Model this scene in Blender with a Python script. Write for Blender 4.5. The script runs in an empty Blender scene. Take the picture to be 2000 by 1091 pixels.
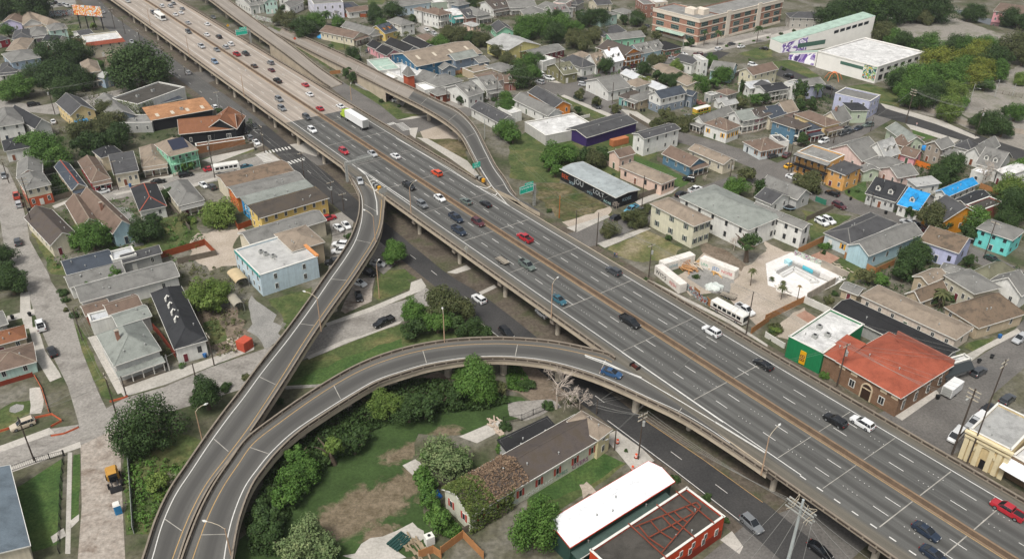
import bpy, bmesh, math, random
from math import radians, sin, cos, pi, sqrt, atan2
from mathutils import Vector, Matrix
random.seed(7)
C = bpy.context.scene.collection
SC = bpy.context.scene
# ------------------------------------------------------------------ camera
F_PX, PITCH, ROLL, CAMH = 1647.2, 0.53986, -0.0061037, 118.53
cam_d = bpy.data.cameras.new('camera'); cam = bpy.data.objects.new('camera', cam_d); C.objects.link(cam)
cam_d.sensor_width = 36.0; cam_d.lens = 36.0 * F_PX / 2000.0
cam_d.clip_start = 1.0; cam_d.clip_end = 6000.0
cam.matrix_world = Matrix.Translation((0, 0, CAMH)) @ Matrix.Rotation(pi / 2 - PITCH, 4, 'X') @ Matrix.Rotation(-ROLL, 4, 'Z')
SC.camera = cam
# ------------------------------------------------------------------ world and sun (overcast day)
SUN_EL, SUN_AZ = radians(58), radians(212)
w = bpy.data.worlds.new('World'); SC.world = w; w.use_nodes = True
nt = w.node_tree; bg = nt.nodes['Background']
sky = nt.nodes.new('ShaderNodeTexSky'); sky.sky_type = 'NISHITA'; sky.sun_disc = False
sky.sun_elevation = SUN_EL; sky.sun_rotation = SUN_AZ
sky.air_density = 1.0; sky.dust_density = 4.0; sky.ozone_density = 1.0
hsv = nt.nodes.new('ShaderNodeHueSaturation'); hsv.inputs['Saturation'].default_value = 0.25
nt.links.new(sky.outputs[0], hsv.inputs['Color']); nt.links.new(hsv.outputs[0], bg.inputs['Color'])
bg.inputs['Strength'].default_value = 0.1
sl = bpy.data.lights.new('sun', 'SUN'); sl.energy = 2.0; sl.angle = radians(14); sl.color = (1.0, 0.96, 0.9)
so = bpy.data.objects.new('sun', sl); C.objects.link(so)
sd = Vector((sin(SUN_AZ) * cos(SUN_EL), cos(SUN_AZ) * cos(SUN_EL), sin(SUN_EL)))
so.rotation_euler = sd.to_track_quat('Z', 'Y').to_euler(); so.location = (0, 0, 400)
SC.view_settings.view_transform = 'Standard'; SC.view_settings.look = 'None'
SC.view_settings.exposure = 0.6; SC.view_settings.gamma = 1.0
# ------------------------------------------------------------------ photograph survey: image measurements to places on the ground
ROW = (0, 273, 546, 818)
def px(s):
    """'5 10,20 30,40' -> list of photograph points; first word says which enlargement they were measured in"""
    t = s.split(); k = t[0]
    if k == 'f': ox, oy, sc = 0, 0, 1.0
    elif k[0] == 'z':
        ox, oy = [float(q) for q in k[1:].split(',')]; sc = 7.964
    else:
        n = int(k); ox, oy, sc = 500 * (n % 4), ROW[n // 4], 3.996
    return [(ox + float(a.split(',')[0]) / sc, oy + float(a.split(',')[1]) / sc) for a in t[1:]]
CPI, SPI, CRO, SRO = cos(PITCH), sin(PITCH), cos(ROLL), sin(ROLL)
def G(x, y, z=0.0):
    u, v = x - 1000, y - 545.5
    u, v = CRO * u + SRO * v, -SRO * u + CRO * v
    d = (u / F_PX, CPI - v / F_PX * SPI, -SPI - v / F_PX * CPI)
    t = (z - CAMH) / d[2]
    return Vector((d[0] * t, d[1] * t, z))
def PROJ(p):
    X, Y, Z = p[0], p[1], p[2] - CAMH
    dep = Y * CPI - Z * SPI
    u, v = F_PX * X / dep, -F_PX * (Z * CPI + Y * SPI) / dep
    return 1000 + CRO * u - SRO * v, 545.5 + SRO * u + CRO * v
def height_to(base, ytop):
    lo, hi = 0.5, 60.0
    for _ in range(40):
        m = (lo + hi) / 2
        if PROJ((base.x, base.y, base.z + m))[1] > ytop: lo = m
        else: hi = m
    return lo
# highway frame: s runs along the road towards the viewer, n to the viewer's left of it
HA = radians(36.6); HDX = Vector((sin(HA), -cos(HA), 0)); HNX = Vector((HDX.y, -HDX.x, 0)); HZ = 7.0
def HN(s): return (((1.00732347e-10 * s + 4.80649441e-08) * s - 2.89579189e-05) * s - 1.2919e-02) * s - 124.760666 - 0.2
def HW(s, n, z=HZ): return HDX * s + HNX * (n + HN(s)) + Vector((0, 0, z))
def HSN(p):
    s = p.x * HDX.x + p.y * HDX.y
    return s, p.x * HNX.x + p.y * HNX.y - HN(s)
# ------------------------------------------------------------------ mesh helper
class MB:
    def __init__(self): self.v, self.f, self.m, self.uv = [], [], [], []
    def face(self, pts, m=0, uv=None):
        i = len(self.v); self.v.extend([tuple(p) for p in pts]); self.f.append(tuple(range(i, i + len(pts)))); self.m.append(m)
        self.uv.append(uv)
    def hexa(self, b, t, m=0, caps=(True, True)):
        n = len(b)
        for i in range(n):
            j = (i + 1) % n; self.face([b[i], b[j], t[j], t[i]], m)
        if caps[1]: self.face(t, m)
        if caps[0]: self.face(b[::-1], m)
    def box(self, x0, y0, z0, x1, y1, z1, m=0):
        self.hexa([(x0, y0, z0), (x1, y0, z0), (x1, y1, z0), (x0, y1, z0)], [(x0, y0, z1), (x1, y0, z1), (x1, y1, z1), (x0, y1, z1)], m)
    def bar(self, a, b, w, h, m=0):
        a, b = Vector(a), Vector(b); d = (b - a).normalized()
        up = Vector((0, 0, 1)) if abs(d.z) < .95 else Vector((1, 0, 0))
        s = d.cross(up).normalized(); u = s.cross(d)
        q = [s * w / 2 - u * h / 2, s * w / 2 + u * h / 2, -s * w / 2 + u * h / 2, -s * w / 2 - u * h / 2]
        self.hexa([a + k for k in q], [b + k for k in q], m)
    def tube(self, pts, rs, n=6, m=0, cap=True):
        pts = [Vector(p) for p in pts]; rings = []
        for i, p in enumerate(pts):
            d = (pts[min(i + 1, len(pts) - 1)] - pts[max(i - 1, 0)]).normalized()
            up = Vector((0, 0, 1)) if abs(d.z) < .9 else Vector((1, 0, 0))
            s = d.cross(up).normalized(); u = s.cross(d); r = rs[i] if isinstance(rs, (list, tuple)) else rs
            rings.append([p + (s * cos(2 * pi * k / n) + u * sin(2 * pi * k / n)) * r for k in range(n)])
        for a, b in zip(rings, rings[1:]):
            for k in range(n): self.face([a[k], b[k], b[(k + 1) % n], a[(k + 1) % n]], m)
        if cap: self.face(rings[0][::-1] if False else rings[0], m); self.face(rings[-1][::-1], m)
    def mesh(self, name, mats, smooth=False):
        me = bpy.data.meshes.new(name); me.from_pydata(self.v, [], self.f)
        for q in mats: me.materials.append(q)
        me.polygons.foreach_set('material_index', self.m)
        if any(self.uv):
            l = me.uv_layers.new(name='metres'); i = 0
            for p, u in zip(self.f, self.uv):
                for k in range(len(p)):
                    l.data[i].uv = u[k] if u else (0, 0); i += 1
        if smooth:
            bm = bmesh.new(); bm.from_mesh(me); bmesh.ops.remove_doubles(bm, verts=bm.verts, dist=1e-4); bm.to_mesh(me); bm.free()
            me.polygons.foreach_set('use_smooth', [True] * len(me.polygons))
        me.update(); return me
    def build(self, name, mats, parent=None, smooth=False):
        if not isinstance(mats, (list, tuple)): mats = [mats]
        return link(name, self.mesh(name, mats, smooth), parent)
def link(name, data, parent=None):
    o = bpy.data.objects.new(name, data); C.objects.link(o)
    if parent: o.parent = parent
    return o
LABELLED = []
def tag(o, label, cat, group=None):
    o['label'] = label; o['category'] = cat
    if group: o['group'] = group
    LABELLED.append(o); return o
def thing(name, label, cat, loc=(0, 0, 0), rz=0.0, group=None):
    o = bpy.data.objects.new(name, None); C.objects.link(o); o.empty_display_size = .5
    o.location = loc; o.rotation_euler = (0, 0, rz)
    return tag(o, label, cat, group)
def struct(o): o['kind'] = 'structure'; return o
CH = {}
def copy_tree(root, loc, rz, scale=None):
    r = root.copy(); C.objects.link(r); r.location = loc; r.rotation_euler = (0, 0, rz)
    if scale is not None: r.scale = scale
    for ch in CHILD(root):
        c = ch.copy(); C.objects.link(c); c.parent = r
        for g in CHILD(ch):
            d = g.copy(); C.objects.link(d); d.parent = c
    return r
def CHILD(o):
    if o.name not in CH: CH[o.name] = list(o.children)
    return CH[o.name]
# ------------------------------------------------------------------ materials
MATS = {}
def srgb(h):
    h = h.lstrip('#'); f = lambda c: c / 12.92 if c <= .04045 else ((c + .055) / 1.055) ** 2.4
    return tuple(f(int(h[i:i + 2], 16) / 255) for i in (0, 2, 4))
def newmat(name, rough=.8, spec=.3):
    m = bpy.data.materials.new(name); m.use_nodes = True; b = m.node_tree.nodes['Principled BSDF']
    b.inputs['Roughness'].default_value = rough; b.inputs['Specular IOR Level'].default_value = spec
    return m, m.node_tree, b
def node(nt, typ, **kw):
    n = nt.nodes.new(typ)
    for k, v in kw.items():
        if k in n.inputs: n.inputs[k].default_value = v
        else: setattr(n, k, v)
    return n
def ramp(nt, fac, stops):
    r = nt.nodes.new('ShaderNodeValToRGB'); e = r.color_ramp.elements
    while len(e) > 1: e.remove(e[0])
    e[0].position = stops[0][0]; e[0].color = (*stops[0][1], 1)
    for p, c in stops[1:]:
        q = e.new(p); q.color = (*c, 1)
    nt.links.new(fac, r.inputs[0]); return r.outputs[0]
def mixc(nt, fac, a, b, mode='MIX'):
    m = nt.nodes.new('ShaderNodeMix'); m.data_type = 'RGBA'; m.blend_type = mode
    for i, q in ((0, fac), (6, a), (7, b)):
        if hasattr(q, 'is_linked') or hasattr(q, 'links'): nt.links.new(q, m.inputs[i])
        elif i == 0: m.inputs[0].default_value = q
        else: m.inputs[i].default_value = (*q[:3], 1)
    return m.outputs[2]
def noise(nt, scale, detail=4, vec=None, rough=.55, dist=0.0):
    n = node(nt, 'ShaderNodeTexNoise', Scale=scale, Detail=detail, Roughness=rough, Distortion=dist)
    if vec is not None: nt.links.new(vec, n.inputs['Vector'])
    return n.outputs[0]
def coords(nt, which='Object'): return nt.nodes.new('ShaderNodeTexCoord').outputs[which]
def geo_pos(nt): return nt.nodes.new('ShaderNodeNewGeometry').outputs['Position']
def mul(c, k): return tuple(min(1, x * k) for x in c)
def gmat(name, c1, c2, scale=.15, fine=1.5, rough=.95, c3=None, amt=.35, bump=0):
    """ground-like surface: two (three) tones mixed by world-space noise plus a fine grain"""
    if name in MATS: return MATS[name]
    m, nt, b = newmat(name, rough, .15); v = geo_pos(nt)
    n1 = noise(nt, scale, 6, v, .62, .4)
    st = [(.36, c1), (.62, c2)] if not c3 else [(.33, c1), (.5, c2), (.66, c3)]
    col = ramp(nt, n1, st)
    n2 = noise(nt, fine, 5, v, .7)
    g = ramp(nt, n2, [(.3, (1 - amt,) * 3), (.7, (1 + amt * .6,) * 3)])
    nt.links.new(mixc(nt, 1.0, col, g, 'MULTIPLY'), b.inputs['Base Color'])
    MATS[name] = m; return m
def spotmat(name, c1, c2, c3, spots):
    """rough grass worn through to dry soil around a few places"""
    m, nt, b = newmat(name, .95, .15); v = geo_pos(nt); tot = None
    for (cx, cy), rx, ry, a in spots:
        mp = node(nt, 'ShaderNodeMapping'); mp.vector_type = 'TEXTURE'; mp.inputs['Location'].default_value = (cx, cy, 0); mp.inputs['Rotation'].default_value = (0, 0, a); mp.inputs['Scale'].default_value = (rx, ry, 1e3); nt.links.new(v, mp.inputs[0])
        ln = node(nt, 'ShaderNodeVectorMath', operation='LENGTH'); nt.links.new(mp.outputs[0], ln.inputs[0])
        if tot is None: tot = ln.outputs['Value']
        else:
            mn = node(nt, 'ShaderNodeMath', operation='MINIMUM'); nt.links.new(tot, mn.inputs[0]); nt.links.new(ln.outputs['Value'], mn.inputs[1]); tot = mn.outputs[0]
    ad = node(nt, 'ShaderNodeMath', operation='MULTIPLY_ADD'); nt.links.new(noise(nt, .22, 8, v, .72, .6), ad.inputs[0]); ad.inputs[1].default_value = 1.1; nt.links.new(tot, ad.inputs[2])
    g = ramp(nt, noise(nt, .12, 6, v, .65), [(.35, c1), (.65, mul(c1, 1.7))])
    col = mixc(nt, ramp(nt, ad.outputs[0], [(.85, (1,) * 3), (1.3, (0,) * 3)]), g, ramp(nt, noise(nt, .5, 6, v, .75), [(.35, c2), (.62, c3)]))
    fine = ramp(nt, noise(nt, 1.6, 5, v, .75), [(.3, (.62,) * 3), (.7, (1.25,) * 3)])
    nt.links.new(mixc(nt, 1.0, col, fine, 'MULTIPLY'), b.inputs['Base Color']); return m
def pmat(name, col, rough=.75, var=.18, scale=.6, spec=.3, metallic=0.0, streak=0.0):
    """painted or raw surface with soft weathering in object space"""
    if name in MATS: return MATS[name]
    m, nt, b = newmat(name, rough, spec); b.inputs['Metallic'].default_value = metallic
    v = geo_pos(nt)
    g = ramp(nt, noise(nt, scale, 6, v, .65), [(.28, (1 - var,) * 3), (.62, (1.0,) * 3), (.8, (1 + var * .3,) * 3)])
    col = mixc(nt, 1.0, col, g, 'MULTIPLY')
    if streak:
        mp = node(nt, 'ShaderNodeMapping'); mp.inputs['Scale'].default_value = (2.2, 2.2, .12); nt.links.new(v, mp.inputs[0])
        s = ramp(nt, noise(nt, 1.0, 4, mp.outputs[0], .7), [(.35, (1 - streak,) * 3), (.6, (1,) * 3)])
        col = mixc(nt, 1.0, col, s, 'MULTIPLY')
    nt.links.new(col, b.inputs['Base Color'])
    MATS[name] = m; return m
def rmat(name, col, kind='shingle'):
    if name in MATS: return MATS[name]
    m, nt, b = newmat(name, .9 if kind != 'metal' else .45, .2 if kind != 'metal' else .5)
    v = geo_pos(nt)
    n1 = noise(nt, .35, 6, v, .7); n2 = noise(nt, 5.0, 4, v, .8); n3 = noise(nt, 1.6, 3, v, .6)
    a = ramp(nt, n1, [(.3, mul(col, .66)), (.5, col), (.75, mul(col, 1.22))])
    g = ramp(nt, n2, [(.3, (.72,) * 3), (.7, (1.2,) * 3)])
    c = mixc(nt, .8, a, mixc(nt, 1.0, a, g, 'MULTIPLY'))
    if kind == 'rust':
        c = mixc(nt, ramp(nt, n3, [(.42, (0,) * 3), (.6, (1,) * 3)]), c, (.19, .085, .04))
    if kind == 'moss':
        c = mixc(nt, ramp(nt, n1, [(.45, (0,) * 3), (.62, (.85,) * 3)]), c, (.075, .06, .045))
    if kind == 'metal' or kind == 'tile':
        o = coords(nt); wv = node(nt, 'ShaderNodeTexWave', Scale=.9 if kind == 'metal' else 1.6); wv.bands_direction = 'X'
        nt.links.new(o, wv.inputs[0]); c = mixc(nt, .5, c, mixc(nt, 1.0, c, ramp(nt, wv.outputs[1], [(.0, (.72,) * 3), (.35, (1.05,) * 3)]), 'MULTIPLY'))
    if kind == 'flat':
        st = ramp(nt, noise(nt, .22, 8, v, .75, 1.2), [(.4, (1,) * 3), (.56, (.7,) * 3), (.62, (1,) * 3)])
        c = mixc(nt, .8, c, mixc(nt, 1.0, c, st, 'MULTIPLY'))
    nt.links.new(c, b.inputs['Base Color'])
    bp = node(nt, 'ShaderNodeBump', Strength=.35, Distance=.05); nt.links.new(n2, bp.inputs['Height']); nt.links.new(bp.outputs[0], b.inputs['Normal'])
    MATS[name] = m; return m
def brick(name, c1, c2, mortar, sc=1.0):
    if name in MATS: return MATS[name]
    m, nt, b = newmat(name, .9, .2); o = coords(nt)
    sep = nt.nodes.new('ShaderNodeSeparateXYZ'); nt.links.new(o, sep.inputs[0])
    ad = node(nt, 'ShaderNodeMath', operation='ADD'); nt.links.new(sep.outputs[0], ad.inputs[0]); nt.links.new(sep.outputs[1], ad.inputs[1])
    cb = nt.nodes.new('ShaderNodeCombineXYZ'); nt.links.new(ad.outputs[0], cb.inputs[0]); nt.links.new(sep.outputs[2], cb.inputs[1])
    t = node(nt, 'ShaderNodeTexBrick', Scale=1.0 * sc); t.inputs['Color1'].default_value = (*c1, 1); t.inputs['Color2'].default_value = (*c2, 1); t.inputs['Mortar'].default_value = (*mortar, 1)
    t.inputs['Brick Width'].default_value = .42; t.inputs['Row Height'].default_value = .16; t.inputs['Mortar Size'].default_value = .012
    nt.links.new(cb.outputs[0], t.inputs['Vector'])
    g = ramp(nt, noise(nt, .5, 5, o, .7), [(.3, (.75,) * 3), (.65, (1.1,) * 3)])
    nt.links.new(mixc(nt, 1.0, t.outputs[0], g, 'MULTIPLY'), b.inputs['Base Color'])
    MATS[name] = m; return m
def mural(name, cols, scale=.5, dist=2.5):
    """painted wall: hard edged blobs of several colours"""
    if name in MATS: return MATS[name]
    m, nt, b = newmat(name, .8, .2); v = geo_pos(nt)
    n = noise(nt, scale, 2, v, .5, dist)
    r = nt.nodes.new('ShaderNodeValToRGB'); r.color_ramp.interpolation = 'CONSTANT'; e = r.color_ramp.elements
    while len(e) > 1: e.remove(e[0])
    lo, hi = .3, .7
    for i, c in enumerate(cols):
        p = 0 if i == 0 else lo + (hi - lo) * i / len(cols)
        q = e[0] if i == 0 else e.new(p)
        q.position = p; q.color = (*c, 1)
    nt.links.new(n, r.inputs[0]); nt.links.new(r.outputs[0], b.inputs['Base Color']); MATS[name] = m; return m
def foliage(name, c1, c2, c3):
    if name in MATS: return MATS[name]
    m, nt, b = newmat(name, .65, .2); v = geo_pos(nt); oi = nt.nodes.new('ShaderNodeObjectInfo')
    col = ramp(nt, noise(nt, .7, 4, v, .7), [(.3, c1), (.5, c2), (.72, c3)])
    g = ramp(nt, oi.outputs['Random'], [(0, (.82, .85, .8)), (1, (1.15, 1.1, 1.1))])
    col = mixc(nt, 1.0, col, g, 'MULTIPLY'); col = mixc(nt, 1.0, col, ramp(nt, noise(nt, 2.6, 2, v, .7), [(.3, (.68, .7, .66)), (.7, (1.35, 1.3, 1.25))]), 'MULTIPLY'); nt.links.new(col, b.inputs['Base Color'])
    MATS[name] = m; return m
PAL = {  # measured sunlit-neutral paint colours
 'white': '#d9d8d2', 'cream': '#cfc6b0', 'tan': '#b5a58c', 'gray': '#a3a39f', 'ltgray': '#b9b9b5', 'slate': '#7d8791', 'slateblue': '#7c8a98',
 'lilac': '#b9b3cd', 'lavender': '#b3b6cc', 'mint': '#b5cfc4', 'mintgreen': '#8fc7a8', 'palegreen': '#b4bfa8', 'sage': '#a2ac9c', 'bluegray': '#9fb0bf',
 'ltblue': '#afcbd3', 'blue': '#56788d', 'deepblue': '#2d6180', 'turq': '#6ec8c2', 'turquoise': '#74cfc8', 'teal': '#74a39d', 'yellow': '#d9bd72',
 'yellowcream': '#dcc48f', 'ochre': '#c0801f', 'orange': '#d8893f', 'peachorange': '#d9a45f', 'orangered': '#b8401f', 'red': '#a02a35', 'maroon': '#6b2a33',
 'pink': '#d79aa0', 'palepink': '#dfc6bd', 'peach': '#dbbfae', 'purple': '#37265c', 'black': '#1d1f22', 'green': '#1a7a4b', 'darkgreen': '#27443c',
 'brown': '#6f543f', 'redbrown': '#7a3f2a', 'olive': '#7d7a58', 'taupe': '#9b9184', 'stone': '#cdb88c', 'orangebrick': '#b2573a', 'lavenderwrap': '#bcbfdc'}
def wallm(c):
    if c == 'brick': return brick('red_brick_wall', (.28, .12, .08), (.22, .09, .06), (.33, .28, .24))
    if c == 'brownbrick': return brick('brown_brick_wall', (.23, .13, .075), (.17, .09, .05), (.25, .2, .15))
    return pmat(c + '_wall_paint', srgb(PAL.get(c, c)), .8, .16, .7, streak=.14)
RF = {'palegray': ('#b0afab', 'metal'), 'dkgray': ('#4a4a4b', 'shingle'), 'gray': ('#74736f', 'shingle'), 'ltgray': ('#9c9c99', 'shingle'), 'brown': ('#6d5d52', 'shingle'), 'tan': ('#867a6c', 'shingle'),
 'dkbrown': ('#544d49', 'moss'), 'slate': ('#41474f', 'shingle'), 'charcoal': ('#333436', 'shingle'), 'black': ('#2a2a2b', 'shingle'), 'white': ('#cfcecb', 'flat'),
 'brightwhite': ('#e4e5e6', 'plain'), 'whitemetal': ('#b9bbbc', 'metal'), 'metal': ('#9aa1a1', 'metal'), 'orange': ('#a97d5a', 'flat'), 'rust': ('#7b5440', 'rust'), 'redtile': ('#94503d', 'tile'),
 'moss': ('#766656', 'moss'), 'tarp': ('#2e93cf', 'flat'), 'flatgray': ('#8a8985', 'flat'), 'dkgravel': ('#4c4944', 'flat'), 'dkstain': ('#4d4741', 'moss'), 'mintroof': ('#9fb5a6', 'metal'),
 'greenmetal': ('#43554f', 'metal'), 'gray2': ('#81857f', 'shingle'), 'tanmoss': ('#7f6d5c', 'moss'), 'olivegray': ('#6b6a58', 'shingle'), 'bluish': ('#626d75', 'shingle')}
def roofm(c): h, k = RF[c]; return rmat(c + '_roof', srgb(h), k)
TRIM = pmat('white_trim_paint', srgb('#d4d2ca'), .7, .12)
def glassm():
    if 'glass' in MATS: return MATS['glass']
    m, nt, b = newmat('window_glass', .12, .5); b.inputs['Base Color'].default_value = (.025, .03, .035, 1); MATS['glass'] = m; return m
GLASS = glassm()
CONC = pmat('weathered_concrete', srgb('#a79d90'), .9, .35, .35, .2)
CONC_L = pmat('pale_concrete', srgb('#b9ad9d'), .9, .3, .3, .2)
CONC_D = pmat('stained_parapet_concrete', srgb('#77695c'), .9, .4, .5, .2)
BLACKM = pmat('black_paint', (.015, .015, .016), .5, .1)
STEEL = pmat('galvanised_steel', srgb('#a9aaa6'), .5, .15, .8, .5, .3)
WOOD = pmat('weathered_timber', srgb('#6f665a'), .9, .35, 1.2)
# ------------------------------------------------------------------ road surfaces
def deckmat(name, base, band, depth, period, center, shoulder=None, light=None):
    m, nt, b = newmat(name, .88, .25)
    uv = nt.nodes.new('ShaderNodeUVMap'); uv.uv_map = 'metres'
    sep = nt.nodes.new('ShaderNodeSeparateXYZ'); nt.links.new(uv.outputs[0], sep.inputs[0])
    ab = node(nt, 'ShaderNodeMath', operation='ABSOLUTE'); nt.links.new(sep.outputs[0], ab.inputs[0])
    wob = noise(nt, .05, 2, geo_pos(nt))
    a1 = node(nt, 'ShaderNodeMath', operation='MULTIPLY_ADD'); nt.links.new(wob, a1.inputs[0]); a1.inputs[1].default_value = .8; nt.links.new(ab.outputs[0], a1.inputs[2])
    a2 = node(nt, 'ShaderNodeMath', operation='SUBTRACT'); nt.links.new(a1.outputs[0], a2.inputs[0]); a2.inputs[1].default_value = center + .4
    a3 = node(nt, 'ShaderNodeMath', operation='MULTIPLY'); nt.links.new(a2.outputs[0], a3.inputs[0]); a3.inputs[1].default_value = 2 * pi / period
    a4 = node(nt, 'ShaderNodeMath', operation='COSINE'); nt.links.new(a3.outputs[0], a4.inputs[0])
    oil = ramp(nt, a4.outputs[0], [(.25, (0,) * 3), (.95, (1,) * 3)])
    mp = node(nt, 'ShaderNodeMapping'); mp.inputs['Scale'].default_value = (1.4, .02, 1); nt.links.new(uv.outputs[0], mp.inputs[0])
    st = noise(nt, 1.0, 5, mp.outputs[0], .6)
    mp2 = node(nt, 'ShaderNodeMapping'); mp2.inputs['Scale'].default_value = (.12, .05, 1); nt.links.new(uv.outputs[0], mp2.inputs[0])
    pt = noise(nt, 1.0, 6, mp2.outputs[0], .65)
    fine = noise(nt, 4.0, 4, geo_pos(nt), .8)
    c = ramp(nt, pt, [(.3, mul(base, .84)), (.7, mul(base, 1.14))])
    c = mixc(nt, 1.0, c, ramp(nt, st, [(.3, (.72,) * 3), (.7, (1.2,) * 3)]), 'MULTIPLY')
    c = mixc(nt, 1.0, c, ramp(nt, fine, [(.3, (.86,) * 3), (.7, (1.1,) * 3)]), 'MULTIPLY')
    if shoulder:
        sh = ramp(nt, node_div(nt, ab.outputs[0], 20.0), [(shoulder[0] / 20, (0,) * 3), (shoulder[0] / 20 + .05, (1,) * 3)])
        c = mixc(nt, sh, c, mixc(nt, 1.0, c, shoulder[1], 'MULTIPLY'))
        oil = mixc(nt, sh, oil, (0, 0, 0))
    mm = mixc(nt, 1.0, oil, (depth,) * 3, 'MULTIPLY')
    c = mixc(nt, mm, c, band)
    nt.links.new(c, b.inputs['Base Color']); return m
def node_div(nt, s, k):
    d = node(nt, 'ShaderNodeMath', operation='DIVIDE'); nt.links.new(s, d.inputs[0]); d.inputs[1].default_value = k; return d.outputs[0]
ASPH = deckmat('deck_asphalt', (.105, .104, .097), (.058, .057, .053), .8, 3.65, 2.6, (12.2, (1.25, 1.15, 1.0)))
OLDC = deckmat('old_deck_concrete', (.335, .29, .245), (.22, .19, .16), .55, 3.65, 2.6, (12.2, (.9, .86, .82)))
RAMPA = deckmat('ramp_asphalt', (.112, .109, .1), (.062, .06, .056), .8, 9.0, 0.0, (3.6, (1.25, 1.12, .97)))
RAMPC = deckmat('ramp_concrete', (.27, .24, .205), (.2, .175, .15), .5, 9.0, 0.0, (3.6, (.85, .8, .76)))
PAINT = pmat('road_paint_white', (.62, .61, .57), .8, .25, 1.5)
PAINTY = pmat('road_paint_yellow', (.45, .29, .12), .8, .3, 1.5)
RAIL = pmat('parapet_top_concrete', srgb('#877d70'), .9, .3, .6, .2)
PANEL = pmat('parapet_panel_stained', srgb('#4d453d'), .95, .4, .4, .1)
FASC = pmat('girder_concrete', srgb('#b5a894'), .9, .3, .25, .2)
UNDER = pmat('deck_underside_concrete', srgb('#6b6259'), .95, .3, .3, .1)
def ribbon(mb, pts, wd, m=0, dz=0.0):
    """flat painted line along a 3d polyline"""
    pts = [Vector(p) for p in pts]; L = []
    for i, p in enumerate(pts):
        d = pts[min(i + 1, len(pts) - 1)] - pts[max(i - 1, 0)]; d.z = 0; d.normalize(); s = Vector((-d.y, d.x, 0)) * wd / 2
        L.append((p + s + Vector((0, 0, dz)), p - s + Vector((0, 0, dz))))
    for a, b in zip(L, L[1:]): mb.face([a[1], b[1], b[0], a[0]], m)
def parapet(name, pts, parent, side):
    """stained wall with a pale top rail and posts, following pts; side +1 puts its face outside on the left of travel"""
    pts = [Vector(p) for p in pts]; a = MB(); b = MB()
    Ls = []
    for i, p in enumerate(pts):
        d = pts[min(i + 1, len(pts) - 1)] - pts[max(i - 1, 0)]; d.z = 0; d.normalize(); Ls.append((p, Vector((-d.y, d.x, 0))))
    def sec(w0, w1, z0, z1, mb, m):
        q = [[p + s * w0 + Vector((0, 0, z0)), p + s * w1 + Vector((0, 0, z0)), p + s * w1 + Vector((0, 0, z1)), p + s * w0 + Vector((0, 0, z1))] for p, s in Ls]
        for u, v in zip(q, q[1:]):
            for k in range(4): mb.face([u[k], u[(k + 1) % 4], v[(k + 1) % 4], v[k]], m)
        mb.face(q[0][::-1], m); mb.face(q[-1], m)
    sec(-.14, .14, -.05, .62, a, 0); sec(-.16, .16, .66, .86, a, 1); sec(-.22, .22, -.06, .2, a, 1)
    acc = 0
    for i in range(1, len(pts)):
        seg = pts[i] - pts[i - 1]; l = seg.length; t = (2.6 - acc) if acc else 0
        while t < l:
            p = pts[i - 1] + seg * (t / l); s = Ls[i][1]; d = seg.normalized()
            bq = [p + d * .16 + s * .19, p - d * .16 + s * .19, p - d * .16 - s * .19, p + d * .16 - s * .19]
            a.hexa([k + Vector((0, 0, .2)) for k in bq], [k + Vector((0, 0, .62)) for k in bq], 1, (False, False)); t += 2.6
        acc = (acc + l) % 2.6
    return a.build(name, [PANEL, RAIL], parent)
# ------------------------------------------------------------------ main elevated highway
hw = thing('elevated_highway', 'long eight lane elevated highway with concrete parapets and brown median crossing the whole photo', 'highway')
S0, S1, NR, NL, SJ = -720, 78, -14.4, 15.1, -289.5
ss = [S0 + (S1 - S0) * i / 133 for i in range(134)]; ss = sorted(ss + [SJ, SJ + .001])
def deck_part(name, s_list, mat, lo, hi):
    mb = MB(); cs = [NR, -12.4, -8, -4, 0, 4, 8, 12.2, NL]
    for a, b in zip(s_list, s_list[1:]):
        for u, v in zip(cs, cs[1:]):
            mb.face([HW(a, u), HW(a, v), HW(b, v), HW(b, u)], 0, [(u, a), (v, a), (v, b), (u, b)])
    for q in (md, mj):
        for f, mi in zip(q.f, q.m):
            pts = [q.v[i] for i in f]
            if lo <= HSN(Vector(pts[0]))[0] < hi: mb.face(pts, 1 if q is md else 2)
    return mb.build(name, [mat, PAINT, JN], hw)
mb = MB()
for a, b in zip(ss, ss[1:]):
    for (u0, u1, z0, z1) in ((NR - .25, NL + .25, 6.1, 6.985),):
        P = [HW(a, u0, z0), HW(a, u1, z0), HW(a, u1, z1), HW(a, u0, z1)]; Q = [HW(b, u0, z0), HW(b, u1, z0), HW(b, u1, z1), HW(b, u0, z1)]
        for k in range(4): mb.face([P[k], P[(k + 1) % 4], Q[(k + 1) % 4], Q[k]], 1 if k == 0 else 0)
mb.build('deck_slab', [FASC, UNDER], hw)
for u in (-12.6, -6.5, 0, 6.5, 13.3):
    mb = MB()
    for a, b in zip(ss[::3], ss[::3][1:] + [ss[-1]]):
        if a == b: continue
        P = [HW(a, u - .35, 5.0), HW(a, u + .35, 5.0), HW(a, u + .35, 6.1), HW(a, u - .35, 6.1)]; Q = [HW(b, u - .35, 5.0), HW(b, u + .35, 5.0), HW(b, u + .35, 6.1), HW(b, u - .35, 6.1)]
        for k in range(4): mb.face([P[k], P[(k + 1) % 4], Q[(k + 1) % 4], Q[k]])
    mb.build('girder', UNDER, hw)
def hline(n, s0, s1, step=6):
    k = max(1, int(abs(s1 - s0) / step)); return [HW(s0 + (s1 - s0) * i / k, n) for i in range(k + 1)]
parapet('parapet', hline(NL, S0, -238), hw, 1); parapet('parapet', hline(NL, -211, -108), hw, 1); parapet('parapet', hline(NL + .9, -66, S1), hw, 1)
parapet('parapet', hline(NR, S0, -206), hw, -1); parapet('parapet', hline(NR - .1, -128, S1), hw, -1)
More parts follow.
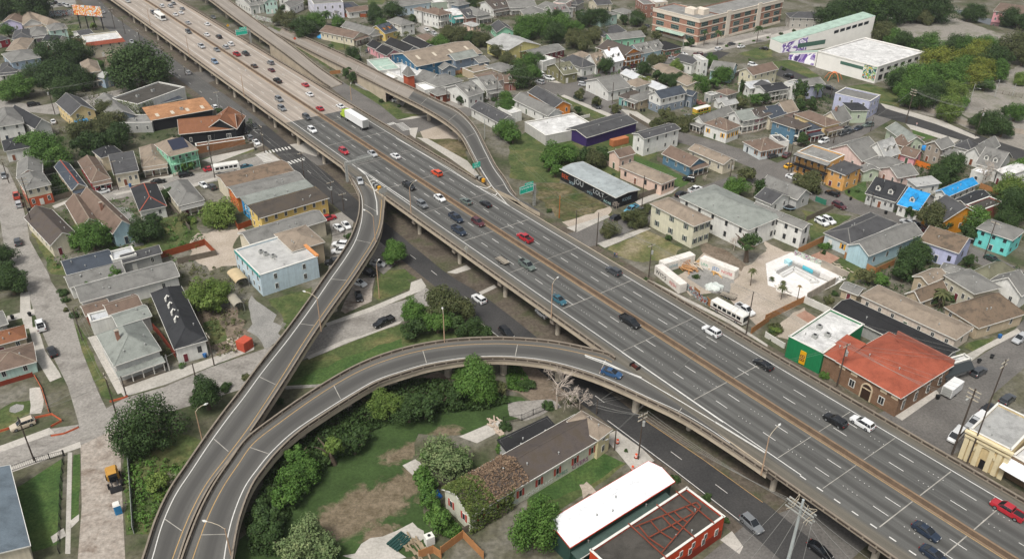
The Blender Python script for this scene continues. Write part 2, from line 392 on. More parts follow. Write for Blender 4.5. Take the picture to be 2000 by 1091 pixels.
MED = pmat('median_brown_concrete', srgb('#85705a'), .9, .3, .5)
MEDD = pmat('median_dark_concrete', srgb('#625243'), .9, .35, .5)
mb = MB(); MEDF = pmat('median_far_concrete', srgb('#8a7a6a'), .9, .3, .5)
for a, b in zip(ss, ss[1:]):
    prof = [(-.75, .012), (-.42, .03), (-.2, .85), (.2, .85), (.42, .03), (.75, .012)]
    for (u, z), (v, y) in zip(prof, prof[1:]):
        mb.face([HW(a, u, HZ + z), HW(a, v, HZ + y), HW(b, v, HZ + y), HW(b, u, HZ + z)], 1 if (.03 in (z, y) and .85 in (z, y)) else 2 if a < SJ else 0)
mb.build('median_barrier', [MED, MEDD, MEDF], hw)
# painted lines: each kind one part
md = MB(); mj = MB()
for n in (-12.0, 11.72):
    mk = MB(); ribbon(mk, hline(n, S0, -61 if n > 0 else S1), .2, 0, .012); mk.build('edge_line', PAINT, hw)
for n in (-.98, .98): my = MB(); ribbon(my, hline(n, S0, S1), .16, 0, .014); my.build('median_line', PAINTY, hw)
def dashes(n, s0, s1, L=3.05, cyc=12.19, wd=.14, ph=-126.7):
    k = math.floor((s0 - ph) / cyc)
    while ph + k * cyc < s1:
        a = ph + k * cyc
        if a > s0: ribbon(md, [HW(a, n), HW(a + L, n)], wd, 0, .016)
        k += 1
for n, ph in ((-8.25, -126.7), (-4.55, -126.5), (4.12, -133.9), (7.85, -133.9)): dashes(n, S0, S1, 3.05, 12.19, .15, ph)
dashes(12.0, -62, S1, 1.3, 3.65, .26)
# small raised markers between the dashes
for n, ph in ((-8.25, -126.7), (-4.55, -126.5), (4.12, -133.9), (7.85, -133.9)):
    for k in range(-14, 18):
        for j in range(4):
            s = ph + k * 12.19 + 6.0 + j * .95
            if S0 < s < S1: ribbon(md, [HW(s, n), HW(s + .16, n)], .16, 0, .017)

JN = pmat('expansion_joint', srgb('#a8a49b'), .7, .5, .3)
js = [-109.5 + 21.5 * k for k in range(-27, 8)] + [-56.5, -35, -240]
for i, s in enumerate(js):
    if S0 < s < S1:
        for a, b in ((-11.6, -1.2), (1.2, 11.4)): ribbon(mj, [HW(s, a), HW(s, b)], .13 if i % 2 else .2, 0, .02)
deck_part('deck_surface', [s for s in ss if s >= SJ], ASPH, SJ, 999)
o = deck_part('deck_surface', [s for s in ss if s <= SJ], OLDC, -9999, SJ); o['label'] = 'worn tan concrete deck at the far end'
PIERG = pmat('pier_concrete', srgb('#b0a797'), .9, .3, .5)
CAPM = pmat('pier_cap_concrete', srgb('#8c8276'), .9, .35, .4)
for i, s in enumerate([-109.5 + 21.8 * k - 21.5 for k in range(-17, 8)]):
    mb = MB()
    for n in (-11.5, -4, 4, 12.4):
        p = HW(s, n, 0); mb.tube([p, p + Vector((0, 0, 4.2))], .62, 12, 0)
    q = [HW(s - .7, NR + 1, 0), HW(s + .7, NR + 1, 0), HW(s + .7, NL - .6, 0), HW(s - .7, NL - .6, 0)]
    mb.hexa([k + Vector((0, 0, 4.0)) for k in q], [k + Vector((0, 0, 5.02)) for k in q], 1)
    mb.build('pier', [PIERG, CAPM], hw)
# ------------------------------------------------------------------ ramps
def catmull(rows, sub):
    out = []
    for i in range(len(rows) - 1):
        p0, p1, p2, p3 = rows[max(i - 1, 0)], rows[i], rows[i + 1], rows[min(i + 2, len(rows) - 1)]
        for k in range(sub):
            t = k / sub
            out.append([.5 * (2 * b + (c - a) * t + (2 * a - 5 * b + 4 * c - d) * t * t + (3 * b - a - 3 * c + d) * t ** 3) for a, b, c, d in zip(p0, p1, p2, p3)])
    out.append(list(rows[-1])); return out
def make_ramp(name, label, rows, mats, lp, rp, piers, lines, sink=0.012, joints=True, mat_split=None, wall=None):
    """rows: left x,y, right x,y, height. lp / rp: index ranges (in rows) that carry a parapet"""
    SUB = 5; R = catmull(rows, SUB); root = thing(name, label, 'ramp')
    Lp = [G(r[0], r[1], r[4]) - Vector((0, 0, sink)) for r in R]; Rp = [G(r[2], r[3], r[4]) - Vector((0, 0, sink)) for r in R]
    v = 0; mbs = {}
    fas = MB()
    for i in range(len(R) - 1):
        a, b, c, d = Lp[i], Rp[i], Rp[i + 1], Lp[i + 1]; dv = ((a + b) / 2 - (c + d) / 2).length; w0, w1 = (a - b).length / 2, (c - d).length / 2
        k = 1 if (mat_split is not None and i >= mat_split * SUB) else 0
        mb = mbs.setdefault(k, MB())
        for t0, t1 in ((0, .25), (.25, .5), (.5, .75), (.75, 1)):
            mb.face([a.lerp(b, t0), a.lerp(b, t1), d.lerp(c, t1), d.lerp(c, t0)][::-1], 0, [((2 * t0 - 1) * w0, v), ((2 * t1 - 1) * w0, v), ((2 * t1 - 1) * w1, v + dv), ((2 * t0 - 1) * w1, v + dv)][::-1])
        v += dv
        th = Vector((0, 0, 1.25)); e = Vector((0, 0, .03))
        for (p, q) in ((a, d), (b, c)): fas.face([p - th, q - th, q - e, p - e], 0)
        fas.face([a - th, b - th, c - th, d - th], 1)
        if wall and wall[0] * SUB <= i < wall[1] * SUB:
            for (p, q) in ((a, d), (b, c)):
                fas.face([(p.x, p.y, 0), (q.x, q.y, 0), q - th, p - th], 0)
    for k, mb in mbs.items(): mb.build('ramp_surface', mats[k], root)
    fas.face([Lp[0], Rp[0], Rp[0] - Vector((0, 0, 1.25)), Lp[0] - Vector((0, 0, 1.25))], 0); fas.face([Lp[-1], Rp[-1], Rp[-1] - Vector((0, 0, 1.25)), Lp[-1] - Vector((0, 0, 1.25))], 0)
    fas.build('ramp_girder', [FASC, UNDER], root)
    for a, b in lp: parapet('parapet', Lp[int(a * SUB):int(b * SUB) + 1], root, 1)
    for a, b in rp: parapet('parapet', Rp[int(a * SUB):int(b * SUB) + 1], root, -1)
    for (t, i0, i1, mat, wd) in lines:
        mb = MB(); ribbon(mb, [Lp[i] + (Rp[i] - Lp[i]).normalized() * t if t > 0 else Rp[i] + (Lp[i] - Rp[i]).normalized() * -t for i in range(int(i0 * SUB), int(i1 * SUB) + 1)], wd, 0, .014)
        mb.build('edge_line', mat, root)
    if joints:
        mb = MB(); acc = 0
        for i in range(1, len(R) - 1):
            acc += ((Lp[i] + Rp[i]) / 2 - (Lp[i - 1] + Rp[i - 1]) / 2).length
            if acc > 20:
                acc = 0; a, b = Lp[i], Rp[i]; ribbon(mb, [a.lerp(b, .2), a.lerp(b, .78)], .16, 0, .02)
        if mb.f: mb.build('joint_seam_paint', JN, root)
    for i in piers:
        k = int(i * SUB); c = (Lp[k] + Rp[k]) / 2; z = c.z - 1.25
        if z < 1.2: continue
        mb = MB(); s = (Rp[k] - Lp[k]).normalized(); d = Vector((-s.y, s.x, 0)); hwid = (Rp[k] - Lp[k]).length * .42
        mb.tube([Vector((c.x, c.y, 0)), Vector((c.x, c.y, z - .9))], .8, 12, 0)
        q = [c + s * hwid + d * .6, c - s * hwid + d * .6, c - s * hwid - d * .6, c + s * hwid - d * .6]
        mb.hexa([Vector((k2.x, k2.y, z - 1.0)) for k2 in q], [Vector((k2.x, k2.y, z + .01)) for k2 in q], 1); mb.build('pier', [PIERG, CAPM], root)
    return root
exit_rows = [(650, 313, 651, 312, 7), (668, 332, 700, 352, 7), (681, 350, 738, 383, 7), (692, 370, 749, 396, 7), (700, 391, 748, 418, 7), (699, 428, 744.5, 450, 6.9), (685, 470, 734, 480, 6.8), (663, 508, 714, 513, 6.6),
  (635, 548, 689, 552, 6.4), (600, 600, 651, 606, 6.1), (557, 660, 610, 668, 5.8), (507, 725, 561, 748, 5.5), (470, 777, 523, 808, 5.2), (441, 815, 494, 852, 4.9), (405, 866, 453, 908, 4.6), (370, 919, 417, 958, 4.3), (338, 968, 390, 1010, 4.1), (312, 1025, 370, 1062, 3.9), (293, 1085, 355, 1110, 3.7), (276, 1140, 340, 1160, 3.5)]
make_ramp('exit_ramp', 'curved single lane exit ramp bending away from highway to bottom left, between roofs and lawn', exit_rows, [RAMPA], [(1, 19)], [(3, 13), (13.6, 19)], [4.5, 6.2, 8.4, 10.6, 12.2], [(1.5, 1, 19, PAINT, .18), (-1.5, 3, 19, PAINTY, .16)])
loop_rows = [(1500, 914.5, 1502, 918, 7), (1430, 858, 1428, 869, 7), (1355, 801, 1340, 815, 7), (1263, 738, 1265, 779, 7), (1200, 696, 1182, 743, 7), (1145, 681, 1118, 722, 6.95), (1075, 668.6, 1060, 709, 6.85), (1000, 663.6, 994, 703, 6.75), (945, 664, 940, 704, 6.6), (883, 668.6, 890, 710, 6.45), (825, 678, 838, 720, 6.3), (775, 691, 795, 733, 6.1),
  (725, 709, 742, 752, 5.9), (675, 733.7, 695, 779, 5.7), (610, 774, 640, 815, 5.4), (542.5, 822, 588, 852, 5.1), (487, 866, 549, 889, 4.8), (455, 910, 523, 921, 4.6), (424, 957, 498, 958, 4.4), (398, 1008, 478, 1010, 4.2), (377, 1062, 467, 1058, 4.0), (361, 1110, 460, 1110, 3.8), (348, 1160, 455, 1160, 3.6)]
make_ramp('loop_ramp', 'long curved entrance ramp sweeping round the overgrown lot and joining the highway above black road', loop_rows, [RAMPA], [(4, 22)], [(0, 22)], [3.2, 5.6, 7.2, 9.3, 11.4, 13.2, 14.8, 16.4, 18], [(1.6, 4, 22, PAINTY, .16), (-1.5, 1, 22, PAINT, .18)])
rampA_rows = [(1052, 411, 1053, 414, 7), (1020, 392, 1035, 405, 7), (985, 378, 1006, 385, 7), (955, 362, 985, 353, 7), (935, 335, 966, 327, 7), (916, 300, 947, 292, 7), (897, 266, 924, 251, 7), (868, 241, 893, 220, 7), (830, 218, 851, 200, 6.9), (790, 198, 805, 178, 6.5), (748, 178, 762, 159, 5.6), (705, 157, 716, 136, 4.2), (660, 135, 670, 114, 2.9), (620, 116, 629, 96, 1.9), (575, 94, 584, 77, 1.0), (535, 74, 545, 61, .35)]
make_ramp('far_side_ramp', 'ramp curving off the far side of the highway behind the green exit sign', rampA_rows, [RAMPA, RAMPC], [(4, 15)], [(2, 15)], [6.6, 8.2, 9.6], [(.9, 3.5, 8.5, PAINT, .16), (-1.0, 1.6, 8.5, PAINT, .16)], mat_split=9, wall=(10, 15))
rampB_rows = [(350, -28, 378, -33, 7.8), (400, 4, 428, 0, 7.6), (446, 38, 472, 31, 7.2), (480, 62, 505, 55, 6.6), (520, 90, 546, 83, 5.6), (555, 115, 583, 110, 4.2), (590, 141, 614, 135, 2.6), (620, 163, 645, 156, 1.2), (640, 176, 664, 168, .3)]
make_ramp('frontage_ramp', 'tan concrete ramp descending behind the highway toward the grey frontage road at the top', rampB_rows, [RAMPC], [(0, 8)], [(0, 8)], [.6, 1.5, 2.4, 3.3], [], mat_split=None, wall=(4, 8), joints=False)
# gore paint and the white merge lines
gp = MB()
def pl(s, z=HZ): return [G(x, y, z) for x, y in px(s)]
for s_, wd in (('5 770,225 870,285 1060,410 1200,500', .26), ('5 770,225 850,290 910,400 935,500 940,600', .26), ('5 875,335 905,325 940,335', .4), ('5 912,418 960,385 985,400', .4), ('5 1080,0 1500,230 1700,362 1860,440 1990,530', .2),
   ('5 1735,215 1830,360 1950,500 1998,535', .22), ('5 1700,362 1790,382 1825,362', .4), ('5 1830,425 1862,435 1872,420', .4), ('10 580,592 700,635 1020,757 1360,950 1600,1091', .24), ('10 575,580 730,632 880,700 1020,750', .4), ('10 865,555 1200,780 1660,1091', .2), ('14 1590,0 1990,238', .24), ('14 1600,0 1990,232', .2)):
    ribbon(gp, pl(s_), wd, 0, .022)
gp.build('gore_marking', PAINT, hw)
# ------------------------------------------------------------------ ground
GR_BASE = gmat('town_ground', (.048, .066, .026), (.105, .1, .066), .07, .9, .95, (.19, .178, .15), .45)
GRASS = gmat('grass', (.046, .074, .023), (.08, .104, .037), .12, 1.1, .95, (.15, .14, .06), .5)
LUSH = gmat('lush_grass', (.034, .073, .02), (.06, .105, .03), .15, 1.6, .95, (.08, .12, .035), .5)
PATCHY = gmat('patchy_grass', (.042, .072, .02), (.105, .095, .045), .09, .8, .95, (.24, .19, .12), .6)
DRY = gmat('dry_grass', (.075, .105, .032), (.16, .15, .07), .13, 1.2, .95, (.27, .23, .15), .45)
DIRT = gmat('dirt', (.13, .10, .072), (.2, .16, .12), .12, 1.3, .95, (.10, .085, .06), .45)
SAND = gmat('sandy_gravel', (.34, .29, .23), (.42, .36, .3), .1, 2.2, .95, None, .3)
GRAVEL = gmat('grey_gravel', (.22, .215, .2), (.29, .28, .26), .2, 3.0, .95, None, .4)
ASPH_D = gmat('fresh_asphalt', (.04, .04, .04), (.062, .06, .058), .07, 2.5, .9, None, .3)
ASPH_G = gmat('street_asphalt', (.17, .16, .145), (.235, .22, .2), .07, 2.0, .9, None, .3)
ASPH_M = gmat('worn_asphalt', (.115, .108, .1), (.165, .155, .142), .08, 2.0, .9, None, .35)
CONCR = gmat('street_concrete', (.215, .2, .178), (.29, .272, .245), .1, 1.6, .9, (.165, .152, .134), .35)
WALK = gmat('pavement_concrete', (.36, .34, .3), (.46, .43, .385), .15, 1.8, .9, None, .25)
PLAZA = gmat('white_concrete', (.62, .6, .57), (.72, .7, .67), .2, 1.5, .85, None, .15)
RUT = gmat('torn_up_road', (.24, .2, .165), (.36, .32, .275), .16, 1.2, .95, (.17, .13, .10), .4)
BRK = gmat('brick_paving', (.3, .17, .12), (.36, .23, .17), .3, 3, .9, None, .3)
WATER, _nt, _b = newmat('pond_water', .05, .5); _b.inputs['Base Color'].default_value = (.03, .035, .03, 1)
gm = MB(); NG = 40
for i in range(NG):
    for j in range(NG):
        x0, x1 = -2400 + 4800 * i / NG, -2400 + 4800 * (i + 1) / NG; y0, y1 = -900 + 4900 * j / NG, -900 + 4900 * (j + 1) / NG
        gm.face([(x0, y0, 0), (x1, y0, 0), (x1, y1, 0), (x0, y1, 0)])
struct(gm.build('ground', GR_BASE))
LAY = [0.02]; PLACED = []
def layer_for(pts):
    """lowest sheet height that clears every earlier sheet this one may touch"""
    bb = []
    for e in ((1, 0), (0, 1), (HDX.x, HDX.y), (HNX.x, HNX.y)):
        d = [p.x * e[0] + p.y * e[1] for p in pts]; bb.append((min(d) - .5, max(d) + .5))
    k = 1 + max([l for l, b in PLACED if all(b[i][0] < bb[i][1] and bb[i][0] < b[i][1] for i in range(4))] or [0])
    PLACED.append((k, bb)); z = .02 + .004 * k; LAY[0] = max(LAY[0], z); return z
def area(name, mat, s, jit=0.0, top=0.0):
    z = layer_for([G(x, y, 0) for x, y in px(s)])
    pts = [G(x, y, z) for x, y in px(s)]
    if jit:
        q = []
        for a, b in zip(pts, pts[1:] + pts[:1]):
            k = max(2, int((b - a).length / 2.5)); nrm = Vector((-(b - a).y, (b - a).x, 0)).normalized()
            for i in range(k): q.append(a.lerp(b, i / k) + nrm * random.uniform(-jit, jit))
        pts = q
    bm = bmesh.new(); vs = [bm.verts.new(p) for p in pts]; f = bm.faces.new(vs); f.normal_update()
    if f.normal.z < 0: f.normal_flip()
    bmesh.ops.triangulate(bm, faces=bm.faces[:])
    me = bpy.data.meshes.new(name); bm.to_mesh(me); bm.free(); me.materials.append(mat)
    return struct(link(name, me))
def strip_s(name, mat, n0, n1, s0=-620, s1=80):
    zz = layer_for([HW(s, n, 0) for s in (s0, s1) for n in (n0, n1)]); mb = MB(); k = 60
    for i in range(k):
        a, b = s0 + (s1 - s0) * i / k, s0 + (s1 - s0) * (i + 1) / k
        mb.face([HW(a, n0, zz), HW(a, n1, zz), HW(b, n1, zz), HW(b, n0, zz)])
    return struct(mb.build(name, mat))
LOTM = gmat('old_lot_paving', (.19, .175, .15), (.26, .24, .21), .06, 1.2, .95, (.13, .135, .085), .35)
# soft ground first: lawns, lots, dirt; then streets and pavements over them
strip_s('dirt_strip', gmat('shade_toned_dirt', (.07, .058, .045), (.12, .1, .078), .12, 1.3, .95, (.075, .08, .042), .45), -26, 27)  # darker copy of the dirt: the deck's shade is put into its colour
for s_ in ('6 -40,0 200,-110 480,-60 700,-130 900,-60 1200,30 1100,120 760,330 380,200 360,330 180,330 -20,300',
           '1 640,660 960,760 1130,890 1320,910 1040,950 880,830 720,700', '9 360,655 700,515 1140,350 1560,420 1900,470 1530,480 1100,570 700,740 560,850 230,870',
           '4 980,900 1250,640 1480,600 1560,780 1460,860 1240,940', '4 1530,175 1900,60 1980,110 1640,210', '4 230,740 310,720 430,980 560,1091 400,1091', '12 980,200 1480,150 1650,220 1500,380 1180,930 1010,940', '4 600,600 900,560 1000,800 900,900 560,800',
           '5 960,1091 1000,1030 1150,1020 1260,1091', '9 930,0 1180,0 1240,70 950,180 920,140', '2 1750,400 2010,310 2010,420 1900,440', '3 -20,220 300,190 320,235 -20,300', '3 -20,460 180,440 380,560 280,600 150,570 -20,500', '3 600,640 760,620 1000,680 1010,800 860,770 700,700', '2 350,760 480,760 760,890 620,920',
           '7 1090,980 1330,1040 1310,1010', '7 250,520 640,560 500,680 320,760 300,620', '7 580,360 760,280 750,460 640,440', '7 540,880 830,1000 640,1091', '0 500,240 600,230 600,310 520,330', '1 1380,480 1600,470 1660,600 1450,620', '11 1560,440 1780,400 1640,540 1540,480', '14 130,640 700,250 920,340 640,560 380,700 140,720'):
    area('lawn', GRASS, s_, .5)
area('lawn', LUSH, '12 140,590 480,360 510,350 495,1010 240,1091 190,800', .15)
area('lawn', LUSH, '12 590,320 640,310 640,800 575,850', .1); area('lawn', LUSH, '14 120,620 680,240 905,340 560,540 180,690', .6); area('lawn', LUSH, '4 390,380 480,310 570,480 400,510', .4); area('lawn', LUSH, '9 250,830 720,620 1130,470 1180,560 700,735 460,850', .6)
area('lawn', LUSH, '4 1540,180 1880,80 1960,100 1660,190', .2); area('lawn', LUSH, '3 1100,960 1240,990 1310,1030 1200,1060 1120,1010', .2); area('lawn', LUSH, '7 590,370 760,290 770,440 690,440', .4); area('lawn', LUSH, '6 920,110 1180,190 1380,310 1300,360 1240,330 960,180', .3)
area('lawn', GRASS, '12 -20,0 110,-80 290,-110 250,0 120,110 -20,170', .4); area('lawn', GRASS, '8 560,350 640,420 900,980 820,960 620,600', .2); area('lawn', GRASS, '8 640,590 700,580 890,930 810,945', .2)
_sp = []
for q, rx, ry in (('13 860,720', 27, 13), ('13 1150,540', 17, 9), ('13 1220,250', 16, 6), ('13 1480,130', 13, 6), ('13 640,880', 9, 7), ('13 1000,900', 10, 5)):
    _p = G(*px(q)[0], 0); _sp.append(((_p.x, _p.y), rx, ry, atan2(HDX.x, -HDX.y) ))
area('overgrown_lot', spotmat('worn_rough_grass', (.032, .055, .017), (.1, .08, .048), (.2, .16, .11), _sp), 'f 470,1110 500,1010 545,950 600,895 660,850 760,800 880,770 1000,770 1060,790 980,830 920,850 830,850 800,910 850,950 830,1000 860,1050 760,1110', 1.2)
area('bare_patch', SAND, '14 540,490 600,480 680,560 580,610', .6)
area('dirt_lot', DIRT, '9 1060,780 1520,740 1560,900 1300,920', 1.5); area('dirt_lot', DIRT, '10 60,640 660,680 560,880 300,1000 -40,860', 1.2); area('lawn', LUSH, '10 -40,690 110,800 180,850 100,860 -40,850', 1.0)
area('dirt_lot', CONCR, '10 -20,960 330,920 400,990 120,1091 -20,1060', .6)
area('vacant_lot', PATCHY, '6 180,330 400,330 760,520 780,590 400,640 190,440', .8); area('vacant_lot', DRY, '6 730,840 1060,690 1340,830 1180,930 940,940', .8); area('vacant_lot', SAND, '6 390,640 580,580 760,510 770,560 480,690', .6)
area('vacant_lot', DIRT, '6 1440,760 1640,830 1900,1000 1760,1010 1470,860', .6); area('vacant_lot', SAND, '7 -20,760 160,860 -20,960', .6)
area('vacant_lot', SAND, '1 1240,1020 1430,960 1590,1080 1460,1150 1300,1100', .8); area('vacant_lot', PATCHY, '5 1330,0 1600,0 1700,330 1650,280', .6)
area('junk_lot', DIRT, '0 600,450 850,430 850,560 640,520', .4); area('junk_lot', SAND, '4 1540,760 1900,700 1830,900 1850,1000 1640,1050 1470,900', 1.2); area('junk_lot', GRAVEL, '4 900,560 1010,560 1120,860 1000,880', .5)
area('junk_lot', DIRT, '8 1480,270 1840,240 1990,520 1700,640 1580,470', 1.2); area('lawn', GRASS, '8 1590,360 1720,340 1790,500 1640,540', .6); area('junk_lot', GRAVEL, '9 -40,150 120,260 230,480 100,560 -40,420', 1.0); area('lawn', GRASS, '9 100,180 420,80 430,200 240,420 190,300', .8)
area('gravel_yard', SAND, '6 1290,1050 1500,860 1780,1000 2010,830 2010,1100 1400,1200', .5); area('gravel_yard', SAND, '7 -20,830 200,845 -10,980 60,1200 -20,1200', .5); area('gravel_yard', GRAVEL, '6 1370,1060 1470,960 1740,1060 1720,1160 1560,1180', .6)
area('gravel_yard', SAND, '11 -20,0 100,0 280,120 200,200 -20,280', .5); area('gravel_yard', SAND, '10 1700,0 2010,-20 2010,280 1900,330 1700,130', .5)
area('skate_plaza', PLAZA, '7 -20,940 180,850 480,960 612,1050 500,1110 300,1200 0,1110'); area('skate_plaza', PLAZA, '11 40,-10 200,-40 480,-60 540,0 290,130 170,90 70,60')
area('patio', SAND, '11 0,400 170,440 330,330 290,190 200,230', .2); area('patio', BRK, '11 220,250 290,210 400,275 330,315'); area('patio', BRK, '7 270,900 430,830 560,890 480,940 390,930')
area('parking_lot', LOTM, '3 830,160 1000,80 1250,70 1480,110 1870,250 2010,270 2010,330 1800,340 1560,300 1350,330 1000,220', .6); area('parking_lot', LOTM, '3 1380,700 1560,640 1750,560 2010,430 2010,1200 1700,1010 1560,880 1440,820', .6)
area('parking_lot', LOTM, '3 1060,820 1320,760 1560,900 2010,990 2010,1091 1700,1020 1400,900', .3)
area('pond', WATER, '3 1420,40 1530,35 1600,90 1800,110 1910,160 1920,190 1700,150 1600,120 1500,85'); area('parking_lot', GRAVEL, '1 730,620 1010,690 1150,800 1130,840 940,760 760,680', .4); area('parking_lot', GRAVEL, '0 290,60 560,30 570,80 350,110', .3)
area('lawn', GRASS, '0 340,0 540,-10 560,20 350,45', .5); area('lawn', GRASS, '1 150,300 420,400 640,640 560,560 250,360', .5); area('lawn', GRASS, '1 80,215 400,330 440,440 200,320', .4); area('lawn', GRASS, '1 560,340 680,330 720,400 600,410', .3); area('lawn', GRASS, '1 840,0 990,10 960,50 850,50', .3)
area('driveway', CONCR, '1 1200,190 1280,180 1420,280 1350,300 1230,250', .1); area('driveway', CONCR, '1 1420,830 1500,790 1660,830 1560,860', .1)
# streets
def street(mat, s_, name='road'): return area(name, mat, s_)
street(CONCR, 'f -10,330 12,340 37,393 52,448 57,480 95,546 100,560 140,621 162,696 190,764 200,786 215,815 260,805 245,850 160,845 143,790 135,764 100,696 67,621 45,546 25,545 5,480 0,450 -10,400')
street(RUT, 'f 160,860 238,845 240,900 245,1000 252,1110 158,1110 165,1000 162,900')
street(CONCR, 'f -10,885 60,868 100,848 160,838 245,786 325,763 412,724 500,693 635,643 725,608 800,585 830,563 872,590 825,612 785,631 675,673 590,708 498,758 360,804 245,838 160,880 25,925 -10,930')
street(CONCR, '4 560,540 640,470 900,420 1190,370 1330,320 1640,270 1900,180 2100,120 2200,200 1900,310 1500,385 1180,440 900,500 650,545')
street(ASPH_M, 'f 560,290 640,268 760,240 850,222 925,205 1000,185 1075,163 1085,185 1000,207 925,224 860,245 790,268 660,322 590,332')
street(CONCR, '0 -20,830 300,870 900,740 1300,690 1300,750 960,800 420,940 -20,900'); street(ASPH_M, '0 1480,600 1700,560 1700,640 1600,680')
street(ASPH_M, 'f 1075,163 1150,140 1225,120 1300,105 1390,86 1400,100 1310,119 1230,139 1150,160 1088,186'); street(ASPH_D, 'f 1300,103 1335,86 1420,98 1400,110 1330,122')
street(CONCR, 'f 1225,118 1330,87 1420,67 1500,49 1590,36 1620,8 1645,20 1592,46 1500,72 1400,95 1300,113 1230,142')
street(ASPH_M, 'f 1045,150 1120,164 1190,193 1260,233 1330,255 1400,272 1480,298 1560,330 1620,362 1700,393 1780,415 1850,450 2010,520 2010,545 1840,475 1765,440 1680,412 1590,387 1530,352 1470,324 1390,292 1320,274 1250,257 1180,217 1100,187 1035,165')
street(ASPH_M, 'f 1490,322 1550,298 1620,262 1700,215 1725,203 1745,220 1690,252 1620,292 1540,327 1500,345'); street(ASPH_M, 'f 1060,468 1125,450 1180,428 1255,403 1330,373 1400,348 1490,318 1510,338 1420,368 1340,397 1265,432 1180,472 1150,480')
street(ASPH_D, 'f 1520,122 1610,160 1700,190 1760,205 1830,225 1905,252 2020,288 2020,312 1870,262 1760,230 1690,212 1600,178 1510,140')
street(ASPH_M, 'f 1700,805 1790,770 1860,720 1960,655 2020,590 2020,690 1940,760 1880,870 1800,900 1740,860'); street(ASPH_M, 'f 1350,1110 1460,1020 1700,930 1760,1000 1640,1110')
street(ASPH_M, 'f 632,168 658,160 740,210 772,236 785,262 745,248 700,220'); street(CONCR, 'f 500,66 520,58 545,70 540,82')
# frontage road under the highway edge, dark fresh asphalt
FR_L = 'f 100,-28 140,0 200,62 242,100 322,147 382,190 422,225 487,273 530,300 612,373 640,397 672,423 735,470 830,546 935,624 1000,678 1110,765 1190,825 1320,915 1450,1015 1560,1110'
FR_R = 'f 150,-28 180,0 215,40 265,75 350,135 410,175 500,237 565,290 640,345 690,390 750,437 875,538 940,574 1005,622 1060,666 1265,818 1375,890 1500,975 1700,1130'
LAY[0] += .004
def fronts():
    mb = MB(); z = LAY[0]
    def dense(s_):
        P = [G(x, y, z) for x, y in px(s_)]; d = [0]
        for a, b in zip(P, P[1:]): d.append(d[-1] + (b - a).length)
        out = []; n = 80
        for i in range(n + 1):
            t = d[-1] * i / n; k = max(j for j in range(len(d)) if d[j] <= t + 1e-6); k = min(k, len(P) - 2)
            out.append(P[k].lerp(P[k + 1], (t - d[k]) / (d[k + 1] - d[k])))
        return out
    A, B = dense(FR_L), dense(FR_R)
    FRW = gmat('frontage_asphalt', (.085, .084, .081), (.115, .112, .106), .07, 2.2, .9, None, .3); k = 44
    for n, (i0, i1), mt in ((1, (0, k), FRW), (2, (k, len(A) - 1), ASPH_D)):
        mb = MB()
        for i in range(i0, i1): mb.face([A[i], B[i], B[i + 1], A[i + 1]][::-1])
        struct(mb.build('road', mt))
fronts()
# pavements and verges beside the streets
for s_ in ('8 690,490 760,470 1000,900 930,930', '8 930,880 1290,760 1480,700 1990,520 1990,570 1660,700 1300,850 980,950', '9 540,360 900,225 1200,95 1210,30 1290,0 1330,60 1300,90 920,255 560,380', '9 400,620 700,480 830,450 1140,330 1130,350 690,520 420,640', '12 80,430 640,215 650,260 480,320 90,470',
           '12 545,300 580,300 575,1091 535,1091', '12 575,830 640,780 640,830 580,890', '8 60,330 270,270 275,320 60,375', '12 420,960 520,890 540,950 440,1010', '4 640,480 900,395 1340,300 1340,320 900,420 650,500', '4 400,560 620,470 640,480 420,580', '4 870,460 1180,390 1180,405 900,470', '4 1560,190 1990,30 2060,60 1660,215', '4 1480,380 1700,310 1700,330 1500,400',
           '8 160,150 230,140 260,420 200,430 160,300', '8 230,420 300,410 360,600 470,760 490,800 400,840 300,680', '4 210,700 300,690 290,720 230,740', '6 420,680 740,575 760,590 500,715', '6 660,800 1050,665 1080,680 720,835', '10 1060,0 1700,320 2000,500 2000,480 1700,290 1100,0', '6 950,470 1180,370 1300,350 1240,400 990,500',
           '6 300,150 470,280 540,360 480,290', '11 980,1010 1310,800 1350,850 1060,1060', '11 1480,580 1760,430 1950,330 1980,360 1700,510 1530,640', '2 240,630 420,620 440,640 340,645', '2 360,745 390,735 780,890 740,905', '2 830,840 960,860 1120,960 1070,990 900,900', '3 860,770 940,790 1340,900 1640,1030 1600,1040 1300,930 900,810', '3 1060,930 1120,940 1480,1050 1440,1075 1100,970',
           '14 720,120 870,60 1130,310 960,390 850,260', '14 1650,920 1740,850 1830,970 1800,1030', '9 550,830 220,850 240,870 540,850', '1 1090,950 1190,940 1370,910 1360,900 1200,920', '1 1180,1010 1250,1005 1230,1091 1190,1060', '5 160,0 240,60 380,40 480,120 460,150 260,90', '5 -20,140 60,110 180,180 60,200', '5 1330,0 1640,170 1750,300 1700,290 1500,150 1240,-10', '5 1490,1040 1640,980 1680,1010 1560,1050', '9 1740,100 1860,40 1880,60 1760,120',
           '2 1340,345 1500,370 1620,330 2000,235 2000,250 1630,345 1480,390 1300,370', '3 0,250 120,215 340,130 420,150 200,230 0,305', '13 1160,370 1260,320 1350,380 1240,445', '13 1600,140 1920,0 1990,60 1740,190', '12 -20,270 400,110 440,150 -20,320'):
    area('pavement', WALK, s_)
area('broken_slab', WALK, '13 710,1091 860,1000 1010,920 1230,830 1340,880 1280,960 1130,1010 1200,1091', .9)
area('broken_slab', WALK, '8 240,900 340,880 330,1091 250,1091', .5); area('broken_slab', GRAVEL, '8 90,1040 140,1015 200,1020 190,1060 130,1085 90,1075', .1)
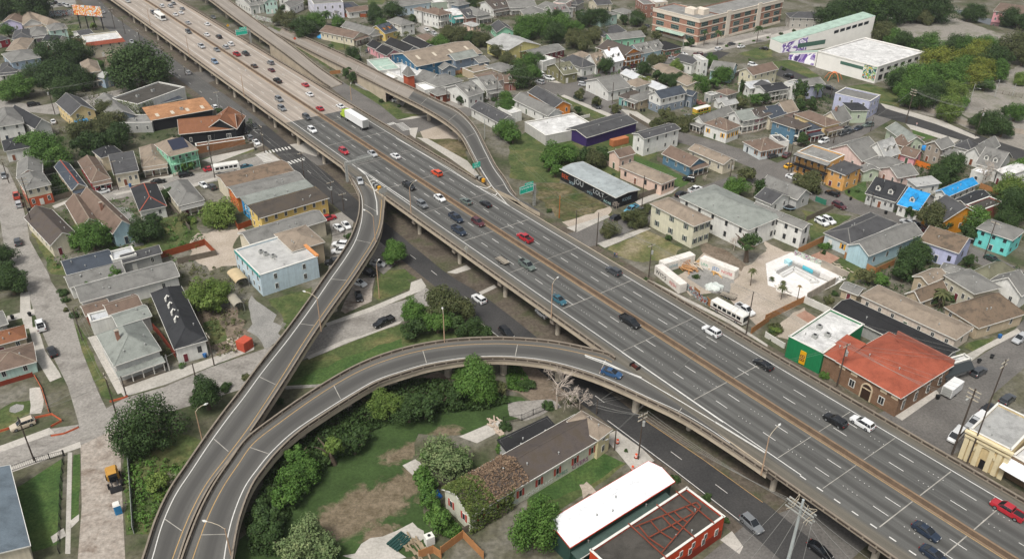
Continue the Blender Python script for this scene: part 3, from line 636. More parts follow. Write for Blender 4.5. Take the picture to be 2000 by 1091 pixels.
area('driveway', CONCR, '9 250,860 560,825 555,850 240,875'); area('driveway', CONCR, '5 960,790 1020,770 1140,930 1000,1060 900,1000 870,900', .3); area('driveway', RUT, '9 660,260 780,0 930,0 900,180 700,280', .3); area('driveway', CONCR, '5 560,620 700,560 760,640 700,1000 560,1050 590,760', .2)
# street paint
sp = MB()
def gl(s_, wd, z=None, m=0): ribbon(sp, [G(x, y, LAY[0] + .02) for x, y in px(s_)], wd, m)
def gdash(s_, wd=.13, L=3.0, gap=8.8):
    P = [G(x, y, LAY[0] + .02) for x, y in px(s_)]
    for a, b in zip(P, P[1:]):
        n = max(1, int((b - a).length / (L + gap)))
        for i in range(n):
            t = i / n; p = a.lerp(b, t); ribbon(sp, [p, p + (b - a).normalized() * L], wd)
gdash('f 170,0 245,68 325,140 385,185 470,245 545,300'); gdash('f 598,338 637,370 690,414'); gdash('f 801,500 842,530 978,633'); gdash('f 1165,770 1314,877 1402,940 1510,1018')
gl('f 1190,818 1320,912 1450,1010', .16); gl('f 925,620 982,662', .14); gl('f 300,135 345,160', .12)
ribbon(sp, [G(x, y, LAY[0] + .02) for x, y in px('f 1265,818 1375,890 1495,974')], .14, 1)
def zebra(a, b, n, wid, ln):
    A, B = G(*a, LAY[0] + .02), G(*b, LAY[0] + .02); d = (B - A).normalized(); s = Vector((-d.y, d.x, 0))
    for i in range(n):
        p = A.lerp(B, i / (n - 1)); ribbon(sp, [p - s * ln / 2, p + s * ln / 2], wid)
zebra((518, 303), (562, 294), 8, .55, 2.8); zebra((557, 325), (588, 316), 6, .6, 2.8); zebra((507, 308), (520, 320), 6, .5, 3.2); zebra((776, 244), (791, 256), 7, .5, 3.6); zebra((756, 246), (766, 243), 4, .5, 2.2)
struct(sp.build('street_marking', [PAINT, PAINTY]))
# ------------------------------------------------------------------ buildings
def unit_window():
    mb = MB()   # 1 x 1 in x,z, facing -y
    mb.box(-.5, -.05, 0, .5, .02, 1, 0); mb2 = mb
    mb.f = mb.f; 
    mb.face([(-.38, -.06, .08), (-.03, -.06, .08), (-.03, -.06, .92), (-.38, -.06, .92)], 1); mb.face([(.03, -.06, .08), (.38, -.06, .08), (.38, -.06, .92), (.03, -.06, .92)], 1)
    return mb.mesh('window', [TRIM, GLASS])
WIN = unit_window()
def win_variant(name, frame, pane=None):
    me = WIN.copy(); me.name = name; me.materials[0] = frame
    if pane: me.materials[1] = pane
    return me
def shutter_mesh(col):
    k = 'shutter_' + col
    if k not in MESHES:
        m = pmat(col + '_shutter_paint', srgb(SHC[col]), .7, .1); mb = MB()
        mb.box(-.42, -.05, 0, .42, .02, 1, 0); mb.box(-.95, -.07, -.02, -.44, .02, 1.02, 1); mb.box(.44, -.07, -.02, .95, .02, 1.02, 1)
        mb.face([(-.34, -.06, .06), (.34, -.06, .06), (.34, -.06, .94), (-.34, -.06, .94)], 2)
        MESHES[k] = mb.mesh('window', [TRIM, m, GLASS])
    return MESHES[k]
SHC = {'redpanel': '#a5453a', 'yellow': '#d8a11f', 'dark': '#2c3236', 'green': '#2e6b4a', 'brown': '#7a4a20', 'grayg': '#5b6660', 'bluedk': '#3d5468'}
MESHES = {}
WIND = win_variant('window', pmat('dark_window_frame', (.06, .055, .05), .6))
DOORM = {}
def door_mesh(col):
    if col not in DOORM:
        mb = MB(); mb.box(-.62, -.05, 0, .62, .02, 1.04, 0); mb.box(-.48, -.07, .01, .48, -.02, .96, 1)
        DOORM[col] = mb.mesh('door', [TRIM, pmat(col + '_door_paint', srgb(PAL.get(col, col)), .6, .1)])
    return DOORM[col]
BLD = []
UNITC = {}
def parse_opts(t):
    d = {}
    for q in t.split():
        if '=' in q: k, v = q.split('=', 1); d[k] = v
        else: d[q] = '1'
    return d
def building(line):
    f = [q.strip() for q in line.split('|')]
    pts = px(f[0]); h = float(f[1]); kind = f[2]; rise = float(f[3]); wall, roof = f[4], f[5]; hint = f[6]; op = parse_opts(f[7]) if len(f) > 7 else {}
    rng = random.Random(hash_s(f[0]))
    A, B, Cc = [G(x, y, h) for x, y in pts[:3]]
    u = (B - A); L = u.length; u.normalize(); nrm = Vector((-u.y, u.x, 0)); D = (Cc - B).dot(nrm)
    if D < 0:
        A, B = B, A; u = -u; nrm = -nrm; D = -D
        A = Vector(A)
    D = max(D, 3.0)
    Dm = float(op.get('maxd', 60)); D = min(D, Dm)
    rz = atan2(u.y, u.x); base = Vector((A.x, A.y, 0))
    store = 2 if h > 5.6 else 1
    cat = op.get('cat', 'house'); nm = op.get('name', 'house')
    root = thing(nm, hint, cat, base, rz); root['_d'] = hint
    cam2 = Matrix.Rotation(-rz, 3, 'Z') @ (Vector((0, 0, 0)) - base)
    low = op.get('low')
    wm = wallm(wall); mats = [wm, wallm(low) if low else wm]
    # --- walls
    mb = MB(); z0 = 0
    hs = [(0, h, 0)] if not low else [(0, h * .5, 1), (h * .5, h, 0)]
    cor = [(0, 0), (L, 0), (L, D), (0, D)]
    top = h + (.45 if kind == 'F' else 0)
    for za, zb, mi in hs:
        zb2 = top if zb == h else zb
        for i in range(4):
            a, b = cor[i], cor[(i + 1) % 4]; mb.face([(a[0], a[1], za), (b[0], b[1], za), (b[0], b[1], zb2), (a[0], a[1], zb2)], mi)
    if kind == 'G1':
        for x in (0, L):
            p = [(x, 0, h), (x, D, h), (x, D / 2, h + rise)]; mb.face(p if x else p[::-1])
    if kind == 'G2':
        for y in (0, D):
            p = [(0, y, h), (L, y, h), (L / 2, y, h + rise)]; mb.face(p if not y else p[::-1])
    if kind == 'S':
        mb.face([(0, 0, h), (0, D, h), (0, D, h + rise)][::-1]); mb.face([(L, 0, h), (L, D, h), (L, D, h + rise)]); mb.face([(0, D, h), (L, D, h), (L, D, h + rise), (0, D, h + rise)][::-1])
    if kind == 'F':
        t = .28; q = [(t, t), (L - t, t), (L - t, D - t), (t, D - t)]
        for i in range(4):
            a, b, c, d = cor[i], cor[(i + 1) % 4], q[(i + 1) % 4], q[i]
            mb.face([(*a, top), (*b, top), (*c, top), (*d, top)]); mb.face([(*d, top), (*c, top), (*c, h - .1), (*d, h - .1)])
    mb.build('wall', mats, root)
    rm = roofm(roof)
    rb = MB(); tr = MB(); o = .45 if kind != 'F' else 0; th = .16
    def slab(P, m=0):
        rb.hexa([(x, y, z - th) for x, y, z in P], [(x, y, z + .02) for x, y, z in P], m)
    def gable(sw, LL, DD):
        f2 = (lambda x, y, z: (x, y, z)) if not sw else (lambda x, y, z: (L - y, x, z))
        sl = rise / (DD / 2); e = h - sl * o
        slab([f2(-o, -o, e), f2(LL + o, -o, e), f2(LL + o, DD / 2, h + rise), f2(-o, DD / 2, h + rise)])
        slab([f2(-o, DD / 2, h + rise), f2(LL + o, DD / 2, h + rise), f2(LL + o, DD + o, e), f2(-o, DD + o, e)])
        for y in (-o - .05, DD + o + .05): tr.bar(f2(-o, y, e - .08), f2(LL + o, y, e - .08), .1, .2)
        for x in (-o - .03, LL + o + .03):
            tr.bar(f2(x, -o, e - .06), f2(x, DD / 2, h + rise - .06), .07, .22); tr.bar(f2(x, DD + o, e - .06), f2(x, DD / 2, h + rise - .06), .07, .22)
        if op.get('ridge'): tr2 = MB(); tr2.bar(f2(-o, DD / 2, h + rise + .04), f2(LL + o, DD / 2, h + rise + .04), .3, .1); tr2.build('ridge_cap', pmat('red_ridge', srgb('#a0503c')), root)
        else: ridge.bar(f2(-o, DD / 2, h + rise + .02), f2(LL + o, DD / 2, h + rise + .02), .28, .07)
    ridge = MB()
    if kind == 'G1': gable(False, L, D)
    elif kind == 'G2': gable(True, D, L)
    elif kind == 'H':
        m_ = min(L, D) / 2; sl = rise / m_; e = h - sl * o
        if L >= D: r0, r1 = (m_, D / 2, h + rise), (L - m_, D / 2, h + rise)
        else: r0, r1 = (L / 2, m_, h + rise), (L / 2, D - m_, h + rise)
        c = [(-o, -o, e), (L + o, -o, e), (L + o, D + o, e), (-o, D + o, e)]
        if L >= D: fs = [[c[0], c[1], r1, r0], [c[1], c[2], r1], [c[2], c[3], r0, r1], [c[3], c[0], r0]]; hp = [(c[0], r0), (c[3], r0), (c[1], r1), (c[2], r1), (r0, r1)]
        else: fs = [[c[0], c[1], r0], [c[1], c[2], r1, r0], [c[2], c[3], r1], [c[3], c[0], r0, r1]]; hp = [(c[0], r0), (c[1], r0), (c[2], r1), (c[3], r1), (r0, r1)]
        for q in fs: rb.face(q)
        for i in range(4):
            a, b = c[i], c[(i + 1) % 4]; rb.face([(a[0], a[1], a[2] - th), (b[0], b[1], b[2] - th), b, a])
        rb.face([(x, y, z - th) for x, y, z in c][::-1])
        for i in range(4):
            a, b = c[i], c[(i + 1) % 4]; tr.bar((a[0], a[1], e - .1), (b[0], b[1], e - .1), .14, .18)
        for a, b in hp:
            if (Vector(a) - Vector(b)).length > .3: ridge.bar(a, b, .26, .07)
        if op.get('ridge'):
            ridge.build('ridge_cap', pmat('red_ridge', srgb('#a0503c')), root); ridge = MB()
    elif kind == 'S':
        slab([(-o, -o, h - .05), (L + o, -o, h - .05), (L + o, D + o, h + rise), (-o, D + o, h + rise)])
        tr.bar((-o, -o - .05, h - .12), (L + o, -o - .05, h - .12), .1, .2)
    else:
        rb.face([(.2, .2, h), (L - .2, .2, h), (L - .2, D - .2, h), (.2, D - .2, h)])
        c4 = [(0, 0), (L, 0), (L, D), (0, D)]
        for i in range(4):
            a, b = Vector((*c4[i], top + .05)), Vector((*c4[(i + 1) % 4], top + .05)); d = (b - a).normalized() * .17; s2 = Vector((-d.y, d.x, 0)).normalized() * .14
            tr.bar(a - d + s2, b - d + s2, .42, .1)
    rb.build('roof', rm, root)
    if tr.f: tr.build('coping' if kind == 'F' else 'fascia', TRIM if 'trim' not in op else wallm(op['trim']), root)
    if ridge.f: ridge.build('ridge_cap', roofm({'brown': 'tan', 'dkgray': 'gray'}.get(roof, roof)), root)
    # --- windows and doors on the faces seen from this side of town
    faces = [((0, 0), (1, 0), L, Vector((0, -1, 0)), 'a'), ((L, 0), (0, 1), D, Vector((1, 0, 0)), 'b'), ((L, D), (-1, 0), L, Vector((0, 1, 0)), 'c'), ((0, D), (0, -1), D, Vector((-1, 0, 0)), 'd')]
    wn = op.get('w'); far = base.length > 330
    for (ox, oy), (dx, dy), LL, nn, k in faces:
        mid = Vector((ox + dx * LL / 2, oy + dy * LL / 2, 0))
        if (cam2 - mid).normalized().dot(nn) < .02: continue
        if 'now' in op and (op['now'] == '1' or k in op['now']): continue
        n = int(LL / 3.3)
        if wn and k in 'ab':
            q = wn.split(','); n = int(q[0 if k == 'a' or len(q) == 1 else 1])
        n = min(n, 9)
        if n < 1 and LL > 3 and not wn: n = 1
        ang = atan2(dy, dx); fh = h / store
        for st in range(store):
            for i in range(n):
                t = (i + .5) / n * LL; ww, wh = (.95, 1.65) if fh > 2.9 else (.9, 1.1)
                zz = st * fh + fh * .34; isdoor = (st == 0 and k == op.get('dside', 'a') and i == int(op.get('dpos', (n - 1) // 2)) and 'nodoor' not in op and n)
                me = WIN if not op.get('sh') else shutter_mesh(op['sh'])
                if op.get('dw'): me = WIND
                if isdoor:
                    me = door_mesh(op.get('door', rng.choice(['#7d4b33', '#2f3b44', '#d4d2ca', '#44543f', '#6b2a33']))); ww, wh, zz = .95, 2.2, .25
                    w_ = link('door', me, root)
                else:
                    w_ = link('window', me, root)
                w_.location = (ox + dx * t + nn.x * .02, oy + dy * t + nn.y * .02, zz); w_.rotation_euler = (0, 0, ang); w_.scale = (ww, 1, min(wh, fh * .6))
    # --- porch along one side
    for key in ('porch', 'porchb', 'gal', 'galb'):
        if key not in op: continue
        b = key.endswith('b'); LL = D if b else L; two = key.startswith('gal')
        T = (lambda x, y, z: (x, y, z)) if not b else (lambda x, y, z: (L - y, x, z))
        dp = 1.9; ph = min(h - .35, 3.0) if not two else h - .3; pw = pmat('porch_white', srgb('#d2d0c8'), .7, .12) if not op.get('pcol') else wallm(op['pcol'])
        m1 = MB(); m1.hexa([T(0, -dp, .05), T(LL, -dp, .05), T(LL, -.03, .05), T(0, -.03, .05)], [T(0, -dp, .55), T(LL, -dp, .55), T(LL, -.03, .55), T(0, -.03, .55)]); m1.build('porch_floor', WOOD if not two else CONC, root)
        np_ = max(3, int(LL / 2.2))
        for i in range(np_ + 1):
            x = .12 + (LL - .24) * i / np_; m2 = MB(); m2.hexa([T(x - .1, -dp + .02, .56), T(x + .1, -dp + .02, .56), T(x + .1, -dp + .2, .56), T(x - .1, -dp + .2, .56)], [T(x - .1, -dp + .02, ph), T(x + .1, -dp + .02, ph), T(x + .1, -dp + .2, ph), T(x - .1, -dp + .2, ph)]); m2.build('porch_post', pw, root)
        m3 = MB(); m3.hexa([T(-.3, -dp - .3, ph), T(LL + .3, -dp - .3, ph), T(LL + .3, -.04, ph + .02), T(-.3, -.04, ph + .02)], [T(-.3, -dp - .3, ph + .16), T(LL + .3, -dp - .3, ph + .16), T(LL + .3, -.04, ph + .55), T(-.3, -.04, ph + .55)]); m3.build('porch_roof', rm, root)
        m5 = MB(); m5.bar(T(-.32, -dp - .33, ph + .04), T(LL + .32, -dp - .33, ph + .04), .06, .26); m5.build('porch_fascia', pw, root)
        if two:
            zz = h * .5; m4 = MB(); m4.hexa([T(0, -dp, zz), T(LL, -dp, zz), T(LL, -.03, zz), T(0, -.03, zz)], [T(0, -dp, zz + .22), T(LL, -dp, zz + .22), T(LL, -.03, zz + .22), T(0, -.03, zz + .22)]); m4.build('balcony_floor', pw, root)
            m6 = MB(); m6.bar(T(0, -dp + .06, zz + 1.15), T(LL, -dp + .06, zz + 1.15), .08, .08)
            for i in range(int(LL / .5)): m6.bar(T(.25 + i * .5, -dp + .06, zz + .2), T(.25 + i * .5, -dp + .06, zz + 1.12), .05, .05)
            m6.build('balcony_railing', pw if op.get('gal') != 'iron' else BLACKM, root)
    # --- dormers on the slope facing front
    for i in range(int(op.get('dorm', 0))):
        nD = int(op['dorm']); x = L * (i + .5) / nD if nD > 1 else L / 2; x = L * (.28 + .44 * i / max(1, nD - 1)) if nD > 1 else x
        sl = rise / (D / 2); y0 = D * .14; zb = h + sl * y0; w2, hh = .75, 1.5; yb = min(D / 2 - .1, y0 + (hh + .6) / sl)
        m1 = MB(); P = lambda xx, yy, z: (x + xx, yy, z)
        m1.hexa([P(-w2, y0, zb - .05), P(w2, y0, zb - .05), P(w2, yb, zb - .05), P(-w2, yb, zb - .05)], [P(-w2, y0, zb + hh), P(w2, y0, zb + hh), P(w2, yb, zb + hh), P(-w2, yb, zb + hh)])
        m1.face([P(-w2, y0 - .01, zb + hh), P(w2, y0 - .01, zb + hh), P(0, y0 - .01, zb + hh + .6)])
        d_ = m1.build('dormer', TRIM if not op.get('dormc') else wallm(op['dormc']), root)
        m2 = MB()
        for sx in (-1, 1):
            q = [P(sx * (w2 + .2), y0 - .2, zb + hh - .16), P(0, y0 - .2, zb + hh + .62), P(0, yb + .2, zb + hh + .62), P(sx * (w2 + .2), yb + .2, zb + hh - .16)]
            if sx > 0: q = q[::-1]
            m2.hexa([(a, b_, c - .08) for a, b_, c in q], q)
        m2.build('dormer_roof', rm, d_)
        w_ = link('dormer_window', WIN, d_); w_.location = P(0, y0 - .02, zb + .25); w_.scale = (.95, 1, 1.15)
    # --- roof clutter
    def roofz(x, y):
        if kind == 'G1': return h + rise * (1 - abs(y - D / 2) / (D / 2))
        if kind == 'G2': return h + rise * (1 - abs(x - L / 2) / (L / 2))
        if kind == 'H': return h + rise * min(1, min(x, L - x, y, D - y) / (min(L, D) / 2))
        if kind == 'S': return h + rise * y / D
        return h
    for i in range(int(op.get('ch', 0))):
        x, y = L * (.3 + .4 * i), D * .45; z = roofz(x, y); m1 = MB(); m1.box(x - .4, y - .35, z - .5, x + .4, y + .35, h + max(rise, .6) + 1.1, 0); m1.box(x - .48, y - .43, h + max(rise, .6) + 1.1, x + .48, y + .43, h + max(rise, .6) + 1.25, 1); m1.build('chimney', [brick('chimney_brick', (.3, .14, .09), (.25, .11, .07), (.3, .26, .22)), CONC], root)
    for i in range(int(op.get('sky', 0))):
        n = int(op['sky']); x, y = L * (i + .5) / n, D * .27; z = roofz(x, y); sl = rise / (D / 2) if kind == 'G1' else (rise / D if kind == 'S' else 0); m1 = MB(); P = [(x - .6, y - 1.6), (x + .6, y - 1.6), (x + .6, y + 1.6), (x - .6, y + 1.6)]
        m1.hexa([(a, b_, z + sl * (b_ - y) - .05) for a, b_ in P], [(a, b_, z + sl * (b_ - y) + .12) for a, b_ in P]); m1.build('skylight', pmat('skylight_panel', srgb('#c2b8a6'), .5, .2), root)
    for i in range(int(op.get('ac', 0))):
        x, y = L * (.25 + .5 * rng.random()), D * (.25 + .5 * rng.random()); z = roofz(x, y); m1 = MB(); m1.box(x - .6, y - .5, z - .1, x + .6, y + .5, z + .95, 0); m1.tube([(x, y, z + .95), (x, y, z + 1.0)], .4, 10, 1); m1.build('air_conditioner', [STEEL, BLACKM], root)
    if 'solar' in op:
        x0, x1 = L * .2, L * .8; m1 = MB(); sl = rise / (D / 2 if kind == 'G1' else min(L, D) / 2); ya, yb = D * .06, D * .4
        m1.hexa([(x0, ya, h + sl * ya + .08), (x1, ya, h + sl * ya + .08), (x1, yb, h + sl * yb + .08), (x0, yb, h + sl * yb + .08)], [(x0, ya, h + sl * ya + .16), (x1, ya, h + sl * ya + .16), (x1, yb, h + sl * yb + .16), (x0, yb, h + sl * yb + .16)]); m1.build('solar_panel', pmat('solar_glass', (.03, .035, .055), .25, .1), root)
    if 'F' != kind or True:
        for i in range(0 if far else rng.randint(1, 3)):
            x, y = L * (.15 + .7 * rng.random()), D * (.1 + .35 * rng.random()); z = roofz(x, y); m1 = MB(); m1.tube([(x, y, z - .1), (x, y, z + .5)], .11, 7, 0); m1.tube([(x, y, z + .5), (x, y, z + .62)], [.2, .12], 7, 0); m1.build('roof_vent', STEEL, root)
    for sgn in ('graf', 'grafb'):
        if sgn in op:
            b = sgn == 'grafb'; LL = D if b else L; T = (lambda x, y, z: (x, y, z)) if not b else (lambda x, y, z: (L - y, x, z))
            m1 = MB(); hh = h * float(op.get('grafh', .6)); m1.face([T(.2, -.03, .15), T(LL - .2, -.03, .15), T(LL - .2, -.03, hh), T(.2, -.03, hh)]); m1.build('mural', MUR[op[sgn]], root)
    root['_wc'] = wall; root['_rc'] = roof; BLD.append((root, base + Matrix.Rotation(rz, 3, 'Z') @ Vector((L / 2, D / 2, 0)), L, D, h))
    return root, L, D, rz
def hash_s(s):
    k = 0
    for c in s: k = (k * 31 + ord(c)) % 1000003
    return k
K_ = lambda *h: [srgb(x) for x in h]
MUR = {'tags': mural('graffiti_wall', K_('#2a2c2e', '#6f7f86', '#c9cdcb', '#2a2c2e', '#94a9b0', '#b8532f', '#1f2123'), .45, 3), 'palemix': mural('pale_graffiti', K_('#b8b9a8', '#e2e2dc', '#8aa79a', '#b8b9a8', '#7b3f7a', '#b8b9a8', '#3a3d3d'), .5, 3),
 'orange': mural('orange_mural', K_('#c9683c', '#a33c26', '#d98b4b', '#7c2f22', '#e0b070'), .35, 2), 'bluem': mural('blue_mural', K_('#3f9fd0', '#2f8ac0', '#3f9fd0', '#1c2c3c', '#d8e0e0', '#3f9fd0'), .25, 2), 'teal': mural('teal_mural', K_('#3f8f96', '#d5e0dd', '#58b3ab', '#31324a', '#c96a3a', '#3f8f96'), .3, 3),
 'purple': mural('purple_mural', K_('#efeef0', '#efeef0', '#a393bd', '#6a4f97', '#efeef0', '#c9bfd8', '#4b3a6e'), .09, 2), 'colour': mural('bright_mural', K_('#d8662c', '#2f8f86', '#1f2a33', '#d8d8d0', '#3d9a4e', '#d5a030', '#dfe2e0'), .3, 2.5), 'ivy': foliage('wall_ivy', (.03, .055, .014), (.06, .09, .02), (.12, .1, .035))}
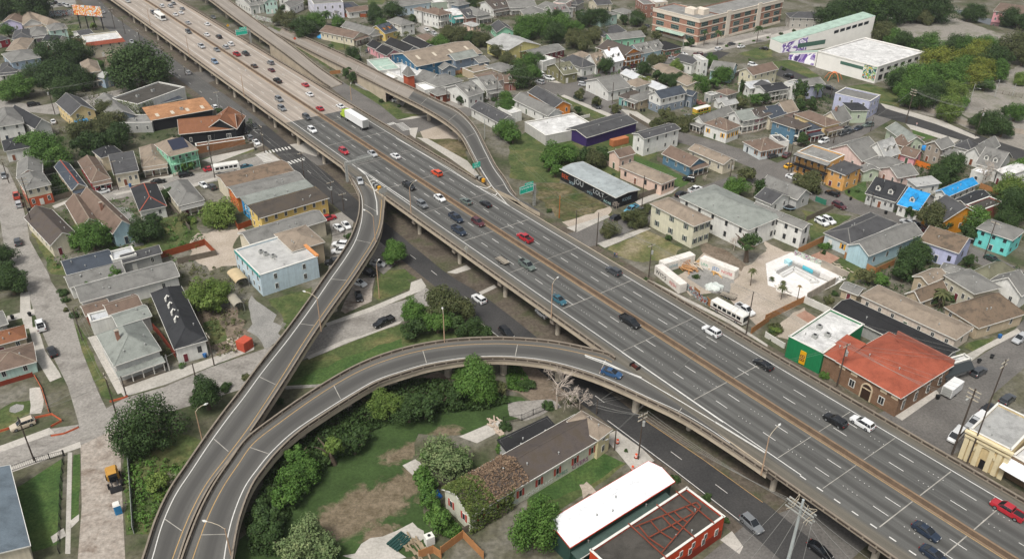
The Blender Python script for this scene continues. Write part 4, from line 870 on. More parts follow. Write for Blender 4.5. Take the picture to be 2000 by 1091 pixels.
HOUSES = '''
0 -20,235 140,225 75,150|4.5|G2|2.2|lilac|brown|lilac shotgun house at the photo's top left edge, brown gable roof|w=2,4
0 160,240 300,222 240,145|4.5|G2|2.5|white|tan|white gabled cottage with tan roof right of the lilac shotgun house|porch w=3,4
0 345,235 440,215 330,130|4.5|H|2.2|cream|tan|long cream house with tan hip roof behind the mint two storey house
0 365,280 495,262 440,232|7|H|1.8|mint|gray|narrow mint two storey house below the painted billboard|w=2,2
0 75,352 215,338 160,285|4.3|H|1.8|bluegray|dkgray|blue grey cottage with dark roof and yellow door|door=yellow
0 205,325 342,308 300,262|4.3|H|2|#c9b4c4|gray|mauve pink cottage with grey roof beside the blue grey cottage|porch
0 312,362 425,368 400,330|5|G1|1.8|white|charcoal|white house with black gable roof below the mauve pink cottage
0 30,440 180,428 110,355|4.3|H|1.8|cream|tan|cream bungalow with tan hip roof above the grey blue two storey house
0 70,530 290,490 240,425|7.5|H|2|bluegray|gray|large grey blue two storey house with grey roof and front porch|porch w=3,3
0 -30,615 108,600 60,535|4|H|1.6|white|dkgray|white cottage with dark hip roof and porch at left photo edge|porch
0 -60,370 48,345 15,322|4|H|1.6|red|dkgray|small red house at the left photo edge
0 540,345 640,350 620,308|5|F|0|brick|dkgray|low red brick wing beside the cream building with red tile skirt
0 620,332 715,315 690,262|5|G1|1.6|white|dkgray|white house with dark grey roof under the billboard posts
0 640,605 760,588 690,515|7|H|2|cream|tan|tall cream house with tan pyramid roof hemmed in by dark trees|porch
0 790,640 850,620 815,540|5|G2|1.5|bluegray|ltgray|narrow pale blue house half hidden by a spreading oak
0 540,935 720,895 640,795|6|G2|2.8|yellowcream|dkgray|yellow gabled house with dark roof and small blue awning|w=2,3
0 870,965 1035,930 900,790|4.5|G2|2.4|slate|gray|slate blue gabled house with long grey roof|w=2,3
0 850,1010 1170,1000 1060,940|3.5|F|0|gray|flatgray|low flat roofed shed with red stripe between grey and orange roofs|ac=1 name=shed cat=shed
0 262,1040 378,1008 300,870|5|G2|2.5|white|charcoal|white gabled house with black roof beside a parked white car
0 -40,1035 160,1000 90,890|6|H|2.2|white|gray|big white house with grey hip roof at left photo edge
0 1060,860 1425,720 1330,640|5.5|F|0|white|dkgravel|white stepped front building with flat gravel roof and ivy on its side|ac=2 w=3,1 name=commercial_building cat=building
0 1120,865 1400,800 1385,765|3.2|S|.5|cream|slate|cream lean-to with slate porch roof before the white stepped front building|w=4,1 name=lean_to cat=building
0 1170,970 1640,880 1590,800|4.6|S|.7|black|orange|long black building with flat orange roof and four skylights|sky=4 now w=0,0 name=warehouse cat=building ac=1
z300,200 385,545 1250,445 1130,270|5.5|G1|3|black|rust|black two storey bar with rusty gable roof above the beer garden|now=b w=3,2 nodoor name=bar_building cat=building
z300,200 800,462 1252,452 1150,262|5.6|G2|3.6|black|rust|black cross gable wing with rusty roof and two white windows|w=2,0 nodoor name=gable_wing cat=building
z300,200 640,760 1395,640 1380,600|3|F|0|#8a5f3e|rust|brown timber beer garden canopy along the black bar|now nodoor name=patio_canopy cat=canopy
z300,200 215,870 620,765 440,600|7.5|H|2.6|mintgreen|tan|green two storey house with solar panels on its tan roof|gal pcol=mintgreen solar w=4,4
4 30,130 215,95 150,30|4.5|H|1.8|white|charcoal|white house with black hip roof beside the round green tree, far left
4 190,430 375,385 300,290|6.5|H|2|cream|gray|cream corner store house with orange ground floor|low=#b8593a w=3,3
4 130,330 310,300 230,205|5|G2|1.8|#cdaea2|gray|pinkish house with grey roof behind the cream corner store house
4 560,425 660,400 560,215|4.2|G2|1.5|tan|slate|tan shotgun house with red ridge line on its slate roof|ridge porch pcol=brown
4 710,360 840,330 705,178|4.2|H|2.2|red|brown|red and white striped cottage with brown hip roof|w=3,4 porch
4 885,300 1060,268 965,145|5|G1|3.6|cream|dkgray|large cream house with steep dark side gable roof|w=4,3
4 780,170 930,130 880,80|5.5|H|1.8|cream|charcoal|cream camelback rear with black hip roof behind the large cream house
4 1105,240 1285,212 1135,85|4|H|2|cream|tan|cream cottage with tan hip roof and screened front porch|porch w=4,3
z400,300 335,560 1345,305 1200,140|5.5|G1|.9|cream|tanmoss|long cream warehouse with mossy tan roof at the crosswalk corner|now nodoor name=warehouse cat=building
z400,300 490,720 1530,460 1350,310|5.3|G1|.8|orange|gray|long grey roofed building with orange mural end wall|now nodoor name=warehouse cat=building
z400,300 690,870 1690,580 1545,470|5.2|S|.5|deepblue|gray2|long grey roofed building with blue mural end wall and two vents|now nodoor name=warehouse cat=building
z400,300 860,1035 1890,720 1800,560|6|S|.8|yellow|dkstain|long yellow two storey building with stained dark roof|w=7,1 nodoor name=commercial_building cat=building
4 395,855 600,790 490,560|4.3|G2|2.5|cream|dkbrown|cream gabled house with dark brown roof at the left street corner|w=2,4
4 625,720 780,680 640,500|4.3|G2|2.2|tan|brown|narrow brown roofed house between the cream gabled and pale blue houses
4 880,755 1040,705 850,430|5|G2|2.8|ltblue|brown|long pale blue gabled house with brown and slate roof|w=1,5 ch=1
4 1090,580 1280,540 1140,385|4.2|H|2.2|white|charcoal|white house with black hip roof and red ridge lines|ridge
4 1395,535 1575,490 1440,345|4.2|H|2.2|cream|gray|cream house with grey hip roof and white back porch|porch
4 530,1085 880,990 835,895|4|G1|1.5|white|slate|white house with wide slate gable roof below the cream brown roofed house
4 880,990 1065,940 1030,875|4.4|F|0|white|whitemetal|flat white metal roofed addition between two dark roofs|now
4 965,985 1245,905 1210,870|4|G1|1.2|gray|dkgray|grey house with dark roof beside the white metal roofed addition
8 550,90 960,-30 920,-100|4|G1|1.5|white|gray|white house with broad grey roof above the long white house
8 640,205 1385,-5 1330,-110|4.3|G1|1.8|white|gray|very long white house with grey roof and two side windows|w=3,1
8 680,310 855,255 800,195|3.5|G1|1|redbrown|brown|brown shed roof house at the kerb below the long white house
8 715,385 905,330 870,270|3.3|F|0|white|whitemetal|white flat roofed carport behind a red fence|now nodoor
8 860,300 1095,225 1060,150|4|G1|1|gray|brown|low house with faded brown roof between white and grey houses
8 930,390 1170,310 1130,230|4.5|G1|1|gray|gray2|grey rear house with plain grey roof behind the big grey house
8 905,690 1245,570 1110,350|5.6|H|3|ltgray|gray2|big pale grey two storey house with porch and white chimney|porch w=4,4 ch=1 nodoor
8 1375,555 1605,487 1320,100|5|H|2.4|white|charcoal|long white two storey house with black roof and turbine vents|w=2,5 dw=1
8 -60,770 275,675 215,545|3.2|H|1.5|mint|brown|mint bungalow with brown hip roof at left photo edge|w=2,1 nodoor
8 -60,560 195,490 150,410|3.5|H|1.2|tan|rust|tan house with rusty orange roof at left photo edge
8 -60,420 50,385 25,290|3.5|G1|1|gray|gray|small grey house at left photo edge above the rusty roof
12 235,1025 75,420 -600,600|5|G1|1.6|cream|bluish|cream building with blue grey roof at bottom left corner|now
z430,400 470,640 1615,265 1550,85|5.3|G1|1.4|cream|gray|long hip and gable grey roof building behind the mural building|now nodoor name=warehouse cat=building
z430,400 620,1166 1510,865 1150,480|6|F|0|#bfd0d8|palegray|pale blue two storey mural building with flat white roof|w=2,2 ac=3 nodoor name=commercial_building cat=building
z430,400 1130,745 1590,600 1390,330|6.6|H|1.4|tan|tan|tan hip roof rising from the mural building's white roof|now nodoor name=roof_storey cat=building
z400,0 655,140 860,105 815,-20|5|G1|3|white|gray|white house with two dormers above the curved ramp, top left|dorm=2
z400,0 885,75 1065,60 1020,-40|7|G2|2|mint|gray|tall mint gabled house with upstairs porch near the top|w=3,2
z400,0 1130,140 1265,150 1240,40|5|G2|2|white|gray|white gabled house right of the tall mint house
z400,0 1100,40 1400,30 1380,-30|6|F|0|white|white|white flat roofed block behind the white gabled house, top edge
1 425,60 655,40 640,-40|8|F|0|#d5d3de|gray|tall pale lavender building cut by the top edge
1 590,105 780,68 735,20|4|G1|1.5|white|dkgray|white house with solar panels covering its roof behind the big palm|solar
1 440,105 580,95 500,40|4.5|H|1.8|white|dkgray|white house with dark hip roof left of the big palm
1 700,112 862,90 845,55|3.5|G1|1.2|white|brown|white cottage with brown roof behind the rusty fence
1 738,312 835,280 660,205|4.2|G2|2|cream|brown|cream house with columned gable porch beside the ramp|porch w=3,5
1 865,280 950,258 790,185|4.2|G2|2|white|gray|white shotgun house with arched porch right of the columned cream house|porch w=3,4
1 985,272 1075,245 1045,190|4.2|G1|3|yellow|slate|yellow cottage with black roof and two orange dormers|dorm=2 dormc=orange
z700,0 400,340 620,415 840,380|6|H|2|white|gray|white two storey house with grey hip roof behind the yellow cottage|w=3,2
z700,0 955,190 1190,245 1395,210|7.5|H|2|white|brown|large white two storey house with full double gallery and brown roof|galb w=5,5
z700,0 810,155 930,185 985,150|7|H|1|white|brown|slim white wing behind the double gallery house|now=c
z700,0 1290,165 1440,245 1615,215|5|H|1.2|turq|white|turquoise cottage with bright white metal roof|porchb
z700,0 570,125 1100,40 1040,-30|5.5|G1|1.8|#c8d6de|gray|very long pale blue house with grey roof at the top|w=7,2
z700,0 1100,75 1390,45 1380,-10|5|F|0|sage|white|sage green flat roofed block at the top beside the pale blue house
z700,0 1395,70 1500,95 1690,60|5.5|H|1.5|slateblue|gray|slate blue house behind the turquoise cottage
z700,0 1640,290 1790,270 1740,140|4|G1|2.5|brick|dkgray|small brick cottage with dark roof and one dormer|dorm=1
z700,0 1800,250 1995,215 1900,100|5|H|2|gray|gray|grey house with deep front porch beside the brick dormer cottage|porch
z700,0 1590,372 1735,415 1850,387|3.5|H|1|peach|ltgray|little peach outbuilding with pale grey roof|w=2,2
z700,0 860,570 1080,690 1170,605|4|H|1.3|cream|brown|low cream house with brown hip roof beside a green tree|w=3,1
z700,0 640,645 960,780 1180,740|4.2|G1|1.6|gray|black|grey shotgun house with long black roof beside the low brown roof|now=a
z700,0 370,690 715,828 930,795|4.2|G1|2|ltgray|black|grey gabled shotgun house with black roof between pink house and warehouse|w=5,1
z700,0 95,725 225,782 325,710|4|G1|1.8|pink|black|pink cottage with black gable roof near the ramp|w=2,1
z700,0 235,805 400,880 630,845|3.8|G1|2|pink|black|pink and white gabled house with black roof in front of the pink cottage|w=2,2
z700,0 870,1045 1870,830 1560,646|6|G1|3|deepblue|tan|big blue warehouse with tan roof and four skylights|sky=4 w=2,0 nodoor name=warehouse cat=building
z700,0 1465,945 1805,870 1690,800|6.3|G1|1.8|slateblue|gray2|slate blue two storey house against the blue warehouse|w=2,1
1 1440,545 1535,530 1490,480|4|G2|1.5|slateblue|gray|small slate blue gabled house beside the blue warehouse
z700,0 1840,980 1990,950 1960,840|4.5|G1|1.2|slate|gray|slate cottage right of the slate blue two storey house
1 940,545 1150,640 1310,580|4|F|0|white|white|broad white flat roofed building beside the brick tower|now nodoor name=commercial_building cat=building
1 845,490 935,575 1080,530|4.5|F|0|ltgray|mintroof|grey walled yard building with pale mint roof by the ramp|now nodoor name=commercial_building cat=building
1 955,600 1050,632 1105,605|3.3|F|0|white|brightwhite|small white porch roof left of the brick tower|now nodoor name=porch_building cat=building
1 1128,570 1165,590 1190,572|9|H|2.6|orangebrick|gray|orange brick tower with pointed grey roof beside the ramp|now nodoor name=brick_tower cat=tower
1 1200,660 1340,640 1310,590|4.5|G1|1.5|orangebrick|gray|brick shed with grey roof right of the brick tower|now
1 1228,675 1300,722 1450,682|3.8|F|0|white|brightwhite|white flat porch roof below the brick tower|now nodoor name=porch_building cat=building
1 1400,680 1590,630 1535,560|5|H|2|white|gray|white house with large grey hip roof beside the white porch roof
1 1340,640 1440,610 1400,560|5|G2|2.3|white|gray|white front gable of the grey roofed house near the brick tower
1 1400,750 1510,725 1470,672|3.6|H|1|redbrown|gray|low red brick carport with grey hip roof by the ramp
1 1640,755 1755,720 1700,620|5|G1|3|white|gray|white cottage with grey roof and wide shed dormer|dorm=2 w=3,2
1 1790,700 1895,680 1850,580|4.5|G1|3|white|gray|white cottage with two small dormers and columned porch|dorm=2 porch
1 1690,592 1830,640 1965,606|4.5|H|1.2|white|brown|white house with low brown roof behind the dormered cottages
1 1925,640 2010,635 1985,600|4|G1|2|brick|brown|brick cottage with brown roof under the olive trees|dorm=1
1 1590,545 1680,580 1790,520|3|F|0|tan|tan|low tan flat roofed shed among courtyards|now name=shed cat=shed
1 1770,520 1900,558 1930,500|3.5|H|1|tan|gray|tan cottage with low grey roof by the courtyard trees
1 1665,840 1885,955 2010,925|4|G1|1.8|white|dkgray|long white house with black gable roof beside the curving ramp|w=4,2
1 1870,845 1980,895 2045,868|3.5|F|0|white|white|small white flat roofed annexe behind the long white house|now
1 1830,75 1970,50 1890,0|4.5|G1|3|white|dkbrown|white house with brown roof, two dormers and colonnade at the top|dorm=2 porch
1 1860,250 1985,240 1940,190|4|G2|2.5|mintgreen|dkgray|bright green gabled cottage with turquoise side near the palms
1 1830,350 1930,372 1985,290|4.5|H|2|tan|tan|tan house with pyramid roof behind olive trees
2 -60,395 190,345 110,270|5.5|G2|3|#c3bb7c|ltgray|olive yellow gabled house with pale roof under big green trees|w=2,1
z1000,0 290,870 765,755 720,650|3.8|G1|1.5|maroon|gray|long maroon house with grey roof behind the olive corner house|w=6,1
z1000,0 440,975 640,915 520,850|4|F|0|white|white|low white flat roof between the maroon and olive houses|now
2 385,575 490,555 430,480|4.5|G1|3|olive|olivegray|olive corner house painted with orange trim and two dormers|dorm=2 grafb=colour
z1000,0 1050,1030 1240,985 1000,850|4.5|H|2.5|white|dkgray|white house with black hip roof right of the olive corner house
z1000,0 840,850 1010,890 1110,810|5|H|1.5|tan|tan|tan hip roofed house behind the black hip roof
z1000,0 1270,990 1440,940 1350,850|4.5|G1|4|white|tan|white gabled house with two dormers on its tan roof|dorm=2
z1000,0 1500,945 1695,895 1600,790|5|G1|4.3|white|brightwhite|white house with white metal roof and brick chimney|dorm=2 ch=1
z1000,0 1310,705 1700,840 1945,775|6|G1|2.5|orange|dkbrown|orange galleried building with long dark roof|galb gal=iron w=4,4
2 985,405 1085,382 1040,325|4.5|G1|3|ltblue|gray|pale blue cottage with two dormers right of the orange galleried building|dorm=2
2 1087,382 1168,360 1130,305|4.5|G1|3|ltblue|gray|pale blue cottage with single dormer next to the brick corner house|dorm=1
z1250,0 345,745 595,695 440,600|4.5|H|2|brick|black|red brick corner house with black hip roof facing the school|w=5,2 sh=green
z1250,0 490,885 770,960 800,850|5|G1|1.4|white|dkgray|white house with grey gable roof joined to the tall white block
z1250,0 785,835 925,920 1005,905|7|F|0|white|white|tall plain white block house beside a bright green tree|w=2,1
z1250,0 1060,1040 1380,1080 1600,990|5|G1|2.5|ltblue|gray|pale blue house with grey roof below the school lawn|w=3,1
2 1860,560 2050,510 2000,465|6.5|G1|2|#cfc8ae|brown|cream two storey house with brown roof and small porch|w=4,2
2 1840,665 2010,640 1990,590|4|G1|1|white|whitemetal|white house with pale metal roof below the cream two storey house
2 1950,670 2060,650 2030,610|5|G2|1.5|white|dkgray|white gabled house with dark roof at the lane of tall palms
2 1075,510 1350,650 1420,600|4|G1|1.2|cream|tan|long low tan roofed house screened by dark trees|w=4,1
2 560,620 735,700 870,650|4.5|G2|3|white|gray|white corner house with tall grey gable roof at the junction|w=3,3
2 850,630 950,662 1000,610|5|H|1.6|white|tan|tan roofed rear wing behind the white corner house
2 835,560 1150,695 1195,665|4|G1|1.4|white|whitemetal|long white building with pale metal roof behind the yellow green tree
2 820,735 880,755 975,712|4|H|1.4|teal|dkbrown|teal cottage with dark roof beside the white corner house
2 885,742 970,772 1115,722|4|H|1.5|tan|gray|tan cottage with grey roof next to the teal cottage|porch
z1250,120 290,545 670,450 600,355|6.5|G1|2|white|slate|white and charcoal two storey house with slate roof and iron gallery|low=slate w=4,2
z1250,120 670,465 780,490 770,430|5.5|G1|1|slate|slate|charcoal rear block behind the white and charcoal house
z1250,120 970,475 1070,510 1180,480|3|F|0|gray|ltgray|small beige flat roofed shed near the heap of bicycles|name=shed cat=shed
z1250,120 1150,420 1320,475 1480,430|3.5|H|1|gray|brown|grey garage with brown hip roof behind the beige shed
z1250,120 1185,590 1330,570 1360,525|3|G1|1|white|ltgray|white arched shed near the parked trolley bus|name=shed cat=shed
z1250,120 1290,640 1480,590 1440,545|3.5|G1|1|white|ltgray|white garage with pale roof beside the arched shed|name=shed cat=shed
2 115,715 315,832 425,800|4|G1|2|orange|dkgray|bright orange gabled cottage with black roof|low=orange w=2,2
2 0,770 265,895 370,865|4.2|G1|2|white|gray|long white cottage with grey roof left of the orange cottage|w=4,3
2 85,960 250,1065 560,940|3.5|F|0|#b9b6b0|white|low flat white roofed store with metal side wall|now nodoor name=commercial_building cat=building
2 570,1062 955,940 820,875|4|G1|1.2|purple|dkgray|long dark purple hall with black roof on the lawn|now nodoor name=hall cat=building
2 1020,1065 1290,985 1240,940|7|G1|.8|white|dkgray|tall narrow white house with black roof above the peach house|w=4,1
z1350,180 0,390 170,445 640,280|4.3|G2|2|white|gray|white shotgun house with long grey roof and pediment gable|w=3,3 porch
z1350,180 190,435 530,545 760,480|5.4|H|2.2|white|brown|white two storey corner house with yellow shutters|sh=yellow w=3,3
z1350,180 560,290 730,372 950,300|6|G2|2|white|gray2|white two storey house with side gallery behind the yellow shuttered house|galb w=1,4
z1350,180 980,325 1160,260 1090,190|6|G1|1.8|pink|dkbrown|pink galleried house with dark roof and outside stair|gal w=3,2
z1350,180 1210,350 1440,270 1260,130|5|G1|2|cream|slate|cream house under a wide slate roof beside the pink galleried house
z1350,180 1440,265 1620,215 1510,100|5|G1|3|palepink|tan|pale pink gabled house with tan roof near the tall palms
z1350,180 1240,390 1590,500 1830,455|6.5|H|1.8|blue|dkbrown|blue two storey house with white front gallery|galb w=2,4
z1350,180 1800,530 1991,490 1850,400|5|H|1.5|red|slate|red galleried house with slate roof right of the blue house|porch w=4,2
z1350,180 1190,640 1330,745 1460,702|4.5|F|0|white|dkgray|white parapet walled building behind the brown roofed corner shop|w=2,2
z1350,180 800,720 1060,860 1330,745|3.7|H|1.9|#c9cfcf|brown|white corner shop with brown pyramid roof and orange shutters|sh=brown w=2,4
6 1375,55 1640,165 1710,125|4|G1|1.2|cream|tan|long cream stucco house with tan roof at the street corner|w=4,1
6 1170,90 1380,185 1500,150|4|G1|2|blue|brown|blue cottage with brown roof and front porch|porchb w=3,2 nodoor
6 840,195 1160,322 1285,288|4.5|H|1.5|peach|tan|long peach shotgun house with tan hip roof|w=4,4 dw=1
6 750,85 828,122 950,92|5.5|G2|1.5|peach|brown|tall narrow peach house with brown gable roof|w=1,2
6 375,220 805,435 975,375|4.2|G1|.5|black|metal|black garage covered in white graffiti with silver metal roof|now nodoor name=garage cat=building
6 1085,480 1415,645 1555,597|7.8|H|1.5|#cfcbb4|tan|pale cream green two storey house with tan hip roof|w=3,3 nodoor sh=grayg
6 1310,428 1840,672 2160,585|7|H|2.2|white|gray2|large white two storey house with broad grey hip roof|w=5,2 nodoor dw=1
7 -130,505 265,660 335,630|6.8|G1|1|white|gray|long white rear wing of the large grey roofed house|w=5,1 nodoor dw=1
7 -60,320 220,430 330,390|4|G1|2.2|ltgray|gray|grey gabled house with green shutters facing the lane|w=2,1
7 -100,420 20,470 130,400|4|G1|2|white|dkgray|small white gabled house beside the round trampoline
7 215,75 470,155 600,100|7.5|F|0|peachorange|flatgray|orange corner building with iron balcony and flat roof|gal=iron pcol=black w=5,2 name=commercial_building cat=building
7 465,192 595,240 712,192|6|S|.6|peachorange|dkgray|orange rear wing with patched dark roofs behind the corner building|w=2,2
7 700,180 740,210 790,150|4|G1|1|palegreen|gray|narrow pale green house behind the orange corner building
z1550,180 530,815 1040,990 1380,870|4.5|G2|3.8|palepink|gray|pale pink house with tall gable wall and grey roof|w=2,1
7 740,130 880,185 1020,125|4|H|1|palepink|gray|pale pink middle wing with low grey roof
7 875,185 1005,252 1115,205|4|G2|2|palepink|gray|small pale pink gabled house with white awning
z1550,180 1400,935 1620,855 1450,700|4.5|G1|4.2|white|ltgray|white house with pale roof and two large white dormers|dorm=2
z1550,180 1500,705 1700,765 1480,480|4|G1|1.2|tan|brown|brown roofed wing between the white dormer and green houses
z1550,180 1430,480 1740,700 1910,632|4.5|G1|2|palegreen|gray2|long pale green house with grey gable roof near the dark road|w=2,3 nodoor
z1550,180 1640,870 1865,932 1980,870|3.5|G1|1.8|pink|brown|small pink gabled cottage behind the orange fence
3 505,705 780,765 855,715|7|F|0|lavender|gray|lavender three bay corner building with grey roof by the dark road|w=3,3
3 575,770 640,825 725,790|5.5|H|1|palegreen|charcoal|pale green house with black roof below the lavender corner building
3 540,930 630,885 580,800|4.5|G1|3.8|cream|gray|cream steep gabled house with brick chimney|ch=1 w=3,1
3 200,860 435,950 530,915|5|H|1.5|yellowcream|brown|long yellow galleried house with brown roof|porchb
3 -40,680 120,650 100,610|5.5|G1|1|white|charcoal|white galleried house with black roof below the lilac house|gal
3 105,625 205,655 220,612|6|F|0|white|ltgray|white flat roofed tower like house beside the cypress
3 180,600 270,642 350,590|6|G2|1.5|lavender|gray|lilac gabled house in front of the school playground
z1750,230 455,320 680,395 855,322|6.5|G2|1.8|taupe|gray|taupe two storey stone house with grey gable roof|w=2,2
z1750,230 650,480 880,525 1060,470|4|G1|1.6|taupe|gray|lower taupe wing half hidden by a green tree
z1750,230 880,340 1140,405 1300,330|4.5|H|2|white|dkgray|white house with stained grey hip roof by the dark road|w=3,1
z1750,230 1070,440 1290,500 1650,340|4.5|G2|2.5|white|gray|white gabled house with long grey roof near the parking lot
z1750,230 1240,615 1560,695 1800,520|5|G1|3.8|white|gray|white house with tall grey roof and two dormers at right|dorm=2
z1750,230 1570,720 1720,800 1991,570|5|G1|2|white|white|white house at the right edge behind a bare leaning tree|w=2,2
z1750,230 1150,745 1340,810 1410,690|3.3|F|0|white|brightwhite|white canopy roofed porch in front of the dormered house|name=porch_building cat=building
7 765,378 985,440 1110,345|4|G1|3.3|ltgray|charcoal|grey cottage with two dormers and a weathered charcoal roof|dorm=2 w=5,1
7 1015,460 1165,505 1320,415|4|G1|3.3|white|tarp|house with bright blue tarpaulin roof and one dormer|dorm=1 w=3,1
7 1390,392 1620,292 1575,245|4|G1|1.2|white|tarp|long rear wing under a blue tarpaulin roof
7 1150,320 1330,292 1290,250|4|S|.5|white|ltgray|white house with torn pale roof behind the blue tarpaulin house
7 1220,500 1365,588 1540,478|5|G1|3.8|ochre|dkgray|ochre gabled house with black roof beside the blue tarpaulin house|w=2,3
7 1550,470 1720,390 1640,340|4|G1|1|brown|charcoal|dark roofed building behind the ochre house|now
7 1650,520 1830,450 1730,400|4|F|0|#a25a50|dkgravel|low red walled building with black flat roof at the right|now
7 1640,640 1900,725 2020,662|5.8|H|1.5|turquoise|gray|bright turquoise two storey house with grey hip roof|w=3,2 dw=1
7 445,690 640,775 985,605|4.2|H|1.8|#c3ced0|dkgray|pale house with broad dark hip roof and yellow shutters|sh=yellow w=2,4
7 630,785 785,858 1155,670|5|G2|2|ltblue|gray|long sky blue gabled house with grey roof|w=0,4 nodoor
7 1195,740 1480,830 1570,722|5.5|G1|2.4|lavenderwrap|moss|unfinished lilac wrapped house with mossy brown roof|w=3,1 dw=1
z1750,480 180,655 385,765 450,430|4|G2|1.8|tan|moss|mossy brown gabled roof house behind the long tan roof
z1750,480 500,490 775,370 690,220|4.5|G1|1|tan|tan|tan roofed middle house beside the mossy brown roof
z1750,480 780,365 1230,635 1600,530|5.5|H|1.4|#c4beaa|gray|cream two storey house with long plain grey roof at right|w=5,1
z1750,480 700,270 1050,370 1100,275|5|H|1.2|gray|gray|grey house with low hip roof below the lilac wrapped house
z1750,480 1180,310 1440,430 1830,260|4.5|H|1.8|gray|olivegray|grey house with mossy green hip roof near the parked green car
z1750,480 1460,455 1950,650 2150,560|5|G2|3.2|white|gray|white house with large triangular gable wall at right edge|w=2,0
z1750,480 800,850 1300,1150 1860,850|4|H|4|tan|moss|tan house under a huge mossy brown pyramid roof|w=3,2
11 165,428 435,558 840,365|5.4|F|0|green|white|green walled shop with white flat roof beside the brick building|ac=3 now nodoor name=shop cat=shop
11 560,600 1045,870 1415,605|5.7|H|3.2|brownbrick|redtile|brown brick building with red tiled pyramid roof|w=5,4 now=a nodoor name=brick_building cat=building
11 447,542 572,606 742,488|5.5|S|.9|brownbrick|redtile|brick side wing with red tiled roof between shop and pyramid roof|now nodoor name=brick_wing cat=building
11 520,200 1360,592 1470,492|3.6|G1|.9|gray|black|long black roofed building behind the red tiled roof|now nodoor name=warehouse cat=building
11 740,85 1470,412 1610,330|4.2|H|1|#cdbfb0|tan|long beige house with tan roof and many small vents|w=7,1
11 580,30 700,75 770,40|3|G1|.8|tan|gray|small tan shed with grey roof at the skate plaza wall|name=shed cat=shed
11 1320,612 1375,650 1535,545|4|F|0|gray|white|corner cafe with white roof and black awning beside the brick building|name=shop cat=shop
f 924,1002 1178,848 1137,803|5|G1|2|#c6c6b4|dkbrown|derelict graffitied long house with sagging brown roof|w=7,1 sh=redpanel name=derelict_house cat=house nodoor
f 1172,851 1195,833 1150,793|5.9|H|1.2|#cfc39c|tan|cream front block of the derelict house at the black road|w=1,1 name=derelict_house cat=house nodoor
f 1000,884 1092,838 1076,818|3.5|S|.8|gray|black|black shed roof behind the derelict long house|now nodoor name=shed cat=shed
14 480,970 1265,465 1090,322|5|G1|.8|darkgreen|brightwhite|long hall with bright white metal roof and red trim|now trim=orangered nodoor name=hall cat=building
14 545,1068 1250,602 1222,572|2.7|S|.5|darkgreen|greenmetal|low green metal lean-to along the white roofed hall|now nodoor name=lean_to cat=building
14 1680,750 1380,527 622,1018|5|F|0|orangered|dkgravel|orange red building with black gravel roof carrying red steel beams|w=0,0 nodoor name=commercial_building cat=building
z1750,800 1170,240 1820,560 2300,150|7|F|0|stone|ltgray|cream classical hall with arched doorway at the highway's edge|now nodoor name=classical_building cat=building
z1750,800 1830,640 2300,900 2600,500|5|F|0|#7d6a55|white|brown shopfront under a white canopy at the right edge|now nodoor name=shop cat=shop
3 120,75 150,110 380,70|6|H|2|#a8a49c|dkgray|grey stone house with brick balcony beside the school|w=1,5
0 655,385 935,345 880,290|7.2|F|0|cream|white|cream two storey building with red tiled roof skirt|w=4,2 name=commercial_building cat=building
1 0,60 45,20 0,-10|5|H|1.5|white|gray|white house at the top between two dark trees
2 300,90 450,60 430,0|5|G2|2|white|gray|white gabled house with grey roof at the top left of the green trees
2 90,130 260,120 230,70|5|G2|2|cream|gray|cream gabled house with grey roof above the large green trees
2 -40,60 160,45 230,0|4.5|G1|2.5|white|gray|white house with wide grey roof at the top, porch facing left|porch
2 300,95 420,80 400,40|5|G1|2.5|palegreen|gray|pale green cottage with pink dormers among the trees|dorm=2 dormc=pink
2 520,85 660,125 790,95|5.5|H|1.5|mint|gray|mint green house with grey roof behind dark trees|w=3,2
2 760,70 850,95 930,80|4|H|1.5|#b9bfae|gray|grey green cottage with two ridges right of the mint house
2 690,280 860,230 800,175|4.5|G1|2|cream|dkgray|wide dark roofed cream house between the big trees and the school|w=4,1
2 760,300 1010,270 960,230|4.5|G1|1.6|mintgreen|gray|long grey roofed house with mint green gables before the school
z1000,0 590,40 780,60 790,-10|6|F|0|palepink|gray|pale pink block at the top edge above the pale green cottage
z1000,0 850,45 960,58 965,-5|4.5|H|1.5|gray|dkgray|grey porch house at the top edge beside the mint green house|porch
3 1740,40 1998,70 2010,0|6|H|1.5|pink|brown|pink building with brown roof beyond the pond
2 1000,30 1090,25 1080,-20|7|F|0|brick|gray|red brick block at the top edge left of the school
2 1100,15 1190,5 1180,-30|6|F|0|#cdbfae|white|beige block at the top edge behind the school
1 1480,20 1600,5 1580,-30|6|H|1.5|white|gray|white house at the top edge behind the turquoise cottage
2 640,30 750,20 740,-20|5|G1|2|cream|dkgray|cream cottage at the top edge behind the mint house
'''.strip().split('\n')
for ln in HOUSES: building(ln)
